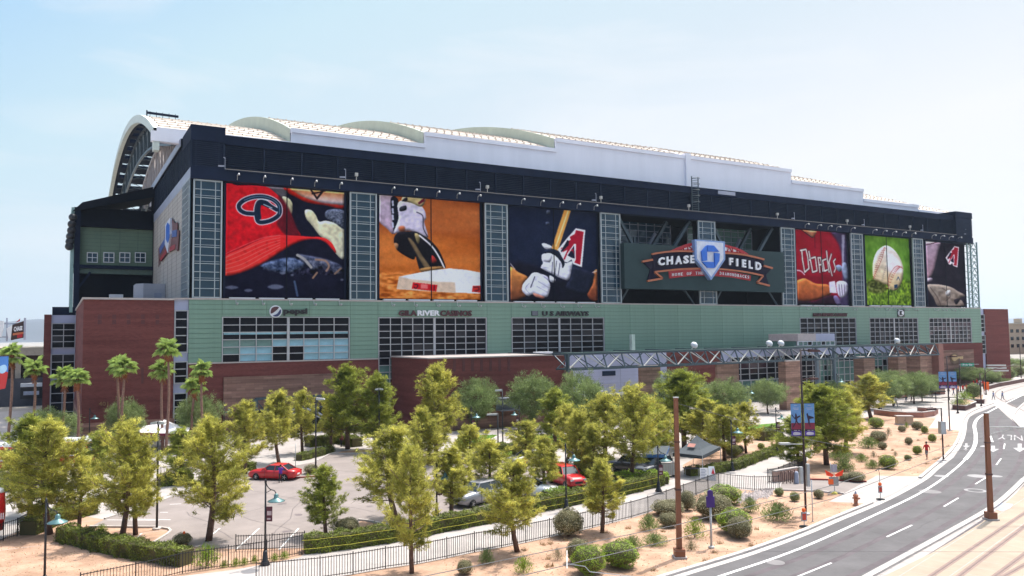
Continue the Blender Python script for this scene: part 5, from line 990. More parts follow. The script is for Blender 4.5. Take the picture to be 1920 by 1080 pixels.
# ------------------------------------------------------------------ vegetation
def blades(P, D, L, Wd, rs):                 # one thin triangle per blade
    P = np.asarray(P); D = D/np.linalg.norm(D, axis=1, keepdims=True); r = rs.normal(size=P.shape); S_ = np.cross(D, r); S_ /= np.linalg.norm(S_, axis=1, keepdims=True)+1e-9
    V = np.stack([P-S_*Wd[:, None]/2, P+S_*Wd[:, None]/2, P+D*L[:, None]], 1).reshape(-1, 3); return V, np.arange(len(V)).reshape(-1, 3)
def leaves(P, N, size, rs, spread=.8):       # small pointed quads lying roughly across N
    n = len(P); N = N+rs.normal(size=(n, 3))*spread; N /= np.linalg.norm(N, axis=1, keepdims=True); r = rs.normal(size=(n, 3)); A = np.cross(N, r); A /= np.linalg.norm(A, axis=1, keepdims=True)+1e-9; B = np.cross(N, A)
    s = (size*rs.uniform(.6, 1.3, n))[:, None]; V = np.stack([P-A*s, P+B*s*.45, P+A*s, P-B*s*.45], 1).reshape(-1, 3); return V, np.arange(len(V)).reshape(-1, 4)
def pine(seed, H=7.0, R=2.3, base=.2, dens=1.0, mat='pine', fork=False):
    rs = np.random.RandomState(seed); rnd_ = random.Random(seed); tr = MB(); lean = rs.normal(size=2)*.38
    def tp(h): return np.array([lean[0]*math.sin(h*3)*.6, lean[1]*math.sin(h*2.3)*.6, h*H])
    tr.tube([tp(t/8) for t in range(9)], [.15*(1-.85*t/8)+.01 for t in range(9)], 7); Ps, Ds = [], []; br = MB()
    nb = int(58*dens)
    for i in range(nb):
        h = base+(.985-base)*(i/nb)**.9; az = i*2.4+rs.normal()*.6; k = (h-base)/(1-base); prof = (1-k)**.66*(.72+.44*min(1, k/.2)); r = max(.30, R*prof*rs.uniform(.55, 1.12)*(1+.22*math.sin(az*2+seed*1.7)+.12*math.sin(az*3+h*9)))*(1.3 if rs.rand() < .07 else 1)
        d = np.array([math.cos(az), math.sin(az), 0]); lift = .30+.75*h+rs.normal()*.16; droop = .10*(1-k); o = tp(h)
        f = lambda t: o+d*r*t*(1-.12*t*t)+np.array([0, 0, r*(lift*t**1.5-droop*t)])
        br.tube([f(t) for t in (0, .35, .7, 1)], [.05*(1-k*.6), .035*(1-k*.6), .02, .008], 4, cap=False)
        for t in np.linspace(.25, 1, 4+int(r*4.2))+rs.normal(size=4+int(r*4.2))*.03:
            p = f(t)
            for q in range(1 if t > .9 else 3):
                side = np.cross(d, [0, 0, 1])*rs.normal()*.42*r*.32*(1.2-t) if q else 0; pp = p+side+rs.normal(size=3)*.10*np.array([1, 1, 1.3])
                if q and isinstance(side, np.ndarray): pp[2] += rs.normal()*.16+.06
                Ps.append(pp); Ds.append(d*.6+np.array([0, 0, .75])+rs.normal(size=3)*.45)
    Ps = np.array(Ps); Ds = np.array(Ds); nb_ = 20; P = np.repeat(Ps, nb_, 0)+rs.normal(size=(len(Ps)*nb_, 3))*.05; D = np.repeat(Ds/np.linalg.norm(Ds, axis=1, keepdims=True), nb_, 0)*.8+rs.normal(size=(len(P), 3))*.62
    V, T = blades(P, D, rs.uniform(.14, .34, len(P)), rs.uniform(.020, .042, len(P)), rs); mt = br.mesh('limbs', 'twig')
    return tr.mesh('trunk', 'bark', True), mt, npmesh('crown', V, T, [mat])
def mesq(seed, H=5.6, R=2.5, mat='olive', base=.26, n=330):
    rs = np.random.RandomState(seed); tr = MB(); tr.tube([(0, 0, 0), (.1, .05, H*.16), (.04, 0, H*.34)], [.13, .11, .09], 7); br = MB(); C = []
    for i in range(n):
        v = rs.normal(size=3); v /= np.linalg.norm(v); rr = rs.uniform(.35, 1.0)**.5; bump = 1+.22*math.sin(v[0]*5+seed)*math.cos(v[1]*4+seed*2)+.1*rs.normal()
        c = np.array([v[0]*R*rr*bump, v[1]*R*rr*bump, H*(base+.5*(1-base))+v[2]*H*.5*(1-base)*rr*bump]); C.append(c)
    for i in range(12): c = C[i*9]; br.tube([(.04, 0, H*.3), tuple(np.array([0, 0, H*.3])*.5+c*.5+np.array([0, 0, .1])), tuple(c)], [.06, .035, .012], 4, cap=False)
    C = np.array(C); P = np.repeat(C, 70, 0)+rs.normal(size=(len(C)*70, 3))*np.array([.22, .22, .17]); D = (P-np.array([0, 0, H*.5]))*.5+rs.normal(size=P.shape)*.9
    V, T = blades(P, D, rs.uniform(.12, .26, len(P)), rs.uniform(.04, .07, len(P)), rs); return tr.mesh('trunk', 'bark', True), br.mesh('limbs', 'bark'), npmesh('crown', V, T, [mat])
PINES = [pine(s, 7, r, b, d, m) for s, r, b, d, m in ((1, 2.3, .20, 1, 'pine'), (2, 2.1, .22, 1, 'pine'), (3, 2.5, .24, .9, 'pine'), (4, 2.0, .18, 1.15, 'pined'), (5, 2.3, .2, .8, 'pine'), (6, 1.9, .16, 1.1, 'pined'))]
MESQ = [mesq(11), mesq(12), mesq(13, mat='olive')]
BRT = [mesq(21, mat='palmg'), ]
def tree(name, ms, label, base, top, w, group, rz, R0, H0, cat='tree'):
    g = G(*base); h = hgt(base, top); wm = wid(base, w)/2; r = thing(name, label, cat, g, rz, group); s = wm/R0; r.scale = (s, s, h/H0)
    for n, m in zip(('trunk', 'limbs', 'crown'), ms): link(n, m, r)
    return r
PT = [  # base, top, crown width, prototype, label
 ((93, 1002), (90, 797), 160, 0, 'broad pine behind the leftmost hooked street lamp'), ((57, 968), (46, 786), 115, 3, 'tall pine at the left picture edge in front of the fire engine'),
 ((147, 1000), (150, 858), 100, 4, 'thin sparse pine on bare soil left of the lot kerb'), ((228, 1013), (214, 800), 150, 2, 'full pine rising from the low hedge at lower left'),
 ((254, 1003), (262, 822), 105, 1, 'pine on the soil island just right of the full pine, trunk near the kerb corner'), ((337, 906), (334, 806), 76, 5, 'dark pine beyond the lot in front of the white topped tent'),
 ((391, 1014), (386, 792), 160, 0, 'wide low pine standing alone in the parking lot'), ((460, 888), (462, 757), 86, 1, 'pine left of the parked red sedan'),
 ((523, 868), (530, 738), 92, 2, 'pine directly behind the parked red sedan'), ((567, 850), (562, 736), 74, 4, 'slim pine beside the pole right of the sedan'),
 ((611, 1005), (618, 877), 80, 5, 'small compact pine near the tall hedge at the lot edge'), ((652, 842), (661, 690), 96, 3, 'dark upright pine left of the second brick block'),
 ((704, 846), (718, 706), 96, 3, 'dark pine touching the corner of the second brick block'), ((744, 979), (730, 806), 160, 2, 'large spreading pine beside the taped hedge'),
 ((772, 1075), (778, 842), 112, 4, 'nearest sparse pine outside the railing at the bottom'), ((815, 870), (820, 690), 118, 0, 'tall pine in front of the second brick block'),
 ((846, 970), (832, 842), 100, 1, 'pine rising from the taped hedge near the third hooked lamp'), ((916, 934), (912, 828), 104, 4, 'hazy thin pine in the middle of the lot hedge'),
 ((970, 1035), (964, 868), 138, 2, 'pine with dark trunk outside the railing at the bottom centre'), ((1022, 926), (1026, 822), 82, 1, 'small pine between the white and the red car'),
 ((1040, 836), (1042, 733), 92, 3, 'pine on the right lawn before the brick block end'), ((1086, 898), (1088, 775), 88, 0, 'pine behind the red car'),
 ((1129, 999), (1132, 866), 94, 1, 'pine outside the railing beside the round olive bush'), ((1183, 900), (1192, 730), 128, 2, 'large pine over the round hedged bed'),
 ((1134, 862), (1138, 742), 112, 4, 'pine amid the crowded middle grove'), ((1284, 842), (1286, 700), 116, 3, 'tall dark pine behind the black canopy tent'),
 ((1240, 858), (1240, 762), 96, 0, 'pine just left of the tall brown pole'), ((1359, 864), (1352, 764), 92, 1, 'pine right of the black canopy tent'),
 ((1399, 850), (1394, 757), 66, 4, 'slender pine beside the clipped round bushes'), ((1500, 882), (1492, 782), 84, 5, 'pine at the foot of the banner pole'),
 ((1550, 872), (1560, 728), 112, 3, 'tall pine right of the banner pole'), ((1586, 850), (1592, 738), 92, 1, 'pine behind the desert garden, right one of the pair'),
 ((1634, 786), (1632, 705), 92, 0, 'small pine at the garden edge by the curved plaza wall'), ((1520, 820), (1522, 722), 66, 5, 'distant pine against the glass entrance'),
 ((880, 905), (888, 800), 92, 4, 'pine left of the grass path'), ((793, 905), (800, 770), 96, 1, 'pine left of the lawn behind the spreading pine'),
 ((1062, 872), (1064, 764), 92, 2, 'pine just right of the lawn, left of the pine behind the red car'), ((1214, 868), (1218, 748), 92, 3, 'dark pine between the large bed pine and the tall brown pole'), ((988, 868), (990, 792), 78, 4, 'low thin pine behind the small pine near the white car'), ((1328, 852), (1330, 752), 84, 0, 'pine directly behind the canopy peak, right of the tall dark one'), ((190, 905), (186, 812), 86, 5, 'dark pine behind the full pine, right of the fire engine'), ((1110, 905), (1112, 800), 78, 1, 'pine behind the hedge right of the red car'), ((620, 838), (612, 742), 72, 4, 'slim pine left of the dark upright pine')]
rp2 = random.Random(9)
for b, t, w, k, lab in PT: tree('pine_tree', PINES[k], lab, b, t, w*1.22, 'pine trees round the parking lot', rp2.uniform(0, 6), (2.3, 2.1, 2.5, 2.0, 2.3, 1.9)[k], 7)
MT = [((895, 808), (898, 712), 74, 0, 'grey green plaza tree left of the shuttered doorway'), ((1000, 806), (1004, 704), 84, 1, 'grey green plaza tree right of the shuttered doorway'), ((1090, 818), (1092, 700), 76, 2, 'silvery plaza tree against the pale metal wall'),
 ((1277, 795), (1275, 697), 84, 0, 'dark plaza tree behind the tall dark pine'), ((1362, 790), (1362, 714), 76, 1, 'plaza tree before the second stone pier'), ((1440, 776), (1440, 712), 62, 2, 'plaza tree before the tall gridded windows'),
 ((1652, 768), (1648, 700), 62, 1, 'plaza tree left of the seated walker'), ((1675, 762), (1676, 697), 58, 0, 'plaza tree with a round pool of shade'), ((1714, 757), (1712, 698), 56, 2, 'dark plaza tree left of the last stone pier'), ((1729, 753), (1732, 702), 44, 1, 'plaza tree by the last stone pier'), ((1748, 745), (1752, 704), 36, 0, 'small plaza tree at the salmon brick pier'),
 ((233, 842), (228, 752), 58, 1, 'round tree at the foot of the tall brick wing'), ((372, 836), (374, 742), 62, 0, 'feathery tree right of the window strip at the left'), ((92, 850), (94, 768), 86, 2, 'dark tree behind the leftmost palms'), ((1572, 760), (1575, 716), 44, 2, 'round tree before the steel framed entrance'), ((1825, 722), (1806, 690), 70, 0, 'spreading tree behind the far banner pole'),
 ((1902, 700), (1902, 672), 40, 1, 'distant tree at the right picture edge'), ((1150, 812), (1168, 752), 54, 2, 'green tree before the first wide stone pier')]
for b, t, w, k, lab in MT: tree('plaza_tree', MESQ[k], lab, b, t, w*1.1, 'trees on the plaza', rp2.uniform(0, 6), 2.5, 5.6)
# palms
def frond_mesh(seed):
    rs = np.random.RandomState(seed); mb = MB(); mb.bar((0, 0, 0), (.75, 0, .10), .035); n = 19; c = Vector((.75, 0, .10))
    for i in range(n):
        a = -1.75+3.5*i/(n-1); d = Vector((math.cos(a), math.sin(a), .12*math.cos(a))); L_ = 1.05*(1-.28*abs(a)/1.75)*rs.uniform(.8, 1.15); s = Vector((-math.sin(a), math.cos(a), rs.uniform(-.5, .5)))*.048
        m = c+d*L_*.6; e = c+d*L_+Vector((0, 0, -.34*L_-rs.uniform(0, .25))); mb.add([c, m-s, e, m+s], [(0, 1, 2), (0, 2, 3)])
    return mb.mesh('frond', 'palmg')
FR = [frond_mesh(s) for s in (1, 2, 3, 4)]
def palm(base, top, label, sc=1.0):
    g = G(*base); h = hgt(base, top); r = thing('palm_tree', label, 'palm tree', g, 0, 'fan palms in front of the brick wing'); rs = random.Random(base[0]); mb = MB(); H = h-.9; n = 12
    mb.tube([(.12*math.sin(i*.4+base[0]), .1*math.cos(i*.3), H*i/n) for i in range(n+1)], [.16-.04*i/n+(.012 if i % 2 else 0) for i in range(n+1)], 9); mb.build('trunk', 'palmbark', r, True)
    tx, ty = .12*math.sin(n*.4+base[0]), .1*math.cos(n*.3); mb = MB(); mb.tube([(tx, ty, H-1.3), (tx, ty, H-.7), (tx, ty, H+.05)], [.2, .36, .2], 9)
    for i in range(30): a = rs.uniform(0, 6.28); z = H-rs.uniform(-.1, 1.4); mb.bar((tx+.2*math.cos(a), ty+.2*math.sin(a), z), (tx+.42*math.cos(a), ty+.42*math.sin(a), z-.35), .07, .04)
    mb.build('dead_leaf_skirt', 'skirt', r)
    for i in range(24):
        o = link('frond', FR[i % 4], r, (tx, ty, H+rs.uniform(-.15, .12))); o.rotation_euler = (rs.uniform(-.3, .3), -(1.35-2.0*(i/24))+rs.uniform(-.3, .3), i*2.4+rs.uniform(-.3, .3)); s = sc*rs.uniform(.62, 1.05); o.scale = (s, s, s)
for b, t, lab in [((17, 850), (24, 652), 'palm beside the blue and red banner at the left edge'), ((61, 848), (62, 678), 'palm in front of the dark left wing, second from left'), ((117, 850), (117, 694), 'short palm, left one of the close pair before the dark wing'), ((144, 856), (146, 696), 'palm right of the close pair, by the brick corner'),
 ((220, 845), (214, 674), 'left palm of the pair before the blank brick wall'), ((229, 852), (232, 674), 'right palm of the pair before the blank brick wall'), ((303, 846), (302, 680), 'shorter palm beside the tallest palm'), ((313, 852), (316, 642), 'tallest palm before the window strip'),
 ((361, 840), (362, 712), 'lower palm right of the window strip'), ((378, 844), (378, 682), 'upper palm right of the window strip')]: palm(b, t, lab)
# clipped bushes and hedges (below: scattered dry tufts use the same builder)
def ball_mesh(seed, mat, n=4200, flat=.0, ls=.05, loose=.0):
    rs = np.random.RandomState(seed); v = rs.normal(size=(n, 3)); v /= np.linalg.norm(v, axis=1, keepdims=True); v[:, 2] = np.where(v[:, 2] < -.75, -.75, v[:, 2])
    b = 1+.10*np.sin(v[:, 0]*4+seed)*np.cos(v[:, 1]*3.3+seed)+.06*np.sin(v[:, 2]*6+v[:, 0]*5)+rs.normal(size=n)*(.045+loose); P = v*b[:, None]; P = np.sign(P)*np.abs(P)**(1-flat); V, T = leaves(P, v, ls, rs, .8)
    return npmesh('foliage', V, T, [mat])
def core_mesh():
    mb = MB(); mb.lathe([(.35, -.75), (.82, -.45), (.93, 0), (.80, .48), (.45, .82), (.05, .92)], n=14); return mb.mesh('inner_twigs', 'core', True)
CORE = core_mesh(); BM = {'sage': ball_mesh(1, 'sage'), 'bright': ball_mesh(2, 'bright'), 'olive': ball_mesh(3, 'olive'), 'hedge': ball_mesh(4, 'hedge')}
def loose_mesh(seed, mat, n=900):
    rs = np.random.RandomState(seed); az = rs.uniform(0, 6.28, n); el = rs.uniform(.15, 1.5, n); D = np.stack([np.cos(az)*np.cos(el), np.sin(az)*np.cos(el), np.sin(el)], 1); t = rs.uniform(.2, 1, n)**.7; P = D*t[:, None]*np.array([1, 1, .95])+rs.normal(size=(n, 3))*.05; P[:, 2] = np.abs(P[:, 2])
    V, T = blades(P, D*.6+rs.normal(size=(n, 3))*.7+np.array([0, 0, .3]), rs.uniform(.10, .24, n), rs.uniform(.025, .05, n), rs); return npmesh('foliage', V, T, [mat])
LM = {'wispy': loose_mesh(5, 'wispy', 1500), 'dry': loose_mesh(6, 'sage', 700), 'lime': loose_mesh(7, 'bright', 900)}
STEM = MB(); 
for k in range(6): a = k*1.05; STEM.tube([(.06*math.cos(a), .06*math.sin(a), -1.0), (.35*math.cos(a), .35*math.sin(a), -.3)], [.035, .02], 4)
STEM = STEM.mesh('stems', 'bark')
def bush(base, w, h, kind, label, grp):
    g = G(*base); R_ = wid(base, w)/2; Hh = wid(base, h)/2; r = thing('clipped_bush' if kind in BM else 'desert_shrub', label, 'bush', g, rp2.uniform(0, 6), grp)
    if kind in BM:
        r.scale = (R_, R_, Hh); 
        for n, m in (('stems', STEM), ('inner_twigs', CORE), ('foliage', BM[kind])): link(n, m, r, (0, 0, 1.02))
    else: r.scale = (R_*1.1, R_*1.1, Hh*2); link('foliage', LM[kind], r); link('stems', STEM, r, (0, 0, 1.0)).scale = (.5, .5, 1)
    return r
GB = 'clipped bushes in the gravel beds'; GS = 'loose desert shrubs'
BU = [((1066, 1006), 56, 50, 'sage', 'big grey olive bush touching the railing'), ((1085, 1056), 45, 44, 'sage', 'grey bush behind the two bright green bushes'), ((1105, 1076), 60, 52, 'bright', 'left one of the two bright green bushes at the bottom'), ((1163, 1063), 68, 48, 'bright', 'wider right one of the two bright green bushes at the bottom'),
 ((871, 1077), 29, 26, 'sage', 'small round grey bush at the bottom edge'), ((1289, 957), 29, 36, 'sage', 'round olive bush right behind the tall brown pole'), ((1358, 945), 60, 34, 'bright', 'bright bush behind the largest brown bush'), ((1338, 972), 70, 46, 'sage', 'largest brown bush behind the purple sign'),
 ((1254, 966), 60, 28, 'sage', 'flat grey bush left of the tall brown pole'), ((1254, 988), 36, 26, 'sage', 'darker grey bush directly beside the brown pole'), ((1377, 999), 60, 44, 'bright', 'bright bush right of the purple sign'), ((1387, 1010), 44, 40, 'sage', 'brown twiggy bush in front of the bright one by the purple sign'),
 ((1461, 930), 17, 15, 'olive', 'tiny ball bush below the railing end'), ((1490, 940), 18, 17, 'olive', 'tiny ball bush left of the dark banner pole'), ((1535, 935), 18, 17, 'sage', 'tiny ball bush by the driveway edge'), ((650, 1000), 48, 28, 'sage', 'dark mounded bush at the parking lot hedge'),
 ((1665, 879), 31, 25, 'bright', 'brightest green ball near the red shirted walker'), ((1643, 803), 26, 20, 'bright', 'green ball left of the tan cabinet'), ((1720, 806), 20, 16, 'sage', 'grey ball right of the tan cabinet'), ((1734, 813), 12, 14, 'bright', 'narrow green ball right of the cabinet'), ((1748, 829), 14, 15, 'bright', 'green ball nearest the street sign pole'),
 ((1704, 834), 14, 14, 'sage', 'small ball in the middle of the garden'), ((1720, 852), 16, 16, 'bright', 'green ball just left of the red shirted walker'), ((1702, 863), 13, 10, 'olive', 'low ball between the two larger green ones'), ((1691, 810), 14, 12, 'sage', 'small grey ball in front of the cabinet'), ((1647, 830), 30, 22, 'sage', 'wide grey brown bush at the left of the garden'), ((1585, 902), 22, 14, 'sage', 'left grey ball at the driveway kerb'), ((1605, 903), 32, 18, 'sage', 'right wider grey ball at the driveway kerb'),
 ((1387, 851), 17, 16, 'sage', 'round bush beside the slender pine'), ((1427, 842), 13, 11, 'bright', 'small green ball on the tan bed'), ((1375, 857), 30, 24, 'hedge', 'dark clipped bush under the pine right of the canopy'), ((584, 888), 28, 17, 'sage', 'round bush on the kerbed island by the red sedan'), ((20, 920), 46, 40, 'sage', 'round grey bush at the far left beside the hedge'), ((342, 1022), 34, 22, 'sage', 'dark tangled bush beside the traffic cone'), ((1655, 843), 16, 14, 'sage', 'small brown bush in the garden front')]
for b, w, h, k, lab in BU: bush(b, w, h, k, lab, GB)
LS = [((912, 1057), 30, 28, 'wispy', 'green shrub in the shade of the bottom centre pine'), ((981, 1074), 40, 32, 'lime', 'lime shrub at the bottom edge'), ((1186, 1030), 40, 26, 'wispy', 'feathery shrub above the bright bushes'), ((1217, 994), 40, 30, 'wispy', 'feathery shrub beside the railing'), ((1303, 1008), 44, 38, 'lime', 'lime leafy shrub right of the brown pole'), ((1296, 1032), 28, 18, 'dry', 'dry shrub at the foot of the brown pole'), ((1407, 960), 36, 28, 'wispy', 'green shrub beside the river rocks'), ((1457, 976), 60, 34, 'wispy', 'widest feathery shrub left of the banner pole'), ((1576, 862), 46, 26, 'wispy', 'feathery shrub under the tall pine'), ((1628, 840), 40, 22, 'wispy', 'pale feathery shrub in the garden'), ((1616, 866), 24, 16, 'wispy', 'low green shrub in the garden'), ((1636, 878), 28, 16, 'wispy', 'pale shrub left of the brightest ball'), ((1583, 884), 40, 26, 'wispy', 'feathery shrub behind the orange flags'), ((1666, 818), 14, 16, 'dry', 'upright dry shrub in the garden'), ((1638, 858), 14, 12, 'dry', 'dry tuft in the garden'), ((1679, 856), 10, 10, 'dry', 'tiny dry tuft left of the walker'), ((1700, 803), 8, 12, 'lime', 'tiny shrub before the cabinet'),
 ((388, 1062), 54, 42, 'lime', 'leafy yellow green shrub at the left fence'), ((442, 1062), 20, 16, 'lime', 'first of the small plants along the fence'), ((458, 1060), 18, 15, 'lime', 'second of the small plants along the fence'), ((477, 1056), 16, 16, 'lime', 'third of the small plants along the fence'), ((515, 1052), 18, 15, 'lime', 'small plant right of the lamp foot'), ((533, 1048), 20, 15, 'lime', 'small plant near the hedge end'), ((420, 1064), 18, 14, 'lime', 'small plant left of the lamp, beside the yellow green shrub'), ((1046, 1050), 26, 22, 'dry', 'dry twiggy shrub left of the bright bushes'), ((1228, 1022), 50, 22, 'wispy', 'flat feathery shrub left of the brown pole foot'), ((190, 1000), 24, 18, 'lime', 'small green shrub behind the low hedge')]
for b, w, h, k, lab in LS: bush(b, w, h, k, lab, GS)
def hedge(pts, h, w, label, mat='hedge', dens=230, name='hedge'):
    P = [G(*p) for p in pts]; rs = np.random.RandomState(int(P[0].x*10) % 999); r = thing(name, label, 'hedge', P[0], 0, None); Lc = [tuple(p-P[0]) for p in P]; mb = MB(); VV, TT = [], []; o = 0
    A = [Vector((p[0], p[1], 0)) for p in Lc]; a, b = offs(A, w/2-.07), offs(A, -w/2+.07)
    for i in range(len(A)-1):
        mb.add([(*a[i][:2], 0), (*a[i+1][:2], 0), (*b[i+1][:2], 0), (*b[i][:2], 0), (*a[i][:2], h-.08), (*a[i+1][:2], h-.08), (*b[i+1][:2], h-.08), (*b[i][:2], h-.08)], [(0, 3, 2, 1), (4, 5, 6, 7), (0, 1, 5, 4), (1, 2, 6, 5), (2, 3, 7, 6), (3, 0, 4, 7)])
        d = A[i+1]-A[i]; L_ = d.length; u = np.array(d.normalized()); nrm = np.array([-u[1], u[0], 0]); area = L_*(w+2*h); n = int(area*dens*1.5); t = rs.uniform(0, L_, n); s = rs.uniform(-h-w/2, h+w/2, n)
        top = np.abs(s) < w/2; lat = np.where(top, s, np.sign(s)*w/2); z = np.where(top, h, h-(np.abs(s)-w/2)); bump = .09*np.sin(t*2.3+lat*2)+.07*np.sin(t*5.1+1+z*3)+rs.normal(size=n)*.05
        N = np.where(top[:, None], np.array([[0, 0, 1.]]), np.sign(s)[:, None]*nrm[None]); Pp = np.array(A[i])[None]+t[:, None]*u+lat[:, None]*nrm+z[:, None]*np.array([0, 0, 1.])+N*bump[:, None]
        V, T = leaves(Pp, N, .065, rs, .7); VV.append(V); TT.append(T+o); o += len(V)
    mb.build('inner_twigs', 'core', r); link('foliage', npmesh('foliage', np.concatenate(VV), np.concatenate(TT), [mat]), r); return r
hedge([(118, 1012), (170, 1026), (240, 1042), (350, 1060)], .95, 1.1, 'low dark hedge in front of the soil island at lower left')
hedge([(52, 1004), (80, 992), (110, 978), (150, 968), (175, 962)], 1.0, 1.2, 'dark hedge at the left edge below the fence')
hedge([(570, 1036), (620, 1031), (690, 1021), (760, 1010), (830, 995), (900, 982), (960, 969), (1030, 954), (1100, 940), (1174, 925), (1238, 909)], 1.0, 1.0, 'long dark hedge behind the walkway with yellow tape along it')
hedge([(298, 912), (330, 908), (358, 904)], .9, 1.2, 'short hedge behind the lot left of the large lot pine'); hedge([(408, 893), (440, 888), (474, 882)], .9, 1.2, 'short hedge just left of the red sedan')
hedge([(560, 864), (590, 857), (620, 847)], .7, .9, 'low sunny hedge right of the light pole near the lot entrance'); hedge([(576, 838), (610, 834), (640, 830), (670, 838)], 1.1, 1.4, 'tall dark hedge beyond the lot under the dark pines')
hedge([(896, 852), (930, 851), (970, 851), (1014, 850)], 1.1, 1.6, 'dark hedge below the lawns at the grass path end'); hedge([(1290, 892), (1330, 888), (1378, 880), (1420, 864), (1463, 846)], .75, .9, 'hedge lining the sloping walkway right of the canopy')
hedge([(1424, 826), (1440, 823), (1458, 817)], 1.2, 1.5, 'high hedge beyond the tan bed at right'); hedge([(1158, 906), (1175, 901), (1205, 897), (1236, 900), (1240, 908)], .7, 1.4, 'curved bright hedge of the round bed', 'bright')
hedge([(1063, 892), (1080, 896), (1115, 900)], .8, 1.0, 'hedge beside the red car', 'bright'); hedge([(1080, 880), (1110, 878), (1150, 876)], 1.0, 1.2, 'dark hedge behind the red car')
hedge([(1024, 940), (1040, 938), (1062, 934)], .8, 1.0, 'rounded hedge in front of the white car', 'bright'); hedge([(0, 892), (20, 892), (40, 891)], .7, 1.2, 'hedge in front of the fire engine at far left'); hedge([(880, 862), (900, 858), (960, 858)], .4, .8, 'knee high hedge along the lot top edge', 'bright')
# yellow tape along the long hedge
mb = MB(); T_ = [G(*p) for p in [(566, 1046), (620, 1040), (700, 1029), (780, 1016), (830, 1004), (900, 991), (960, 977), (1030, 962), (1100, 948), (1174, 933), (1238, 917)]]
for p, q in zip(T_[:-1], T_[1:]):
    for z in (.50, 1.02):
        m = (p+q)/2; a, b, c = (Vector((v.x, v.y, z-(.03 if v is m else 0))) for v in (p, m, q)); mb.bar(a, b, .012, .028); mb.bar(b, c, .012, .028)
tag(mb.build('caution_tape', 'yellow'), 'two strands of yellow tape strung along the long hedge', 'tape')
# river rocks and gravel
rs = np.random.RandomState(8); mb = MB()
for i in range(420):
    x = rs.uniform(1381, 1448); y = 937-(x-1381)*.22+rs.normal()*4; p = G(x, min(max(y, 916), 950)); r_ = rs.uniform(.08, .2); q = rs.uniform(.6, 1.2, 3)*r_; mb.add([(p.x+q[0], p.y, .03), (p.x, p.y+q[1], .02), (p.x-q[0], p.y, .03), (p.x, p.y-q[1], .02), (p.x, p.y, .03+q[2]*.8)], [(0, 1, 4), (1, 2, 4), (2, 3, 4), (3, 0, 4)])
stuff(mb.build('river_rocks', 'rock')); K['straw'] = M('dry_straw', (.40, .27, .14), .9, 0, .3, 3, island=.4)
n = 5200; xs_ = np.concatenate([rs.uniform(830, 1600, n), rs.uniform(1560, 1790, n//3), rs.uniform(0, 330, n//4)]); ys_ = np.concatenate([rs.uniform(930, 1080, n), rs.uniform(790, 900, n//3), rs.uniform(1005, 1080, n//4)]); PP = []
def inside(x, y, poly):
    c = False; m = len(poly)
    for i in range(m):
        (a, b), (d, e) = poly[i], poly[(i+1) % m]
        if (b > y) != (e > y) and x < (d-a)*(y-b)/(e-b)+a: c = not c
    return c
SO = [FENCE_A+[(1461, 919), (1554, 941), (1634, 944)]+CURB[5:0:-1]+[(1000, 1180), (300, 1180)], [(1644, 893), (1729, 890), (1774, 850), (1795, 815), (1743, 805), (1640, 782), (1560, 810), (1510, 868), (1520, 895)], [(-100, 1100), (330, 1090), (270, 1030), (100, 1020), (0, 1012)]]
for x, y in zip(xs_, ys_):
    if any(inside(x, y, s) for s in SO): PP.append(G(x, y, .01))
PP = np.array(PP); V, T = blades(PP, rs.normal(size=PP.shape)*np.array([1, 1, .35])+np.array([0, 0, .25]), rs.uniform(.05, .16, len(PP)), rs.uniform(.02, .06, len(PP)), rs); stuff(link('ground_litter', npmesh('ground_litter', V, T, ['straw'])))
def turf(nm, poly, n):
    P_ = []; xs_ = [p[0] for p in poly]; ys_ = [p[1] for p in poly]
    while len(P_) < n:
        x, y = rs.uniform(min(xs_), max(xs_)), rs.uniform(min(ys_), max(ys_))
        if inside(x, y, poly): P_.append(G(x, y, .01))
    P_ = np.array(P_); V, T = blades(P_, rs.normal(size=P_.shape)*.3+np.array([0, 0, 1]), rs.uniform(.06, .14, n), rs.uniform(.03, .05, n), rs); stuff(link(nm, npmesh(nm, V, T, ['bright'])))
turf('grass', [(850, 832), (863, 816), (935, 815.5), (902, 834), (866, 846)], 5000); turf('grass', [(958, 830), (983, 815.6), (1060, 816), (1080, 832)], 4000); turf('grass', [(1320, 812), (1410, 797), (1462, 793), (1380, 821), (1330, 822)], 4000)

_r = random.Random(77); TP = []; n_t = 0
while n_t < 60:
    x_, y_ = (_r.uniform(840, 1480), _r.uniform(960, 1075)) if n_t % 2 else (_r.uniform(1560, 1780), _r.uniform(800, 895))
    if any(inside(x_, y_, s_) for s_ in SO[:2]): q_ = G(x_, y_, .01); TP += [np.array(q_)+np.array([_r.gauss(0, .10), _r.gauss(0, .10), 0]) for _ in range(50)]; n_t += 1
TP = np.array(TP); V, T = blades(TP, rs.normal(size=TP.shape)*.55+np.array([0, 0, .9]), rs.uniform(.10, .38, len(TP)), rs.uniform(.015, .035, len(TP)), rs); stuff(link('dry_weeds', npmesh('dry_weeds', V, T, ['straw'])))
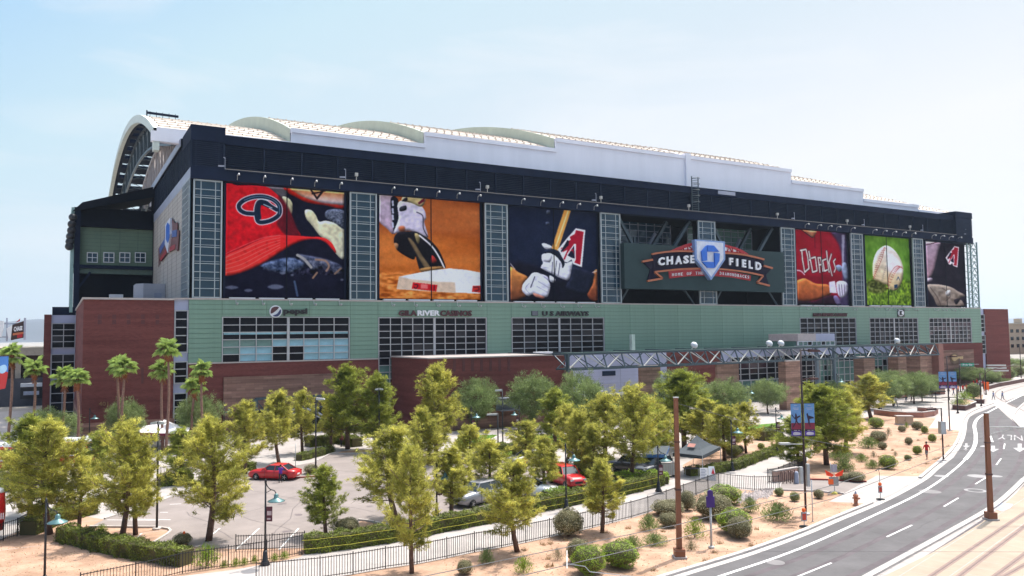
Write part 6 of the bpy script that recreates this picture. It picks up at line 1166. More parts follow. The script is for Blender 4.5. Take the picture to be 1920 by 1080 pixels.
# ------------------------------------------------------------------ fences
PK = MB(); PK.box((-.011, -.011, .12), (.011, .011, 1.18)); PK = PK.mesh('picket', 'blk')
def fence(pts, h, label, top=1, step=.15, mat='blk', posts=2.4, z0=.05, pickets=True, thick=.05):
    P = [G(*p) for p in pts]; r = thing('railing', label, 'fence', P[0]); L_ = [p-P[0] for p in P]; rails = MB(); n = 0; stuffm = MB(); pm = {}
    tot = sum((b-a).length for a, b in zip(L_[:-1], L_[1:]))
    q = MB(); q.box((-thick/2, -thick/2, 0), (thick/2, thick/2, h+.06)); pmesh_ = q.mesh('post', mat)
    for a, b in zip(L_[:-1], L_[1:]):
        d = b-a; ln = d.length; u = d/ln; ang = math.atan2(u.y, u.x)
        rails.bar(a+Vector((0, 0, h-.06)), b+Vector((0, 0, h-.06)), .04, .035); rails.bar(a+Vector((0, 0, z0+.08)), b+Vector((0, 0, z0+.08)), .04, .03); 
        k = max(1, round(ln/posts))
        for i in range(k): link('post', pmesh_, r, a+d*i/k, ang)
        if pickets:
            m = int(ln/step)
            for i in range(1, m):
                p = a+d*i/m
                stuffm.box((p.x-.014, p.y-.014, z0), (p.x+.014, p.y+.014, h))
    link('post', pmesh_, r, L_[-1]); rails.build('rail', mat, r)
    if stuffm.v: stuff(stuffm.build('pickets', mat, r))
    return r
fence(FENCE_A[2:], 1.2, 'long black picket railing along the near side of the walkway'); fence([(1348.6, 912), (1370, 916), (1415, 920), (1461, 919)], 1.2, 'black railing across the walkway end beside the river rocks')
fence([(150, 1120), (254, 1098), (342, 1076), (428, 1063), (500, 1052), (566, 1040)], 1.2, 'black railing in front of the low hedge at lower left'); fence([(442, 1034), (510, 1032), (571, 1027)], 1.0, 'short black railing at the near edge of the parking lot')
fence([(-60, 1040), (6, 1014), (32, 1006), (57, 990), (90, 972)], 1.2, 'black railing at the left edge beside the pale road'); fence([(1440, 906), (1460, 902), (1500, 884), (1512, 876)], 1.2, 'black railing beside the banner pole', posts=1.5)
fence([(300, 894), (360, 884), (420, 874), (472, 862)], .9, 'low dark railing behind the short hedges left of the sedan'); fence([(1652, 775), (1690, 774), (1720, 773), (1745, 770)], 1.0, 'thin grey railing on the curved plaza wall', mat='steel', pickets=False)
fence([(150, 838), (190, 836), (240, 834)], 1.5, 'grey chain fence at the foot of the tall brick wing', mat='steel', pickets=False)
# low plaza walls and planters
def wall_run(pts, h, w, label, mat='tan', cat='wall', name='low_wall', cap=True):
    P = [G(*p) for p in pts]; r = thing(name, label, cat, P[0]); L_ = [p-P[0] for p in P]
    def st(ww, z0, z1):
        a = offs(L_, ww/2); b = offs(L_, -ww/2); mb = MB(); mb.slab([tuple(p[:2]) for p in a]+[tuple(p[:2]) for p in b[::-1]], z0, z1); return mb
    st(w, 0, h).build('wall_body', mat, r); 
    if cap: st(w+.08, h, h+.1).build('wall_cap', 'conc', r)
    return r
rw = M('terracotta_wall', (.33, .16, .12), .9, 0, .12, 1)
wall_run([(p.x, p.y) for p in []] or [(1640, 777), (1670, 781), (1700, 783), (1730, 783), (1750, 780), (1757, 775)], .75, .35, 'curved terracotta retaining wall of the plaza', rw)
wall_run([(1721, 771), (1735, 772), (1747, 771)], .6, .5, 'short straight bench wall behind the curved wall', rw)
def planter(pts, h, label, plants):
    P = [G(*p) for p in pts]; r = thing('planter', label, 'planter', P[0]); L_ = [p-P[0] for p in P]; mb = MB(); mb.slab([tuple(p[:2]) for p in L_], 0, h); mb.build('planter_wall', M('planter_brown', (.14, .07, .06), .9, 0, .12, 1), r)
    c = sum(L_, Vector())/len(L_); mb = MB(); n = len(L_)
    for i in range(n): a, b = L_[i], L_[(i+1) % n]; mb.bar((a.x, a.y, h+.05), (b.x, b.y, h+.05), .3, .1)
    mb.build('planter_cap', 'kerb', r); mb = MB(); mb.slab([tuple((c+(p-c)*.93)[:2]) for p in L_], h, h+.03); mb.build('planter_soil', 'soil', r)
    for b, w, hh, k, lab in plants:
        o = bush(b, w, hh, k, lab, 'shrubs in the plaza planters'); o.location.z = h
planter([(1786, 768), (1810, 770), (1830, 762), (1812, 756), (1790, 759)], .75, 'large brown planter near the street kerb', [((1800, 768), 34, 12, 'wispy', 'low shrub in the large planter near the kerb')])
planter([(1815, 756), (1845, 757), (1846, 748), (1822, 747)], .7, 'second brown planter behind the large one', [((1808, 757), 34, 16, 'lime', 'bright shrub in the second planter'), ((1826, 755), 26, 28, 'olive', 'tall shrub in the second planter')])
wall_run([(1850, 731), (1872, 725), (1890, 722), (1920, 716), (1960, 709)], .8, .4, 'long low wall at the far right bend', 'planter_brown' if 0 else MATS['planter_brown'])
for b, w, h, k, lab in [((1860, 719), 30, 22, 'olive', 'far right planter shrub left'), ((1888, 712), 30, 22, 'olive', 'far right planter shrub middle'), ((1908, 706), 28, 20, 'olive', 'far right planter shrub right'), ((1880, 717), 50, 8, 'wispy', 'low ground shrub along the far wall')]: bush(b, w, h, k, lab, GS)
# utility cabinet
p = G(1684, 797); q = G(1713, 797); r = thing('utility_cabinet', 'tan utility cabinet standing in the desert garden', 'cabinet', p, math.atan2(q.y-p.y, q.x-p.x)); w = (q-p).length; h = hgt((1684, 797), (1684, 781)); mb = MB(); mb.box((0, 0, .1), (w, 1.1, h)); mb.build('cabinet_body', 'tan', r); mb = MB(); mb.box((-.06, -.06, h), (w+.06, 1.16, h+.07)); mb.build('cabinet_lid', 'conc', r); mb = MB(); mb.box((-.1, -.1, 0), (w+.1, 1.2, .1)); mb.build('plinth', 'kerb', r)
mb = MB(); mb.box((w*.5-.01, -.015, .15), (w*.5+.01, 0, h-.05)); mb.box((w*.43, -.04, h*.5), (w*.46, 0, h*.6)); mb.build('door_seam', 'dbrown', r)
# ------------------------------------------------------------------ lamps and poles
def seg(pts, r_, mb, n=7): mb.tube(cr(pts, 4, False), r_, n)
def hook_lamp(base, top, label, side=1, banner=True, mat='blk'):
    g = G(*base); H = hgt(base, top); r = thing('hooked_street_lamp', label, 'street lamp', g, -_y, 'hooked street lamps along the paths'); mb = MB()
    mb.lathe([(.30, 0), (.28, .12), (.17, .3), (.13, .75), (.09, .85)], n=10); mb.tube([(0, 0, .8), (0, 0, H-.25)], [.065, .05], 8); mb.lathe([(.05, H-.25), (.08, H-.2), (.03, H)], n=8); mb.build('post', mat, r, True)
    mb = MB(); s = side; seg([(0, 0, H-.15), (s*.12, 0, H-.45), (s*.3, 0, H-.62), (s*.5, 0, H-.68), (s*.62, 0, H-.85)], .03, mb, 5); seg([(0, 0, H-.8), (s*.2, 0, H-.72), (s*.32, 0, H-.62)], .02, mb, 5); mb.build('arm', mat, r)
    mb = MB(); mb.lathe([(.05, -.85), (.13, -.93), (.13, -1.08), (.17, -1.12), (.48, -1.26), (.50, -1.30), (.30, -1.27), (.12, -1.25)], (s*.62, 0, H), 14); mb.build('lamp_shade', 'tealm', r, True); mb = MB(); mb.lathe([(.14, -1.25), (.16, -1.32), (.02, -1.38)], (s*.62, 0, H), 10); mb.build('lens', 'chrome', r, True)
    if banner: mb = MB(); mb.box((.06*s, -.012, H-2.45), (.40*s, .012, H-1.6)); b = mb.build('banner', M('lamp_banner', (.11, .035, .045), .8), r); mb = MB(); mb.box((.1*s, -.02, H-2.1), (.36*s, -.013, H-1.85)); mb.box((.1*s, -.02, H-2.35), (.3*s, -.013, H-2.25)); mb.build('print', 'whitec' if 0 else M('pale_print', (.45, .35, .35), .8), b)
    return r
for b, t, l, s, bn in [((497, 1060), (494, 898), 'hooked lamp at the walkway bottom left of the hedge', 1, True), ((83, 1110), (81, 934), 'nearest hooked lamp at the lower left corner', 1, False), ((819, 973), (817, 864), 'hooked lamp in the taped hedge below the tall pine', 1, True), ((1062, 957), (1059, 831), 'hooked lamp in front of the red car', 1, False), ((1235, 922), (1233, 835), 'hooked lamp left of the tall brown pole', 1, True), ((1373, 883), (1370, 786), 'hooked lamp right of the black canopy', 1, True), ((1457, 853), (1456, 763), 'hooked lamp beside the sloping walkway', 1, True), ((884, 841), (883, 762), 'hooked lamp at the edge of the left lawn', 1, True), ((974, 820), (972, 759), 'hooked lamp on the plaza before the shuttered doorway', -1, True), ((420, 828), (420, 754), 'hooked lamp before the banded stone facing', 1, False), ((167, 842), (167, 765), 'hooked lamp beside the tall brick wing', 1, False), ((1238, 800), (1232, 734), 'hooked lamp before the first wide stone pier', 1, False), ((1403, 782), (1402, 722), 'hooked lamp before the gridded glass wall', 1, False), ((1572, 790), (1571, 700), 'hooked lamp before the steel framed entrance', 1, False)]:
    hook_lamp(b, t, l, s, bn)
def lot_pole(base, top, label, mat='blk', head=1, arm=.9, hw=.8):
    g = G(*base); H = hgt(base, top); r = thing('area_light_pole', label, 'light pole', g, -_y, 'tall area light poles'); mb = MB(); mb.lathe([(.3, 0), (.3, .12), (.12, .14)], n=10); mb.build('pole_foot', 'kerb', r); mb = MB(); mb.tube([(0, 0, .1), (0, 0, H)], [.085, .065], 8); mb.build('pole', mat, r, True)
    for s in ([1] if head == 1 else [-1] if head == -1 else [1, -1]):
        mb = MB(); mb.bar((0, 0, H-.08), (s*arm*.5, 0, H-.08), .07); mb.build('arm', mat, r); mb = MB(); x = s*arm*.5; mb.add([(x, -.2, H-.2), (x+s*hw, -.2, H-.2), (x+s*hw, .2, H-.2), (x, .2, H-.2), (x, -.16, H+.02), (x+s*hw*.95, -.16, H-.06), (x+s*hw*.95, .16, H-.06), (x, .16, H+.02)], [(0, 3, 2, 1), (4, 5, 6, 7), (0, 1, 5, 4), (1, 2, 6, 5), (2, 3, 7, 6), (3, 0, 4, 7)]); mb.build('lamp_head', 'pale' if mat == 'blk' and arm < .5 else 'dbrown' if mat != 'blk' else 'blk', r)
    return r, g, H
lot_pole((294, 993), (294, 790), 'tall black pole with box head on the kerbed corner of the lot', head=2, arm=.15, hw=.42); lot_pole((592, 889), (590, 746), 'tall black pole on the island beside the round bush', arm=.1); lot_pole((711, 850), (710, 728), 'tall black pole before the second brick block corner', head=2, arm=.1, hw=.4); lot_pole((943, 846), (940, 730), 'tall black pole before the shuttered doorway', head=-1, arm=.1); lot_pole((934, 850), (932, 775), 'shorter black pole with long left head by the lawn path', head=-1, arm=.1, hw=1.2); lot_pole((1134, 838), (1133, 732), 'tall black pole before the pale metal wall', head=2, arm=.1, hw=.4)
def print_banner(parent, x0, x1, z0, z1, y, i):
    mb = MB(); mb.box((x0, y-.015, z0), (x1, y+.015, z1)); b = mb.build('banner', M('banner_sky', (.13, .27, .50), .7, 0, .15, 1.5), parent); h = z1-z0; w = x1-x0; mb = MB(); mb.box((x0, y-.022, z0+h*.20), (x1, y-.016, z0+h*.40)); mb.build('print_red', M('banner_red', (.22, .025, .05), .7), b)
    mb = MB(); mb.box((x0, y-.022, z0), (x1, y-.016, z0+h*.14)); mb.build('print_purple', M('banner_purple', (.09, .04, .28), .7), b); mb = MB(); mb.box((x0, y-.022, z0+h*.14), (x1, y-.016, z0+h*.20))
    mx_ = x0+w*.5; f = lambda a, c: (x0+w*a, y-.03, z0+h*c)
    fig = [(.40, .42), (.44, .50), (.30, .58), (.08, .68), (.06, .64), (.30, .54), (.40, .60), (.42, .68), (.50, .71), (.56, .66), (.60, .60), (.90, .64), (.92, .60), (.62, .54), (.60, .46), (.85, .34), (.80, .32), (.52, .42), (.20, .26), (.15, .30)] if i == 0 else [(.30, .30), (.36, .44), (.28, .55), (.20, .66), (.26, .70), (.34, .70), (.40, .63), (.90, .58), (.95, .54), (.50, .52), (.50, .44), (.58, .28), (.52, .26), (.42, .40)]
    mb.plate([f(a, c) for a, c in fig], .012); mb.build('figure_print', M('banner_dark', (.03, .02, .04), .7), b)
    mb = MB(); mb.plate(cr([f(a, c) for a, c in ((.15, .04), (.2, .10), (.4, .12), (.8, .10), (.9, .06), (.8, .03), (.4, .02))], 3), .012); [mb.box((x0+w*a, y-.03, z0+h*c), (x0+w*(a+d), y-.02, z0+h*(c+.012))) for a, c, d in ((.25, .16, .3), (.65, .16, .2), (.35, .94, .3), (.2, .86, .6), (.3, .82, .45))]; mb.build('pale_print', M('pale_banner_print', (.50, .45, .50), .7), b)
def banner_pole(base, top, label, z1, z0, w, arm):
    r, g, H = lot_pole(base, top, label, mat=M('dark_pole', (.035, .018, .02), .5), head=0 or 1, arm=arm); x = .12
    print_banner(r, -x-w, -x, z0, z1, 0, 0); print_banner(r, x, x+w, z0, z1, 0, 1); mb = MB(); [mb.bar((-x-w-.05, 0, z), (x+w+.05, 0, z), .04) for z in (z0-.02, z1+.03)]; mb.build('banner_bracket', 'blk', r); return r, g, H
def zat(base, y): return hgt(base, (base[0], y))
B1 = (1511, 965); r, g, H = banner_pole(B1, (1506, 655), 'tallest dark pole carrying two blue baseball banners', zat(B1, 757), zat(B1, 817), wid(B1, 19), 1.2)
mb = MB(); z = zat(B1, 833); mb.bar((0, 0, z), (-1.0, 0, z+.02), .06); mb.box((-1.75, -.2, z-.02), (-1.0, .2, z+.12)); mb.build('side_lamp', 'pale', r); mb = MB(); z = zat(B1, 712); mb.bar((0, 0, z), (.6, 0, z+.1), .06); mb.box((.6, -.16, z), (1.2, .16, z+.14)); mb.build('upper_lamp', 'dbrown', r)
mb = MB(); z = zat(B1, 912); mb.box((.14, -.14, z), (.34, .14, z+1.6)); mb.box((-.36, -.14, z+.2), (-.14, .14, z+1.4)); mb.build('control_box', 'steel', r)
B2 = (1781, 808); banner_pole(B2, (1777, 667), 'far dark pole carrying two blue baseball banners above the plaza', zat(B2, 697), zat(B2, 728), wid(B2, 15), 1.0)
r, g, H = lot_pole((1769, 864), (1765, 765), 'dark street pole with a grey box beside the garden', mat=MATS['dark_pole'], head=-1, arm=1.1, hw=.9); mb = MB(); mb.box((-.25, -.3, H-2.6), (.25, .3, H-1.35)); mb.build('control_box', 'steel', r)
for b, t, l, hd in [((1801, 735), (1800, 672), 'dark pole holding the green street sign', 0), ((1840, 762), (1838, 700), 'dark post at the far crossing', 0), ((1849, 740), (1848, 690), 'brown post beyond the crossing', 0), ((1796, 775), (1795, 728), 'slender dark post at the plaza edge', 0), ((1915, 712), (1913, 650), 'distant pole at the right picture edge', 0)]:
    g = G(*b); H = hgt(b, t); mb = MB(); mb.tube([(0, 0, 0), (0, 0, H)], [.11, .09], 8); mb.lathe([(.2, 0), (.2, .2), (.1, .22)], n=8); o = mb.build('street_post', MATS['dark_pole'], None, True, g); tag(o, l, 'post', 'street posts at the far corner')
g = G(1801, 735); H = hgt((1801, 735), (1800, 684)); r = thing('street_name_sign', 'green street name sign on the dark pole at the far corner', 'street sign', (g.x, g.y-.3, 0), -_y); mb = MB(); w = wid((1801, 735), 25); h = w*.26; mb.box((0, -.03, H-h/2), (w, .03, H+h/2)); mb.build('sign_plate', 'signg', r); mb = MB(); quad_text(mb, '7th St', [Vector((w*.12, -.05, H+h*.28)), Vector((w*.85, -.05, H+h*.28)), Vector((w*.85, -.05, H-h*.28)), Vector((w*.12, -.05, H-h*.28))], .02, (0, -1, 0)); mb.build('lettering', 'letter', r); mb = MB(); mb.bar((-.4, 0, H), (w+1, 0, H+.1), .08); mb.build('bracket', 'steel', r)
# overhead line poles and wires
def line_pole(base, top, label, wpx):
    g = G(*base); H = hgt(base, top); r = thing('overhead_line_pole', label, 'pole', g, -_y, 'brown overhead line poles'); w = wid(base, wpx)/2; mb = MB(); z = .55; q = lambda s, z_: [(-s, -s, z_), (s, -s, z_), (s, s, z_), (-s, s, z_)]
    mb.add(q(w*1.0, z)+q(w*.8, H), [(0, 3, 2, 1), (4, 5, 6, 7), (0, 1, 5, 4), (1, 2, 6, 5), (2, 3, 7, 6), (3, 0, 4, 7)]); mb.build('pole', 'brown', r); mb = MB(); mb.box((-w*2, -w*2, .12), (w*2, w*2, z)); mb.build('base_box', 'brown', r); mb = MB(); mb.box((-w*2.6, -w*2.6, 0), (w*2.6, w*2.6, .12)); mb.build('footing', 'conc', r); mb = MB(); mb.box((-w*1.0, -w*1.0, H), (w*1.0, w*1.0, H+.05)); mb.build('cap', 'pale', r)
    mb = MB(); mb.box((-w*1.15, -w*1.15, H*.42), (w*1.15, w*1.15, H*.42+.12)); mb.box((-w*1.1, -w*1.1, H*.72), (w*1.1, w*1.1, H*.72+.07)); mb.build('band', 'dbrown', r); return r, g, H
P1, g1, H1 = line_pole((1274, 1046), (1265, 746), 'tall brown overhead line pole on gravel left of the purple sign', 9.5); P2, g2, H2 = line_pole((1858, 975), (1850, 775), 'brown overhead line pole standing beside the tram track at right', 8)
mb = MB(); z = zat((1858, 975), 801); mb.tube([(0, 0, z), (1.6, 0, z-.02)], .045, 6); mb.tube([(1.6, 0, z-.02), (3.2, 0, z-.12)], .07, 6); z2 = zat((1858, 975), 817); mb.tube(cr([Vector((0, 0, z2)), Vector((1.2, 0, z2+.35)), Vector((3, 0, z2+.5))], 4, False), .03, 5); mb.build('cantilever_arm', 'pale', P2)
def wire(pts, label, r_=.012, sag=.0):
    mb = MB(); P = [Vector(p) for p in pts]; Q_ = []
    for a, b in zip(P[:-1], P[1:]): Q_ += [a.lerp(b, t/8)-Vector((0, 0, sag*4*(t/8)*(1-t/8))) for t in range(8)]
    Q_.append(P[-1]); mb.tube(Q_, r_, 5); tag(mb.build('overhead_wire', M('wire_grey', (.16, .15, .15), .5, .3)), label, 'wire', 'overhead wires')
def ext(a, b, k0, k1): d = b-a; return [a-d*k0, b+d*k1]
wire(ext(G(797, 1080, 5.4), G(1269, 984, 5.4), .25, 0)+[G(1561, 910, 5.4), G(1774, 838, 5.4), G(1900, 806, 5.4)], 'upper contact wire sweeping over the gravel towards the road', .015); wire(ext(G(988, 1077, 5.0), G(1269, 1010, 5.0), .3, 0)+[G(1561, 935, 5.0), G(1774, 852, 5.0), G(1920, 815, 5.0)], 'lower contact wire crossing in front of the brown pole', .015)
wire([g1+Vector((0, 0, H1-.3)), G(1430, 800, 8.0), G(1505, 822, 7.6), G(1604, 841, 7.2)], 'feeder wire from the brown pole top past the banners', .012); wire([G(1130, 1033, 3), G(1560, 1034, 3), G(2000, 1035, 3)], 'thin level wire crossing low over the road', .006)
mb = MB(); A_, B_, C_, D_ = G(1065, 1057, 5.1), G(1097, 1062, 5.1), G(1106, 1072, 4.9), G(1190, 1081, 4.8); mb.tube([A_, B_, C_, D_], .014, 5); mb.tube([G(1063, 1032, 5.4), G(1063, 1066, 5.0)], .012, 5); tag(mb.build('wire_hanger', 'steel'), 'bent steel hanger on the contact wires at the bottom', 'hanger')
# ------------------------------------------------------------------ small street things
g = G(1334, 1028); b = (1334, 1028); r = thing('station_totem', 'purple shaped sign on a silver post at the gravel edge', 'sign', g, -_y); h0, h1 = zat(b, 951), zat(b, 919); w = wid(b, 15)/2; mb = MB(); mb.tube([(0, 0, .1), (0, 0, h0)], .07, 10); mb.lathe([(.2, 0), (.2, .12), (.08, .16)], n=12); mb.build('post', 'pale', r, True); mb = MB(); mb.plate([(-w, -.1, h0), (w, -.1, h0), (w, -.1, h0+(h1-h0)*.62), (w*.65, -.1, h0+(h1-h0)*.62), (w*.6, -.1, h1-.05), (w*.2, -.1, h1), (-w*.2, -.1, h1), (-w*.6, -.1, h1-.05), (-w*.65, -.1, h0+(h1-h0)*.62), (-w, -.1, h0+(h1-h0)*.62)], .2); mb.build('sign_plate', 'purp', r); mb = MB(); mb.box((-.05, -.05, h1), (.05, .05, h1+.05)); mb.build('finial', 'pale', r)
def post_box(base, topy, label, boxtop, boxbot, bw, col2=True):
    g = G(*base); r = thing('barricade_sign', label, 'barricade', g, -_y, 'orange topped barricades'); H = zat(base, boxtop); h0 = zat(base, boxbot); w = wid(base, bw)/2; mb = MB(); mb.tube([(0, 0, .05), (0, 0, h0)], .03, 6); mb.build('post', 'steel', r); mb = MB(); mb.box((-w, -.06, h0), (w, .06, H)); b = mb.build('panel', 'steel', r); mb = MB(); mb.box((-w*.7, -.08, h0+.08), (w*.7 if col2 else 0, -.061, H-.1)); mb.build('reflector', M('orange_red', (.55, .06, .03), .6), b)
    mb = MB(); mb.lathe([(.08, 0), (.13, .08), (.13, .2), (.05, .28)], (0, 0, H), 10); mb.build('warning_light', 'orange', r, True); mb = MB(); mb.lathe([(.34, 0), (.34, .06), (.1, .1)], n=10); mb.build('rubber_base', 'tyre', r)
post_box((1508, 988), 0, 'grey and red barricade with orange light at the pole foot by the kerb', 960, 977, 10); post_box((1651, 937), 0, 'grey and red barricade with orange light on the driveway apron', 911, 924, 7)
g = G(1565, 926); b = (1565, 926); r = thing('warning_sign_stand', 'roadwork sign stand topped with crossed orange flags by the driveway', 'sign', g, -_y); mb = MB(); mb.bar((0, 0, 0), (0, 0, zat(b, 872)), .05); [mb.bar((0, 0, .25), (.7*sx, .35*sy, .03), .04) for sx in (-1, 1) for sy in (-1, 1)]; mb.build('stand', 'steel', r); mb = MB(); mb.box((-.42, -.03, zat(b, 911)), (.35, .03, zat(b, 894))); p_ = mb.build('sign_panel', M('grey_panel', (.28, .27, .26), .7), r); mb = MB(); mb.box((-.5, -.05, zat(b, 908)), (-.08, -.031, zat(b, 898))); mb.build('orange_patch', 'orange', p_)
mb = MB(); z = zat(b, 887); [mb.plate([(0, -.05, z-.15), (s*.75, -.1, z+.28), (s*.65, -.1, z-.18), (s*.2, -.05, z-.3)], .02) for s in (-1, 1)]; mb.build('flag', M('flag_orange', (.85, .06, .02), .8), r); mb = MB(); mb.box((-.2, -.02, zat(b, 885)), (.25, .02, zat(b, 871))); mb.build('back_panel', M('lilac_panel', (.33, .31, .37), .6), r); mb = MB(); mb.lathe([(.28, 0), (.22, .12), (.05, .2)], n=8); mb.build('sandbag', M('yellow_bag', (.65, .55, .12), .8), r)
g = G(1605, 948); r = thing('fire_hydrant', 'orange brown fire hydrant on the gravel by the kerb', 'hydrant', g, -_y); mb = MB(); mb.lathe([(.2, 0), (.2, .06), (.12, .08), (.12, .55), (.17, .58), (.17, .63), (.12, .7), (.04, .78)], n=12); mb.build('barrel', M('hydrant_paint', (.40, .15, .08), .5), r, True); mb = MB(); mb.tube([(.1, 0, .45), (.26, 0, .45)], .07, 8); mb.tube([(-.1, 0, .48), (-.2, 0, .48)], .05, 8); mb.tube([(0, -.1, .4), (0, -.22, .4)], .07, 8); mb.build('outlet', MATS['hydrant_paint'], r); mb = MB(); mb.lathe([(.09, .7), (.06, .84), (.03, .9)], n=8); mb.build('cap', 'lavs', r); r.scale = (1.2, 1.2, 1.2)
def cone(base, label, s=1.0):
    g = G(*base); r = thing('traffic_cone', label, 'cone', g); mb = MB(); mb.lathe([(.17, .03), (.05, .7), (.03, .72)], n=12); mb.build('cone_body', 'orange', r, True); mb = MB(); mb.box((-.2, -.2, 0), (.2, .2, .035)); mb.build('cone_foot', 'tyre', r); mb = MB(); mb.lathe([(.125, .28), (.092, .45)], n=12); mb.build('reflective_band', 'whitec', r); r.scale = (s, s, s)
cone((345, 1022), 'orange cone beside the dark tangled bush in the lot', 1.2)
for b, t, l in [((1524, 978), (1522, 900), 'thin steel post right of the tallest banner pole'), ((1558, 903), (1556, 868), 'thin pale post at the driveway kerb'), ((554, 878), (553, 832), 'thin white pole behind the red sedan')]:
    g = G(*b); mb = MB(); mb.tube([(0, 0, 0), (0, 0, hgt(b, t))], .035, 6); mb.lathe([(.07, 0), (.07, .05), (.04, .06)], n=6); tag(mb.build('thin_post', 'steel', None, True, g), l, 'post')
g = G(1649, 908); mb = MB(); mb.tube(cr([Vector(v) for v in ((0, 0, 0), (.05, 0, .8), (-.05, 0, 1.2), (-.25, 0, 1.3), (-.35, 0, 1.22))], 5, False), .022, 6); mb.lathe([(.06, -.05), (.06, .05)], (-.38, 0, 1.2), 8); tag(mb.build('bent_rod', 'blk', None, True, g), 'bent black rod with a small head near the apron', 'rod')
# bollard posts, gate rack
mb = MB(); a = G(1452, 905); b = G(1496, 897); r = thing('concrete_barrier', 'pale pink low barrier wall behind the railing end', 'barrier', a); d = b-a; n = Vector((-d.y, d.x, 0)).normalized()*.25; mb.slab([(0, 0), tuple(d[:2]), tuple((d+n)[:2]), tuple(n[:2])], 0, .95); mb.build('barrier_body', M('pink_concrete', (.50, .33, .27), .9, 0, .15, 3), r); mb = MB(); mb.bar((0, 0, 1.0), (d.x, d.y, 1.0), .35, .1); mb.build('barrier_cap', 'conc', r)
def rack(base, label):
    g = G(*base); r = thing('steel_rack', label, 'rack', g, -_y, 'curved steel racks by the gate'); 
    for i in range(4):
        mb = MB(); x = i*.32; mb.tube(cr([Vector(v) for v in ((x, 0, 0), (x, 0, .6), (x+.02, .15, .95), (x+.05, .45, 1.0), (x+.05, .6, .7), (x+.05, .62, 0))], 4, False), .035, 6); mb.build('hoop', 'dbrown', r)
rack((1468, 907), 'left curved dark rack by the gate'); rack((1486, 905), 'right curved dark rack by the gate'); mb = MB(); g = G(1494, 907); mb.lathe([(.22, 0), (.2, .15), (.17, .9), (.12, 1.05)], n=10); tag(mb.build('pale_bollard', 'lavs', None, True, g), 'stubby pale bollard beside the curved racks', 'bollard')
g = G(1334, 900); r = thing('folding_sign', 'white folding sign with red mark on the walkway', 'sign', g, -_y); 
for s in (-1, 1): mb = MB(); mb.add([(-.35, s*.35, 0), (.35, s*.35, 0), (.25, s*.03, 1.2), (-.25, s*.03, 1.2), (-.35, s*.38, 0), (.35, s*.38, 0), (.25, s*.06, 1.2), (-.25, s*.06, 1.2)], [(0, 1, 2, 3), (7, 6, 5, 4), (0, 4, 5, 1), (1, 5, 6, 2), (2, 6, 7, 3), (3, 7, 4, 0)]); p_ = mb.build('sign_leaf', 'wht', r)
mb = MB(); mb.plate([(-.05, -.25, .6), (.25, -.25, .55), (.15, -.1, 1.1)], .02); mb.build('red_mark', 'red', r)
g = G(1252, 893); r = thing('equipment_crate', 'pale wheeled slatted crate beside the brown pole', 'crate', g, -_y); mb = MB(); mb.box((-.6, -.4, .18), (.6, .4, 1.25)); mb.build('crate_body', M('crate_tan', (.42, .36, .32), .8), r)
for i in range(6): mb = MB(); mb.box((-.58+i*.2, -.44, .22), (-.47+i*.2, -.4, 1.2)); mb.build('slat', 'pale', r)
mb = MB(); mb.box((-.63, -.45, 1.25), (.63, .43, 1.31)); mb.build('lid', 'conc', r)
for x in (-.5, .5):
    for y in (-.3, .3): mb = MB(); mb.lathe([(.09, -.03), (.09, .03)], (x, y, .09), 10, 0, 'y'); mb.build('wheel', 'tyre', r)
# canopies
def canopy(corners, hleg, hpk, label, mat, valance, mark=None):
    P = [G(*p) for p in corners]; r = thing('canopy_tent', label, 'tent', P[0]); L_ = [p-P[0] for p in P]; c = sum(L_, Vector())/4; mb = MB()
    E = [Vector((p.x, p.y, hleg)) for p in L_]; A = c+Vector((0, 0, hpk)); m = 5; ring = []
    for s in (1, .62, .32, .12): ring.append([(c+Vector((0, 0, 0))).lerp(Vector((v.x, v.y, 0)), s)+Vector((0, 0, hleg+(hpk-hleg)*(1-s)**1.5)) for v in [E[i].lerp(E[(i+1) % 4], t/4) for i in range(4) for t in range(4)]])
    V = [v for g_ in ring for v in g_]+[A]; n = 16; F = [(a*n+i, a*n+(i+1) % n, (a+1)*n+(i+1) % n, (a+1)*n+i) for a in range(3) for i in range(n)]+[(3*n+i, 3*n+(i+1) % n, 4*n) for i in range(n)]; mb.add(V, F); mb.build('roof_cloth', mat, r)
    mb = MB()
    for i in range(4): a, b = E[i], E[(i+1) % 4]; mb.add([a, b, b-Vector((0, 0, .3)), a-Vector((0, 0, .3))], [(0, 1, 2, 3)])
    mb.build('valance', valance, r)
    for v in L_: mb = MB(); mb.tube([(v.x, v.y, 0), (v.x, v.y, hleg)], .035, 6); mb.build('leg', 'pale', r)
    if mark: mb = MB(); a = E[0].lerp(E[1], .38); b = E[0].lerp(E[1], .62); up = (A-E[0].lerp(E[1], .5)); k = [a+up*.32, b+up*.32, b+up*.5, a+up*.5]; mb.add([v+Vector((0, -.04, .10)) for v in k], [(0, 1, 2, 3)]); mb.build('emblem_print', mark, r)
canopy([(1262, 893), (1318, 900), (1352, 880), (1300, 874)], 2.15, 3.5, 'black peaked canopy tent on the walkway with a table below', 'tent', 'tent', M('print_pink', (.35, .15, .12), .8)); canopy([(256, 848), (350, 852), (357, 836), (268, 833)], 2.3, 3.5, 'white peaked canopy tent with red valance before the brick wing', 'tentw', 'maroon')
canopy([(1205, 893), (1250, 893), (1256, 874), (1216, 874)], 2.0, 2.3, 'low dark canopy with a blue panel left of the brown pole', 'tent', M('blue_valance', (.05, .14, .35), .7))
g = G(1296, 893); r = thing('folding_table', 'dark table under the black canopy', 'table', g, -_y); mb = MB(); mb.box((-.7, -.35, .72), (.7, .35, .77)); mb.build('table_top', 'grey', r)
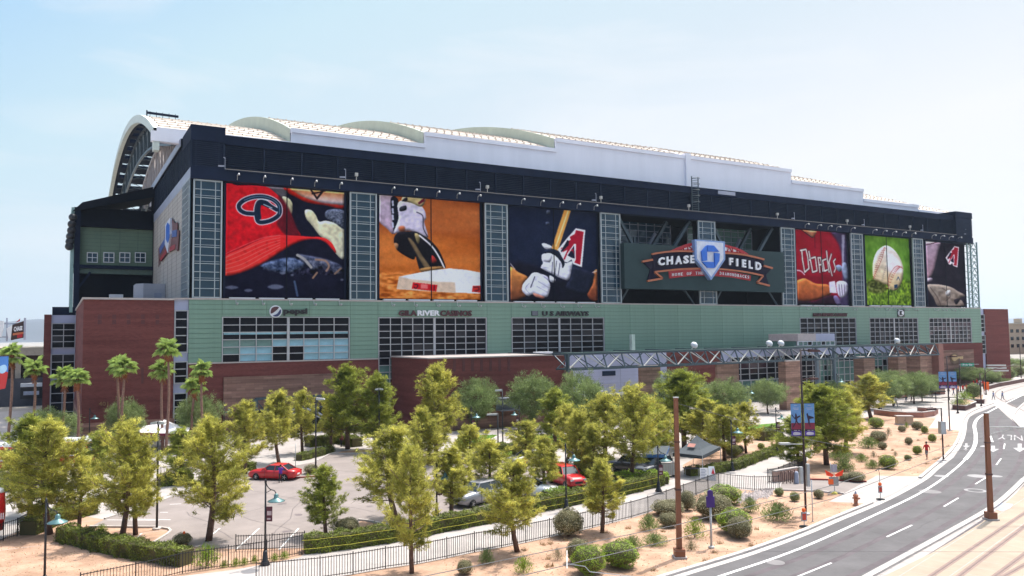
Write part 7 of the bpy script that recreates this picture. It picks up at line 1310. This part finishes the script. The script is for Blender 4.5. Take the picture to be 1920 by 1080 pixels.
for x in (-.6, .6):
    for y in (-.3, .3): mb = MB(); mb.bar((x, y, 0), (x, y, .72), .03); mb.build('leg', 'steel', r)
g = G(1320, 902); r = thing('notice_board', 'pale board with small print leaning at the canopy corner', 'board', g, -_y); mb = MB(); mb.box((-.35, -.03, .15), (.35, .03, 1.15)); mb.build('board', 'wht', r); mb = MB(); [mb.box((-.28, -.04, .3+i*.14), (.22-.1*(i % 2), -.031, .36+i*.14)) for i in range(6)]; mb.build('print', 'lavs', r); mb = MB(); [mb.bar((x, .03, .15), (x, .3, 0), .03) for x in (-.3, .3)]; mb.build('prop', 'steel', r)
# ------------------------------------------------------------------ vehicles
def car_meshes(body, kind='sedan'):
    L_, W2 = (4.75, .90) if kind == 'sedan' else (4.7, .95)
    hs = 1.0 if kind == 'sedan' else 1.18
    st = [(-2.37, .42, .58, .60), (-2.30, .28, .72, .74), (-2.0, .22, .86, .84), (-1.2, .20, .95, .89), (-.4, .20, .97, .90), (.5, .20, .95, .90), (1.2, .20, .97, .90), (1.9, .22, .98, .87), (2.25, .28, .92, .80), (2.37, .40, .75, .70)]
    mb = MB(); V = []; n = 10
    for x, zb, zt, w in st:
        zb *= hs; zt *= hs; V += [(x, -w*.92, zb), (x, -w, zb+(zt-zb)*.35), (x, -w*.985, zb+(zt-zb)*.75), (x, -w*.90, zt-.03), (x, -w*.45, zt), (x, w*.45, zt), (x, w*.90, zt-.03), (x, w*.985, zb+(zt-zb)*.75), (x, w, zb+(zt-zb)*.35), (x, w*.92, zb)]
    F = [(i*n+k, i*n+(k+1) % n, (i+1)*n+(k+1) % n, (i+1)*n+k) for i in range(len(st)-1) for k in range(n)]+[tuple(range(n)), tuple(reversed([(len(st)-1)*n+k for k in range(n)]))]; mb.add(V, F)
    b = mb.mesh('body', body, True); mb = MB(); zb = .93*hs; zt = 1.40 if kind == 'sedan' else 1.72
    fr, rr = (-.95, 1.75) if kind == 'sedan' else (-1.0, 2.1); ft, rt = (-.2, 1.0) if kind == 'sedan' else (-.45, 1.85); w0, w1 = .80, .62
    mb.add([(fr, -w0, zb), (rr, -w0, zb), (rr, w0, zb), (fr, w0, zb), (ft, -w1, zt-.03), (rt, -w1, zt-.03), (rt, w1, zt-.03), (ft, w1, zt-.03)], [(0, 3, 2, 1), (4, 5, 6, 7), (0, 1, 5, 4), (1, 2, 6, 5), (2, 3, 7, 6), (3, 0, 4, 7)]); gl_ = mb.mesh('windows', 'cglass')
    mb = MB(); mb.add([(ft-.05, -w1-.03, zt-.04), (rt+.05, -w1-.03, zt-.04), (rt+.05, w1+.03, zt-.04), (ft-.05, w1+.03, zt-.04), (ft+.15, -w1*.8, zt+.035), (rt-.15, -w1*.8, zt+.035), (rt-.15, w1*.8, zt+.035), (ft+.15, w1*.8, zt+.035)], [(0, 3, 2, 1), (4, 5, 6, 7), (0, 1, 5, 4), (1, 2, 6, 5), (2, 3, 7, 6), (3, 0, 4, 7)])
    for s in (-1, 1):
        mb.bar((fr+.02, s*w0, zb), (ft, s*(w1+.02), zt-.02), .07); mb.bar((rr-.02, s*w0, zb), (rt, s*(w1+.02), zt-.02), .09); m = (ft+rt)/2; mb.bar((m, s*(w0+.005), zb), (m, s*(w1+.02), zt-.02), .06)
    rf = mb.mesh('roof', body, False); q = MB(); q.lathe([(.20, -.11), (.31, -.11), (.33, -.06), (.33, .06), (.31, .11), (.20, .11)], n=20, axis='y'); ty = q.mesh('tyre', 'tyre', True); q = MB(); q.lathe([(.03, -.10), (.21, -.08), (.21, .08), (.03, .10)], n=12, axis='y'); 
    for k in range(5): a = k*1.2566; q.bar((0, -.12, 0), (.19*math.cos(a), -.12, .19*math.sin(a)), .05, .03); q.bar((0, .12, 0), (.19*math.cos(a), .12, .19*math.sin(a)), .05, .03)
    return b, gl_, rf, ty, q.mesh('rim', 'rim'), hs
CM = {}
def car(front, rear, body, label, kind='sedan'):
    a, b = G(*front), G(*rear); d = b-a; c = (a+b)/2; r = thing('parked_car', label, 'car', c, math.atan2(d.y, d.x)); key = (str(body), kind)
    if key not in CM: CM[key] = car_meshes(body, kind)
    bd, gl_, rf, ty, rim, hs = CM[key]; link('body', bd, r); link('windows', gl_, r); link('roof', rf, r)
    for x in (-1.45, 1.4):
        for y in (-.80, .80): w = link('wheel', ty, r, (x, y, .33)); link('rim', rim, w)
    for s in (-1, 1):
        q = MB(); q.box((-2.33, s*.45-.16*0, .62*hs), (-2.22, s*.74, .74*hs)); q.build('headlight', 'chrome', r); q = MB(); q.box((2.25, s*.5, .72*hs), (2.36, s*.76, .86*hs)); q.build('tail_light', M('tail_red', (.35, .01, .01), .3), r); q = MB(); q.box((-.62, s*.84, .95*hs), (-.42, s*1.02, 1.08*hs)); q.build('mirror', body, r)
        q = MB(); q.box((.38, s*.885, .3*hs), (.40, s*.905, .9*hs)); q.box((-.55, s*.885, .3*hs), (-.53, s*.905, .9*hs)); q.build('door_seam', 'blk', r)
    q = MB(); q.box((-2.385, -.35, .42*hs), (-2.35, .35, .58*hs)); q.build('grille', 'blk', r); q = MB(); q.box((2.36, -.25, .5*hs), (2.39, .25, .63*hs)); q.build('number_plate', 'wht', r); return r
car((478, 897), (553, 899), 'red', 'red sedan parked nose left at the lot edge with a person beside it'); car((1096, 922), (1030, 898), 'red', 'red car with raised roof parked among hedges', 'suv'); car((1024, 932), (965, 928), 'wht', 'white car in front of the red one'); dk = M('dark_car_paint', (.03, .03, .04), .3, 0, .05, 2, coat=.6)
car((862, 952), (930, 936), M('silver_car', (.3, .3, .33), .3, .4, .05, 2, coat=.5), 'silver car half hidden behind the pine in the middle', 'suv'); car((1160, 884), (1205, 888), dk, 'dark car under the large pine', 'suv'); car((1204, 896), (1245, 886), dk, 'black car beside the low dark canopy', 'suv'); car((975, 872), (1005, 868), M('silver_car', (.3, .3, .33), .3, .4, .05, 2, coat=.5), 'silver car behind the orange shirted walker'); car((250, 838), (290, 842), 'wht', 'white car beside the white canopy tent')
def truck(rear, front, label):
    a, b = G(*rear), G(*front); d = b-a; r = thing('fire_engine', label, 'fire engine', a, math.atan2(d.y, d.x), 'red fire engines'); L_ = d.length; mb = MB(); mb.box((0, 0, .55), (L_*.66, 2.4, 2.75)); mb.build('body', 'red', r); mb = MB(); mb.box((L_*.68, 0, .55), (L_, 2.4, 1.7)); mb.box((L_*.70, .05, 1.7), (L_*.97, 2.35, 2.7)); mb.build('cab', 'red', r); mb = MB(); mb.box((L_*.69, 0, 2.7), (L_*.99, 2.4, 2.95)); mb.box((0, 0, 2.75), (L_*.66, 2.4, 2.95)); mb.build('roof', 'wht', r)
    for x in (L_*.74, L_*.86): mb = MB(); mb.box((x, -.03, 1.75), (x+L_*.09, 2.43, 2.5)); mb.build('window', 'cglass', r)
    mb = MB(); mb.box((L_*.971, .2, 1.75), (L_*.98, 2.2, 2.55)); mb.build('windscreen', 'cglass', r); mb = MB(); mb.box((0, -.03, 1.35), (L_, 0, 1.5)); mb.build('stripe', 'wht', r); mb = MB(); [mb.box((.3+i*L_*.16, -.02, .75), (.3+i*L_*.16+L_*.13, 0, 1.3)) for i in range(4)]; [mb.box((.3+i*L_*.16, -.02, 1.55), (.3+i*L_*.16+L_*.13, 0, 2.6)) for i in range(4)]; mb.build('locker_door', M('locker_red', (.38, .012, .018), .35), r)
    for x in (L_*.15, L_*.27, L_*.82):
        for y in (.12, 2.28): mb = MB(); mb.lathe([(.25, -.14), (.48, -.14), (.5, 0), (.48, .14), (.25, .14)], (x, y, .5), 18, 0, 'y'); w = mb.build('wheel', 'tyre', r, True); mb = MB(); mb.lathe([(.05, -.16), (.25, -.13), (.25, .13), (.05, .16)], (x, y, .5), 12, 0, 'y'); mb.build('rim', 'rim', w)
    mb = MB(); [mb.lathe([(.15, 0), (.15, .15), (.08, .2)], (L_*.75, y, 2.95), 8) for y in (.5, 1.2, 1.9)]; mb.build('beacon', 'chrome', r)
truck((-60, 893), (34, 890), 'red fire engine with white roof at the left picture edge'); truck((72, 880), (164, 880), 'red fire engine with white roof behind the left pines')
# ------------------------------------------------------------------ people
def person(base, hpx, label, shirt, legs, face=0, pose='stand', hat=None, group=None):
    g = G(*base); H = hgt(base, (base[0], base[1]-hpx)) if hpx else 1.75; H = min(max(H, 1.55), 1.9); r = thing('person', label, 'person', g, face, group); s = H/1.75
    sw = .22 if pose == 'walk' else .07
    J = [(0, 0, .95), (0, 0, 1.18), (0, 0, 1.42), (0, .01, 1.52), (0, -.02, 1.64), (-.10, -sw*.2, .90), (-.11, -sw*.6-.02, .50), (-.12, -sw*1.1+.05, .07), (-.12, -sw*1.1-.10, .03), (.10, sw*.2, .90), (.11, sw*.4, .50), (.12, sw*1.1+.06, .08), (.12, sw*1.1-.08, .03), (-.20, 0, 1.42), (-.27, .04+sw*.4, 1.14), (-.28, -.06+sw*.7, .90), (.20, 0, 1.42), (.27, -.02-sw*.3, 1.14), (.28, -.12-sw*.6, .92), (0, -.02, 1.74)]
    if pose == 'lean': J[17] = (.22, -.28, 1.22); J[18] = (.16, -.5, 1.15); J[14] = (-.22, -.28, 1.22); J[15] = (-.16, -.5, 1.15)
    E_ = [(0, 1), (1, 2), (2, 3), (3, 4), (4, 19), (0, 5), (5, 6), (6, 7), (7, 8), (0, 9), (9, 10), (10, 11), (11, 12), (2, 13), (13, 14), (14, 15), (2, 16), (16, 17), (17, 18)]
    RR_ = [.15, .14, .16, .06, .095, .10, .068, .045, .04, .10, .068, .045, .04, .075, .045, .035, .075, .045, .035, .08]
    me = bpy.data.meshes.new('body'); me.from_pydata([(x, y, z) for x, y, z in J], E_, []); o = bpy.data.objects.new('body', me); COL.objects.link(o); m = o.modifiers.new('s', 'SKIN')
    for i, v in enumerate(me.skin_vertices[0].data): v.radius = (RR_[i], RR_[i]*.8 if i < 3 else RR_[i]); v.use_root = (i == 0)
    o.modifiers.new('b', 'SUBSURF').levels = 1; bpy.context.view_layer.update(); bm_ = bpy.data.meshes.new_from_object(o.evaluated_get(bpy.context.evaluated_depsgraph_get())); bpy.data.objects.remove(o)
    bm_.materials.clear(); [bm_.materials.append(K[k] if isinstance(k, str) else k) for k in ('skin', shirt, legs, 'blk')]
    for f in bm_.polygons:
        c = f.center; f.use_smooth = True; z = c.z; arm = abs(c.x) > .215
        f.material_index = 3 if z < .1 else (0 if z > 1.50 or (arm and z < 1.2) else 1 if z > .93 else 2 if z > .48 else (0 if legs == 'grey' else 2))
    b = link('body', bm_, r); mb = MB(); mb.lathe([(.085, -.06), (.105, 0), (.09, .07), (.03, .11)], (0, .02, 1.72), 10); (mb.build('hair', 'hair', r, True) if not hat else mb.build('cap', hat, r, True)); r.scale = (s, s, s); return r
person((1738, 861), 32, 'person in red shirt and grey shorts walking over the garden gravel', 'shirtr', 'grey', 2.6, 'walk'); person((526, 905), 33, 'person in purple shirt leaning on the red sedan', 'purple', 'blk', 2.8, 'lean'); person((985, 884), 30, 'person in orange red shirt crossing the parking lot', 'orange', 'blk', .5, 'walk')
person((1863, 750), 16, 'left walker in pale blue crossing the far tracks', M('pale_blue_cloth', (.35, .42, .65), .8), 'jeans', 1.2, 'walk'); person((1880, 750), 16, 'right walker in blue crossing the far tracks', M('blue_grey_cloth', (.22, .28, .48), .8), 'jeans', 1.2, 'walk'); person((1680, 764), 21, 'person in white shirt walking beneath the plaza trees', 'whitec', 'jeans', 1.4, 'walk')
person((1699, 754), 20, 'left one of the two people in red by the stone pier', 'shirtr', 'jeans', 1.0); person((1709, 753), 20, 'right one of the two people in red by the stone pier', 'shirtr', 'grey', .6)
for i, (x, y, s, l) in enumerate([(1788, 741, 'shirtr', 'fan in red left of the crowd, near the dark bench'), (1797, 739, 'orange', 'fan in orange at the crowd edge'), (1806, 738, 'shirtr', 'fan in red in front of the street sign pole'), (1813, 737, 'shirtr', 'fan in red just right of the street sign pole'), (1820, 735, 'grey', 'fan in grey amid the crowd'), (1826, 728, 'shirtr', 'tall fan in red behind the second planter'), (1832, 726, 'shirtr', 'fan in red beside the tall planter shrub'), (1838, 727, 'whitec', 'fan in white shirt near the far post'), (1844, 729, 'shirtr', 'fan in red left of the orange board'), (1779, 744, 'blk', 'person in black under the far banners'), (1835, 722, 'maroon', 'fan in maroon at the back of the crowd')]): person((x, y), 18, l, s, ('jeans', 'grey', 'blk')[i % 3], i*.7, 'stand' if i % 2 else 'walk', 'maroon' if i % 3 == 0 else None, 'fans gathered by the far entrance')
person((925, 800), 20, 'person in black by the shuttered doorway', 'blk', 'blk', .4); person((640, 838), 18, 'person in maroon beyond the dark hedge', 'maroon', 'blk', .4); person((700, 842), 18, 'person in white beyond the dark pine', 'whitec', 'jeans', 1.4)
g = G(1850, 733); mb = MB(); mb.box((-.5, -.1, .3), (.5, .1, 1.9)); mb.bar((-.4, 0, 0), (-.4, 0, .3), .08); mb.bar((.4, 0, 0), (.4, 0, .3), .08); tag(mb.build('orange_board', 'orange', None, False, g, -_y), 'orange upright board at the far crossing', 'board')
for x, l in ((1780, 'first dark bench under the far banners'), (1755, 'dark umbrella table on the plaza')):
    g = G(x, 750 if x == 1780 else 754); r = thing('plaza_bench', l, 'bench', g, -_y); mb = MB(); mb.box((-1.3, -.3, .45), (1.3, .3, .55)) if x == 1780 else mb.box((-1.5, -.7, 1.9), (1.5, .7, 2.05)); mb.build('seat' if x == 1780 else 'table_top', 'blk', r); mb = MB(); z = .45 if x == 1780 else 1.9; mb.tube([(0, 0, 0), (0, 0, z)], .08, 8); mb.build('leg', 'blk', r)
for x, y, l in ((1650, 770, 'dark litter bin left of the plaza trees'), (1040, 803, 'dark litter bin by the brick block')): g = G(x, y); mb = MB(); mb.lathe([(.28, 0), (.33, .1), (.33, .95), (.2, 1.05)], n=12); tag(mb.build('litter_bin', 'blk', None, True, g), l, 'bin')
# portable stall cluster and truss arch before the banded stone
r = thing('arched_gate', 'dark steel arched gate frame before the banded stone facing', 'gate', (FY(478, 800, 110).x, 110, 0)); mb = MB(); L_ = FY(632, 790, 110).x-r.location.x; H = FY(478, 748, 110).z
for x in (0, L_): mb.box((x-.3, -.3, 0), (x+.3, .3, H))
mb.bar((0, 0, H), (L_, 0, H), .3); mb.bar((0, 0, H-1.5), (L_, 0, H-1.5), .2); [mb.bar((L_*i/10, 0, H-1.5 if i % 2 else H), (L_*(i+1)/10, 0, H if i % 2 else H-1.5), .12) for i in range(10)]; mb.build('frame', 'truss', r); mb = MB(); Pn = [Vector((L_*.18+L_*.7*t/12, 0, H-3.2+1.6*math.sin(math.pi*t/12))) for t in range(13)]; mb.tube(Pn, .16, 6); mb.tube([p-Vector((0, 0, .5)) for p in Pn], .1, 6); mb.build('arch', 'lavs', r); mb = MB(); mb.box((.3, .2, 0), (L_-.3, 2.6, H-1.7)); mb.build('dark_opening', 'dark', r)
g = G(371, 828); r = thing('round_logo_board', 'dark board with a round pale emblem beside the palms', 'board', (g.x, 110, 0)); mb = MB(); mb.box((-2.2, 0, 0), (2.0, .3, 3)); mb.build('board', 'blk', r); mb = MB(); mb.lathe([(.05, -.12), (.8, -.1), (.8, 0)], (0, 0, 1.7), 16, 0, 'y'); mb.build('emblem', 'letter', r)
# ------------------------------------------------------------------ left edge: signs, low building, hills
def low_building():
    YB_ = 190; p = FY(85, 830, YB_); q = FY(-140, 830, YB_); r = thing('beige_building', 'low beige building with dark openings behind the palms at left', 'building', (q.x, YB_, 0)); L_ = p.x-q.x+6; H = FY(60, 655, YB_).z; mb = MB(); mb.box((0, 0, 0), (L_, 30, H-1.2)); mb.build('wall', M('brown_wall', (.09, .055, .045), .9), r); mb = MB(); mb.box((-1, -2, H-1.2), (L_+1, 30, H)); mb.build('roof_slab', 'beige', r); mb = MB(); mb.box((-1, -1.2, H), (L_+1, 30, H+.4)); mb.build('roof_edge', 'beige', r); n = int(L_/5.2)
    for i in range(n): mb = MB(); mb.box((i*5.2+4, -1.2, 3), (i*5.2+5.0, -.2, H-1.2)); mb.build('column', 'beige', r); mb = MB(); mb.box((i*5.2+5.4, -.1, 7), (i*5.2+8.8, -.02, H-2.4)); mb.build('window', 'wglass', r)
    mb = MB(); mb.box((0, -3, 0), (L_, -1.3, 5.5)); mb.build('podium', M('grey_podium', (.07, .07, .085), .8), r); mb = MB(); a, b = FY(38, 748, YB_-4), FY(79, 726, YB_-4); mb.box((a.x-r.location.x, -4, a.z), (b.x-r.location.x, -3.6, b.z)); s_ = mb.build('screen_frame', 'blk', r)
    mb = MB(); mb.box((a.x-r.location.x+.5, -4.15, a.z+.7), (b.x-r.location.x-.5, -4.02, b.z-.7)); mb.build('screen', M('screen_pale', (.45, .48, .60), .5, 0, .3, .6), s_); mb = MB(); mb.box((a.x-r.location.x, -5, b.z+.2), (b.x-r.location.x, -3.4, b.z+.9)); mb.build('awning', 'white', s_)
low_building()
p = FY(30, 640, 60); r = thing('gateway_sign', 'tilted CHASE sign box on a mast in the distance at left', 'sign', (p.x, 60, 0)); L_ = tuple(-v for v in r.location); f = lambda x, y, Y=60: FY(x, y, Y)
mb = MB(); mb.box((f(47, 600).x-.06, 59.9, f(47, 637).z), (f(47, 600).x+.06, 60.2, f(47, 596).z)); mb.bar(f(13, 607, 60.3), f(47, 607, 60.3), .08); mb.bar(f(13, 632, 60.3), f(47, 632, 60.3), .08); mb.build('mast', 'lavs', r, loc=L_); mb = MB(); mb.plate([f(23, 609), f(44, 602), f(45, 633), f(20, 638)], .6); mb.build('sign_box', M('sign_brown', (.05, .03, .03), .6), r, loc=L_); mb = MB(); quad_text(mb, 'CHASE', [f(26, 613, 59.9), f(42, 611, 59.9), f(42, 619, 59.9), f(26, 622, 59.9)], .05, (0, -1, 0), 0, .03); mb.build('lettering', 'letter', r, loc=L_); mb = MB(); mb.plate([f(24, 625, 59.8), f(44, 622, 59.8), f(44, 626, 59.8), f(24, 629, 59.8)], .1); mb.build('orange_band', 'copper', r, loc=L_); mb = MB(); mb.plate([f(32, 628, 59.75), f(42, 626, 59.75), f(42, 632, 59.75), f(32, 634, 59.75)], .1); mb.plate([f(29, 605, 59.75), f(38, 597, 59.75), f(37, 602, 59.75)], .1); mb.build('red_mark', 'redsign', r, loc=L_); mb = MB(); mb.plate([f(12, 616, 59.9), f(23, 609, 59.9), f(20, 638, 59.9), f(16, 634, 59.9)], .5); mb.build('side_wing', 'white', r, loc=L_)
r = thing('gateway_sign', 'pale cropped sign box at the left picture edge', 'sign', (f(-3, 640).x, 60, 0)); L_ = tuple(-v for v in r.location); mb = MB(); mb.plate([f(-14, 600), f(7, 602), f(6, 614), f(2, 632), f(-14, 630)], .6); mb.build('sign_box', 'white', r, loc=L_); mb = MB(); mb.box((f(-20, 600).x-.1, 60.4, 0), (f(-20, 600).x+.1, 60.6, f(-20, 596).z)); mb.bar(f(-20, 607, 60.5), f(14, 607, 60.5), .08); mb.bar(f(-20, 632, 60.5), f(14, 632, 60.5), .08); mb.bar(f(13, 596, 60.4), f(13, 640, 60.4), .08); mb.build('mast', 'lavs', r, loc=L_)
Y_ = 45; r = thing('street_banner', 'blue and red printed banner cropped by the left edge', 'banner', (FY(5, 700, Y_).x, Y_, 0)); L_ = tuple(-v for v in r.location); mb = MB(); mb.plate([FY(*p, Y_) for p in [(-12, 668), (16, 667), (15, 698), (-12, 698)]], .04); mb.build('banner_top', 'bluep', r, loc=L_); mb = MB(); mb.plate([FY(*p, Y_-.02) for p in [(-12, 690), (15, 698), (13, 712), (10, 728), (-12, 733)]], .04); mb.build('banner_foot', 'red', r, loc=L_); mb = MB(); mb.plate(cr([FY(*p, Y_-.04) for p in [(1, 686), (10, 684), (13, 692), (8, 699), (1, 700), (-6, 694)]], 3), .03); mb.build('print', M('pale_blue_print', (.40, .62, .80), .6), r, loc=L_); mb = MB(); x = FY(-16, 700, Y_).x; mb.box((x, Y_, 0), (x+.08, Y_+.08, FY(-16, 664, Y_).z)); mb.bar(FY(-16, 668, Y_), FY(16, 667, Y_), .04); mb.build('post', 'dbrown', r, loc=L_)
g = G(-14, 1014); r = thing('red_kiosk', 'red rounded sign with a white top cropped by the left edge', 'sign', g); mb = MB(); R_ = G(8, 1010).x-g.x; z0, z1 = zat((0, 1012), 992), zat((0, 1012), 922); mb.lathe([(R_, z0), (R_*1.1, (z0+z1)/2), (R_, z1)], n=20); mb.build('drum', 'red', r, True); mb = MB(); mb.lathe([(R_*1.02, z1), (R_*.8, z1+.25), (.1, z1+.35)], n=20); mb.build('cap', 'wht', r, True); mb = MB(); mb.lathe([(.1, 0), (.1, z0)], n=8); mb.build('post', 'steel', r)
mb = MB(); [mb.box((R_*.5+.12*i, -R_*.95, z0+.75), (R_*.5+.12*i+.05, -R_*.80, z0+1.15)) for i in range(3)]; mb.build('white_print', 'wht', r)
# right edge
YR = 230; a, b = FY(1893, 700, YR), FY(1990, 700, YR); r = thing('tan_building', 'distant tan building with arched openings at the right edge', 'building', (a.x, YR, 0)); W_ = b.x-a.x; H = FY(1905, 608, YR).z; mb = MB(); mb.box((0, 0, 0), (W_, 40, H)); mb.build('wall', 'tan', r); mb = MB(); mb.box((-.3, -.4, H), (W_, 40, H+.6)); mb.box((W_*.23, -.2, H+.6), (W_*.27, 3, H+3)); mb.build('parapet', 'beige', r)
for i in range(9):
    for j in range(3): mb = MB(); x = W_*(.05+.105*i); z = H*(.22+.25*j); mb.box((x, -.15, z), (x+W_*.05, -.02, z+H*.11)); mb.build('window', 'wglass', r)
mb = MB(); mb.box((0, -14, 0), (W_, -8, H*.42)); mb.build('brick_annex', 'brick', r); mb = MB(); mb.box((-1, -15, H*.42), (W_, -14.2, H*.5)); mb.build('canopy', 'navy', r)
p = G(1848, 712); 
for i, (x0, x1, y) in enumerate(((1850, 1885, 685), (1850, 1886, 690), (1846, 1890, 695))): q_ = FY(x0, y, 108), FY(x1, y, 108); mb = MB(); mb.bar(q_[0], q_[1], .35, .35); tag(mb.build('entrance_canopy_bar', 'pale'), ('uppermost', 'middle', 'lowest')[i]+' pale canopy bar before the right brick wing', 'canopy')
mb = MB(); g = G(1846, 745); mb.tube(cr([Vector(v) for v in ((0, 0, 0), (0, 0, 3.6), (1.2, 0, 5.2), (4.5, 0, 5.9), (8, 0, 6))], 5, False), .06, 8); tag(mb.build('signal_mast', 'dbrown', None, True, g, -_y), 'curved grey signal mast at the far crossing', 'mast')
# mountains far to the left, and distant ground cover
def hills(name, Yd, prof, depth, seed):
    rs = np.random.RandomState(seed); pts = []; n = 90
    xs_ = np.linspace(prof[0][0], prof[-1][0], n); hs = np.interp(xs_, [p[0] for p in prof], [p[1] for p in prof]); hs = hs+np.convolve(rs.normal(size=n), np.ones(4)/4, 'same')*4*np.minimum(1, hs/150)
    m = 14; V = []; 
    for j in range(m):
        t = j/(m-1); w = math.sin(math.pi*min(1, t*1.0)*.5)**.8 if t < .999 else 1
        for i in range(n): V.append((xs_[i], Yd+depth*t, hs[i]*w*(1+.08*rs.normal()*(0 < j < m-1))))
    for i in range(n): V.append((xs_[i], Yd+depth*1.6, -5))
    m += 1; F = [(j*n+i, j*n+i+1, (j+1)*n+i+1, (j+1)*n+i) for j in range(m-1) for i in range(n-1)]; mb = MB(); mb.add(V, F); structure(mb.build(name, 'hill', None, True))
D_ = 6500; pz = lambda x, y: (FY(x, y, D_).x, max(0, FY(x, y, D_).z))
hills('hills', D_-1200, [pz(-400, 615), pz(-200, 602), pz(-60, 604), pz(0, 604), pz(40, 600), pz(85, 601), pz(130, 600), pz(200, 606), pz(400, 612), pz(800, 612), pz(1400, 600), pz(2100, 598)], 1200, 3)
# ------------------------------------------------------------------ the air
mb = MB(); mb.box((-13900, -2900, -1), (13900, 9000, 420)); hz = stuff(mb.build('haze', M('haze_air', (.5, .5, .5)))); hm = MATS['haze_air']; n = hm.node_tree; n.nodes.clear(); o = n.nodes.new('ShaderNodeOutputMaterial'); v = n.nodes.new('ShaderNodeVolumePrincipled')
v.inputs['Color'].default_value = (.72, .84, 1, 1); v.inputs['Density'].default_value = .00010; v.inputs['Anisotropy'].default_value = .3; n.links.new(v.outputs[0], o.inputs['Volume'])
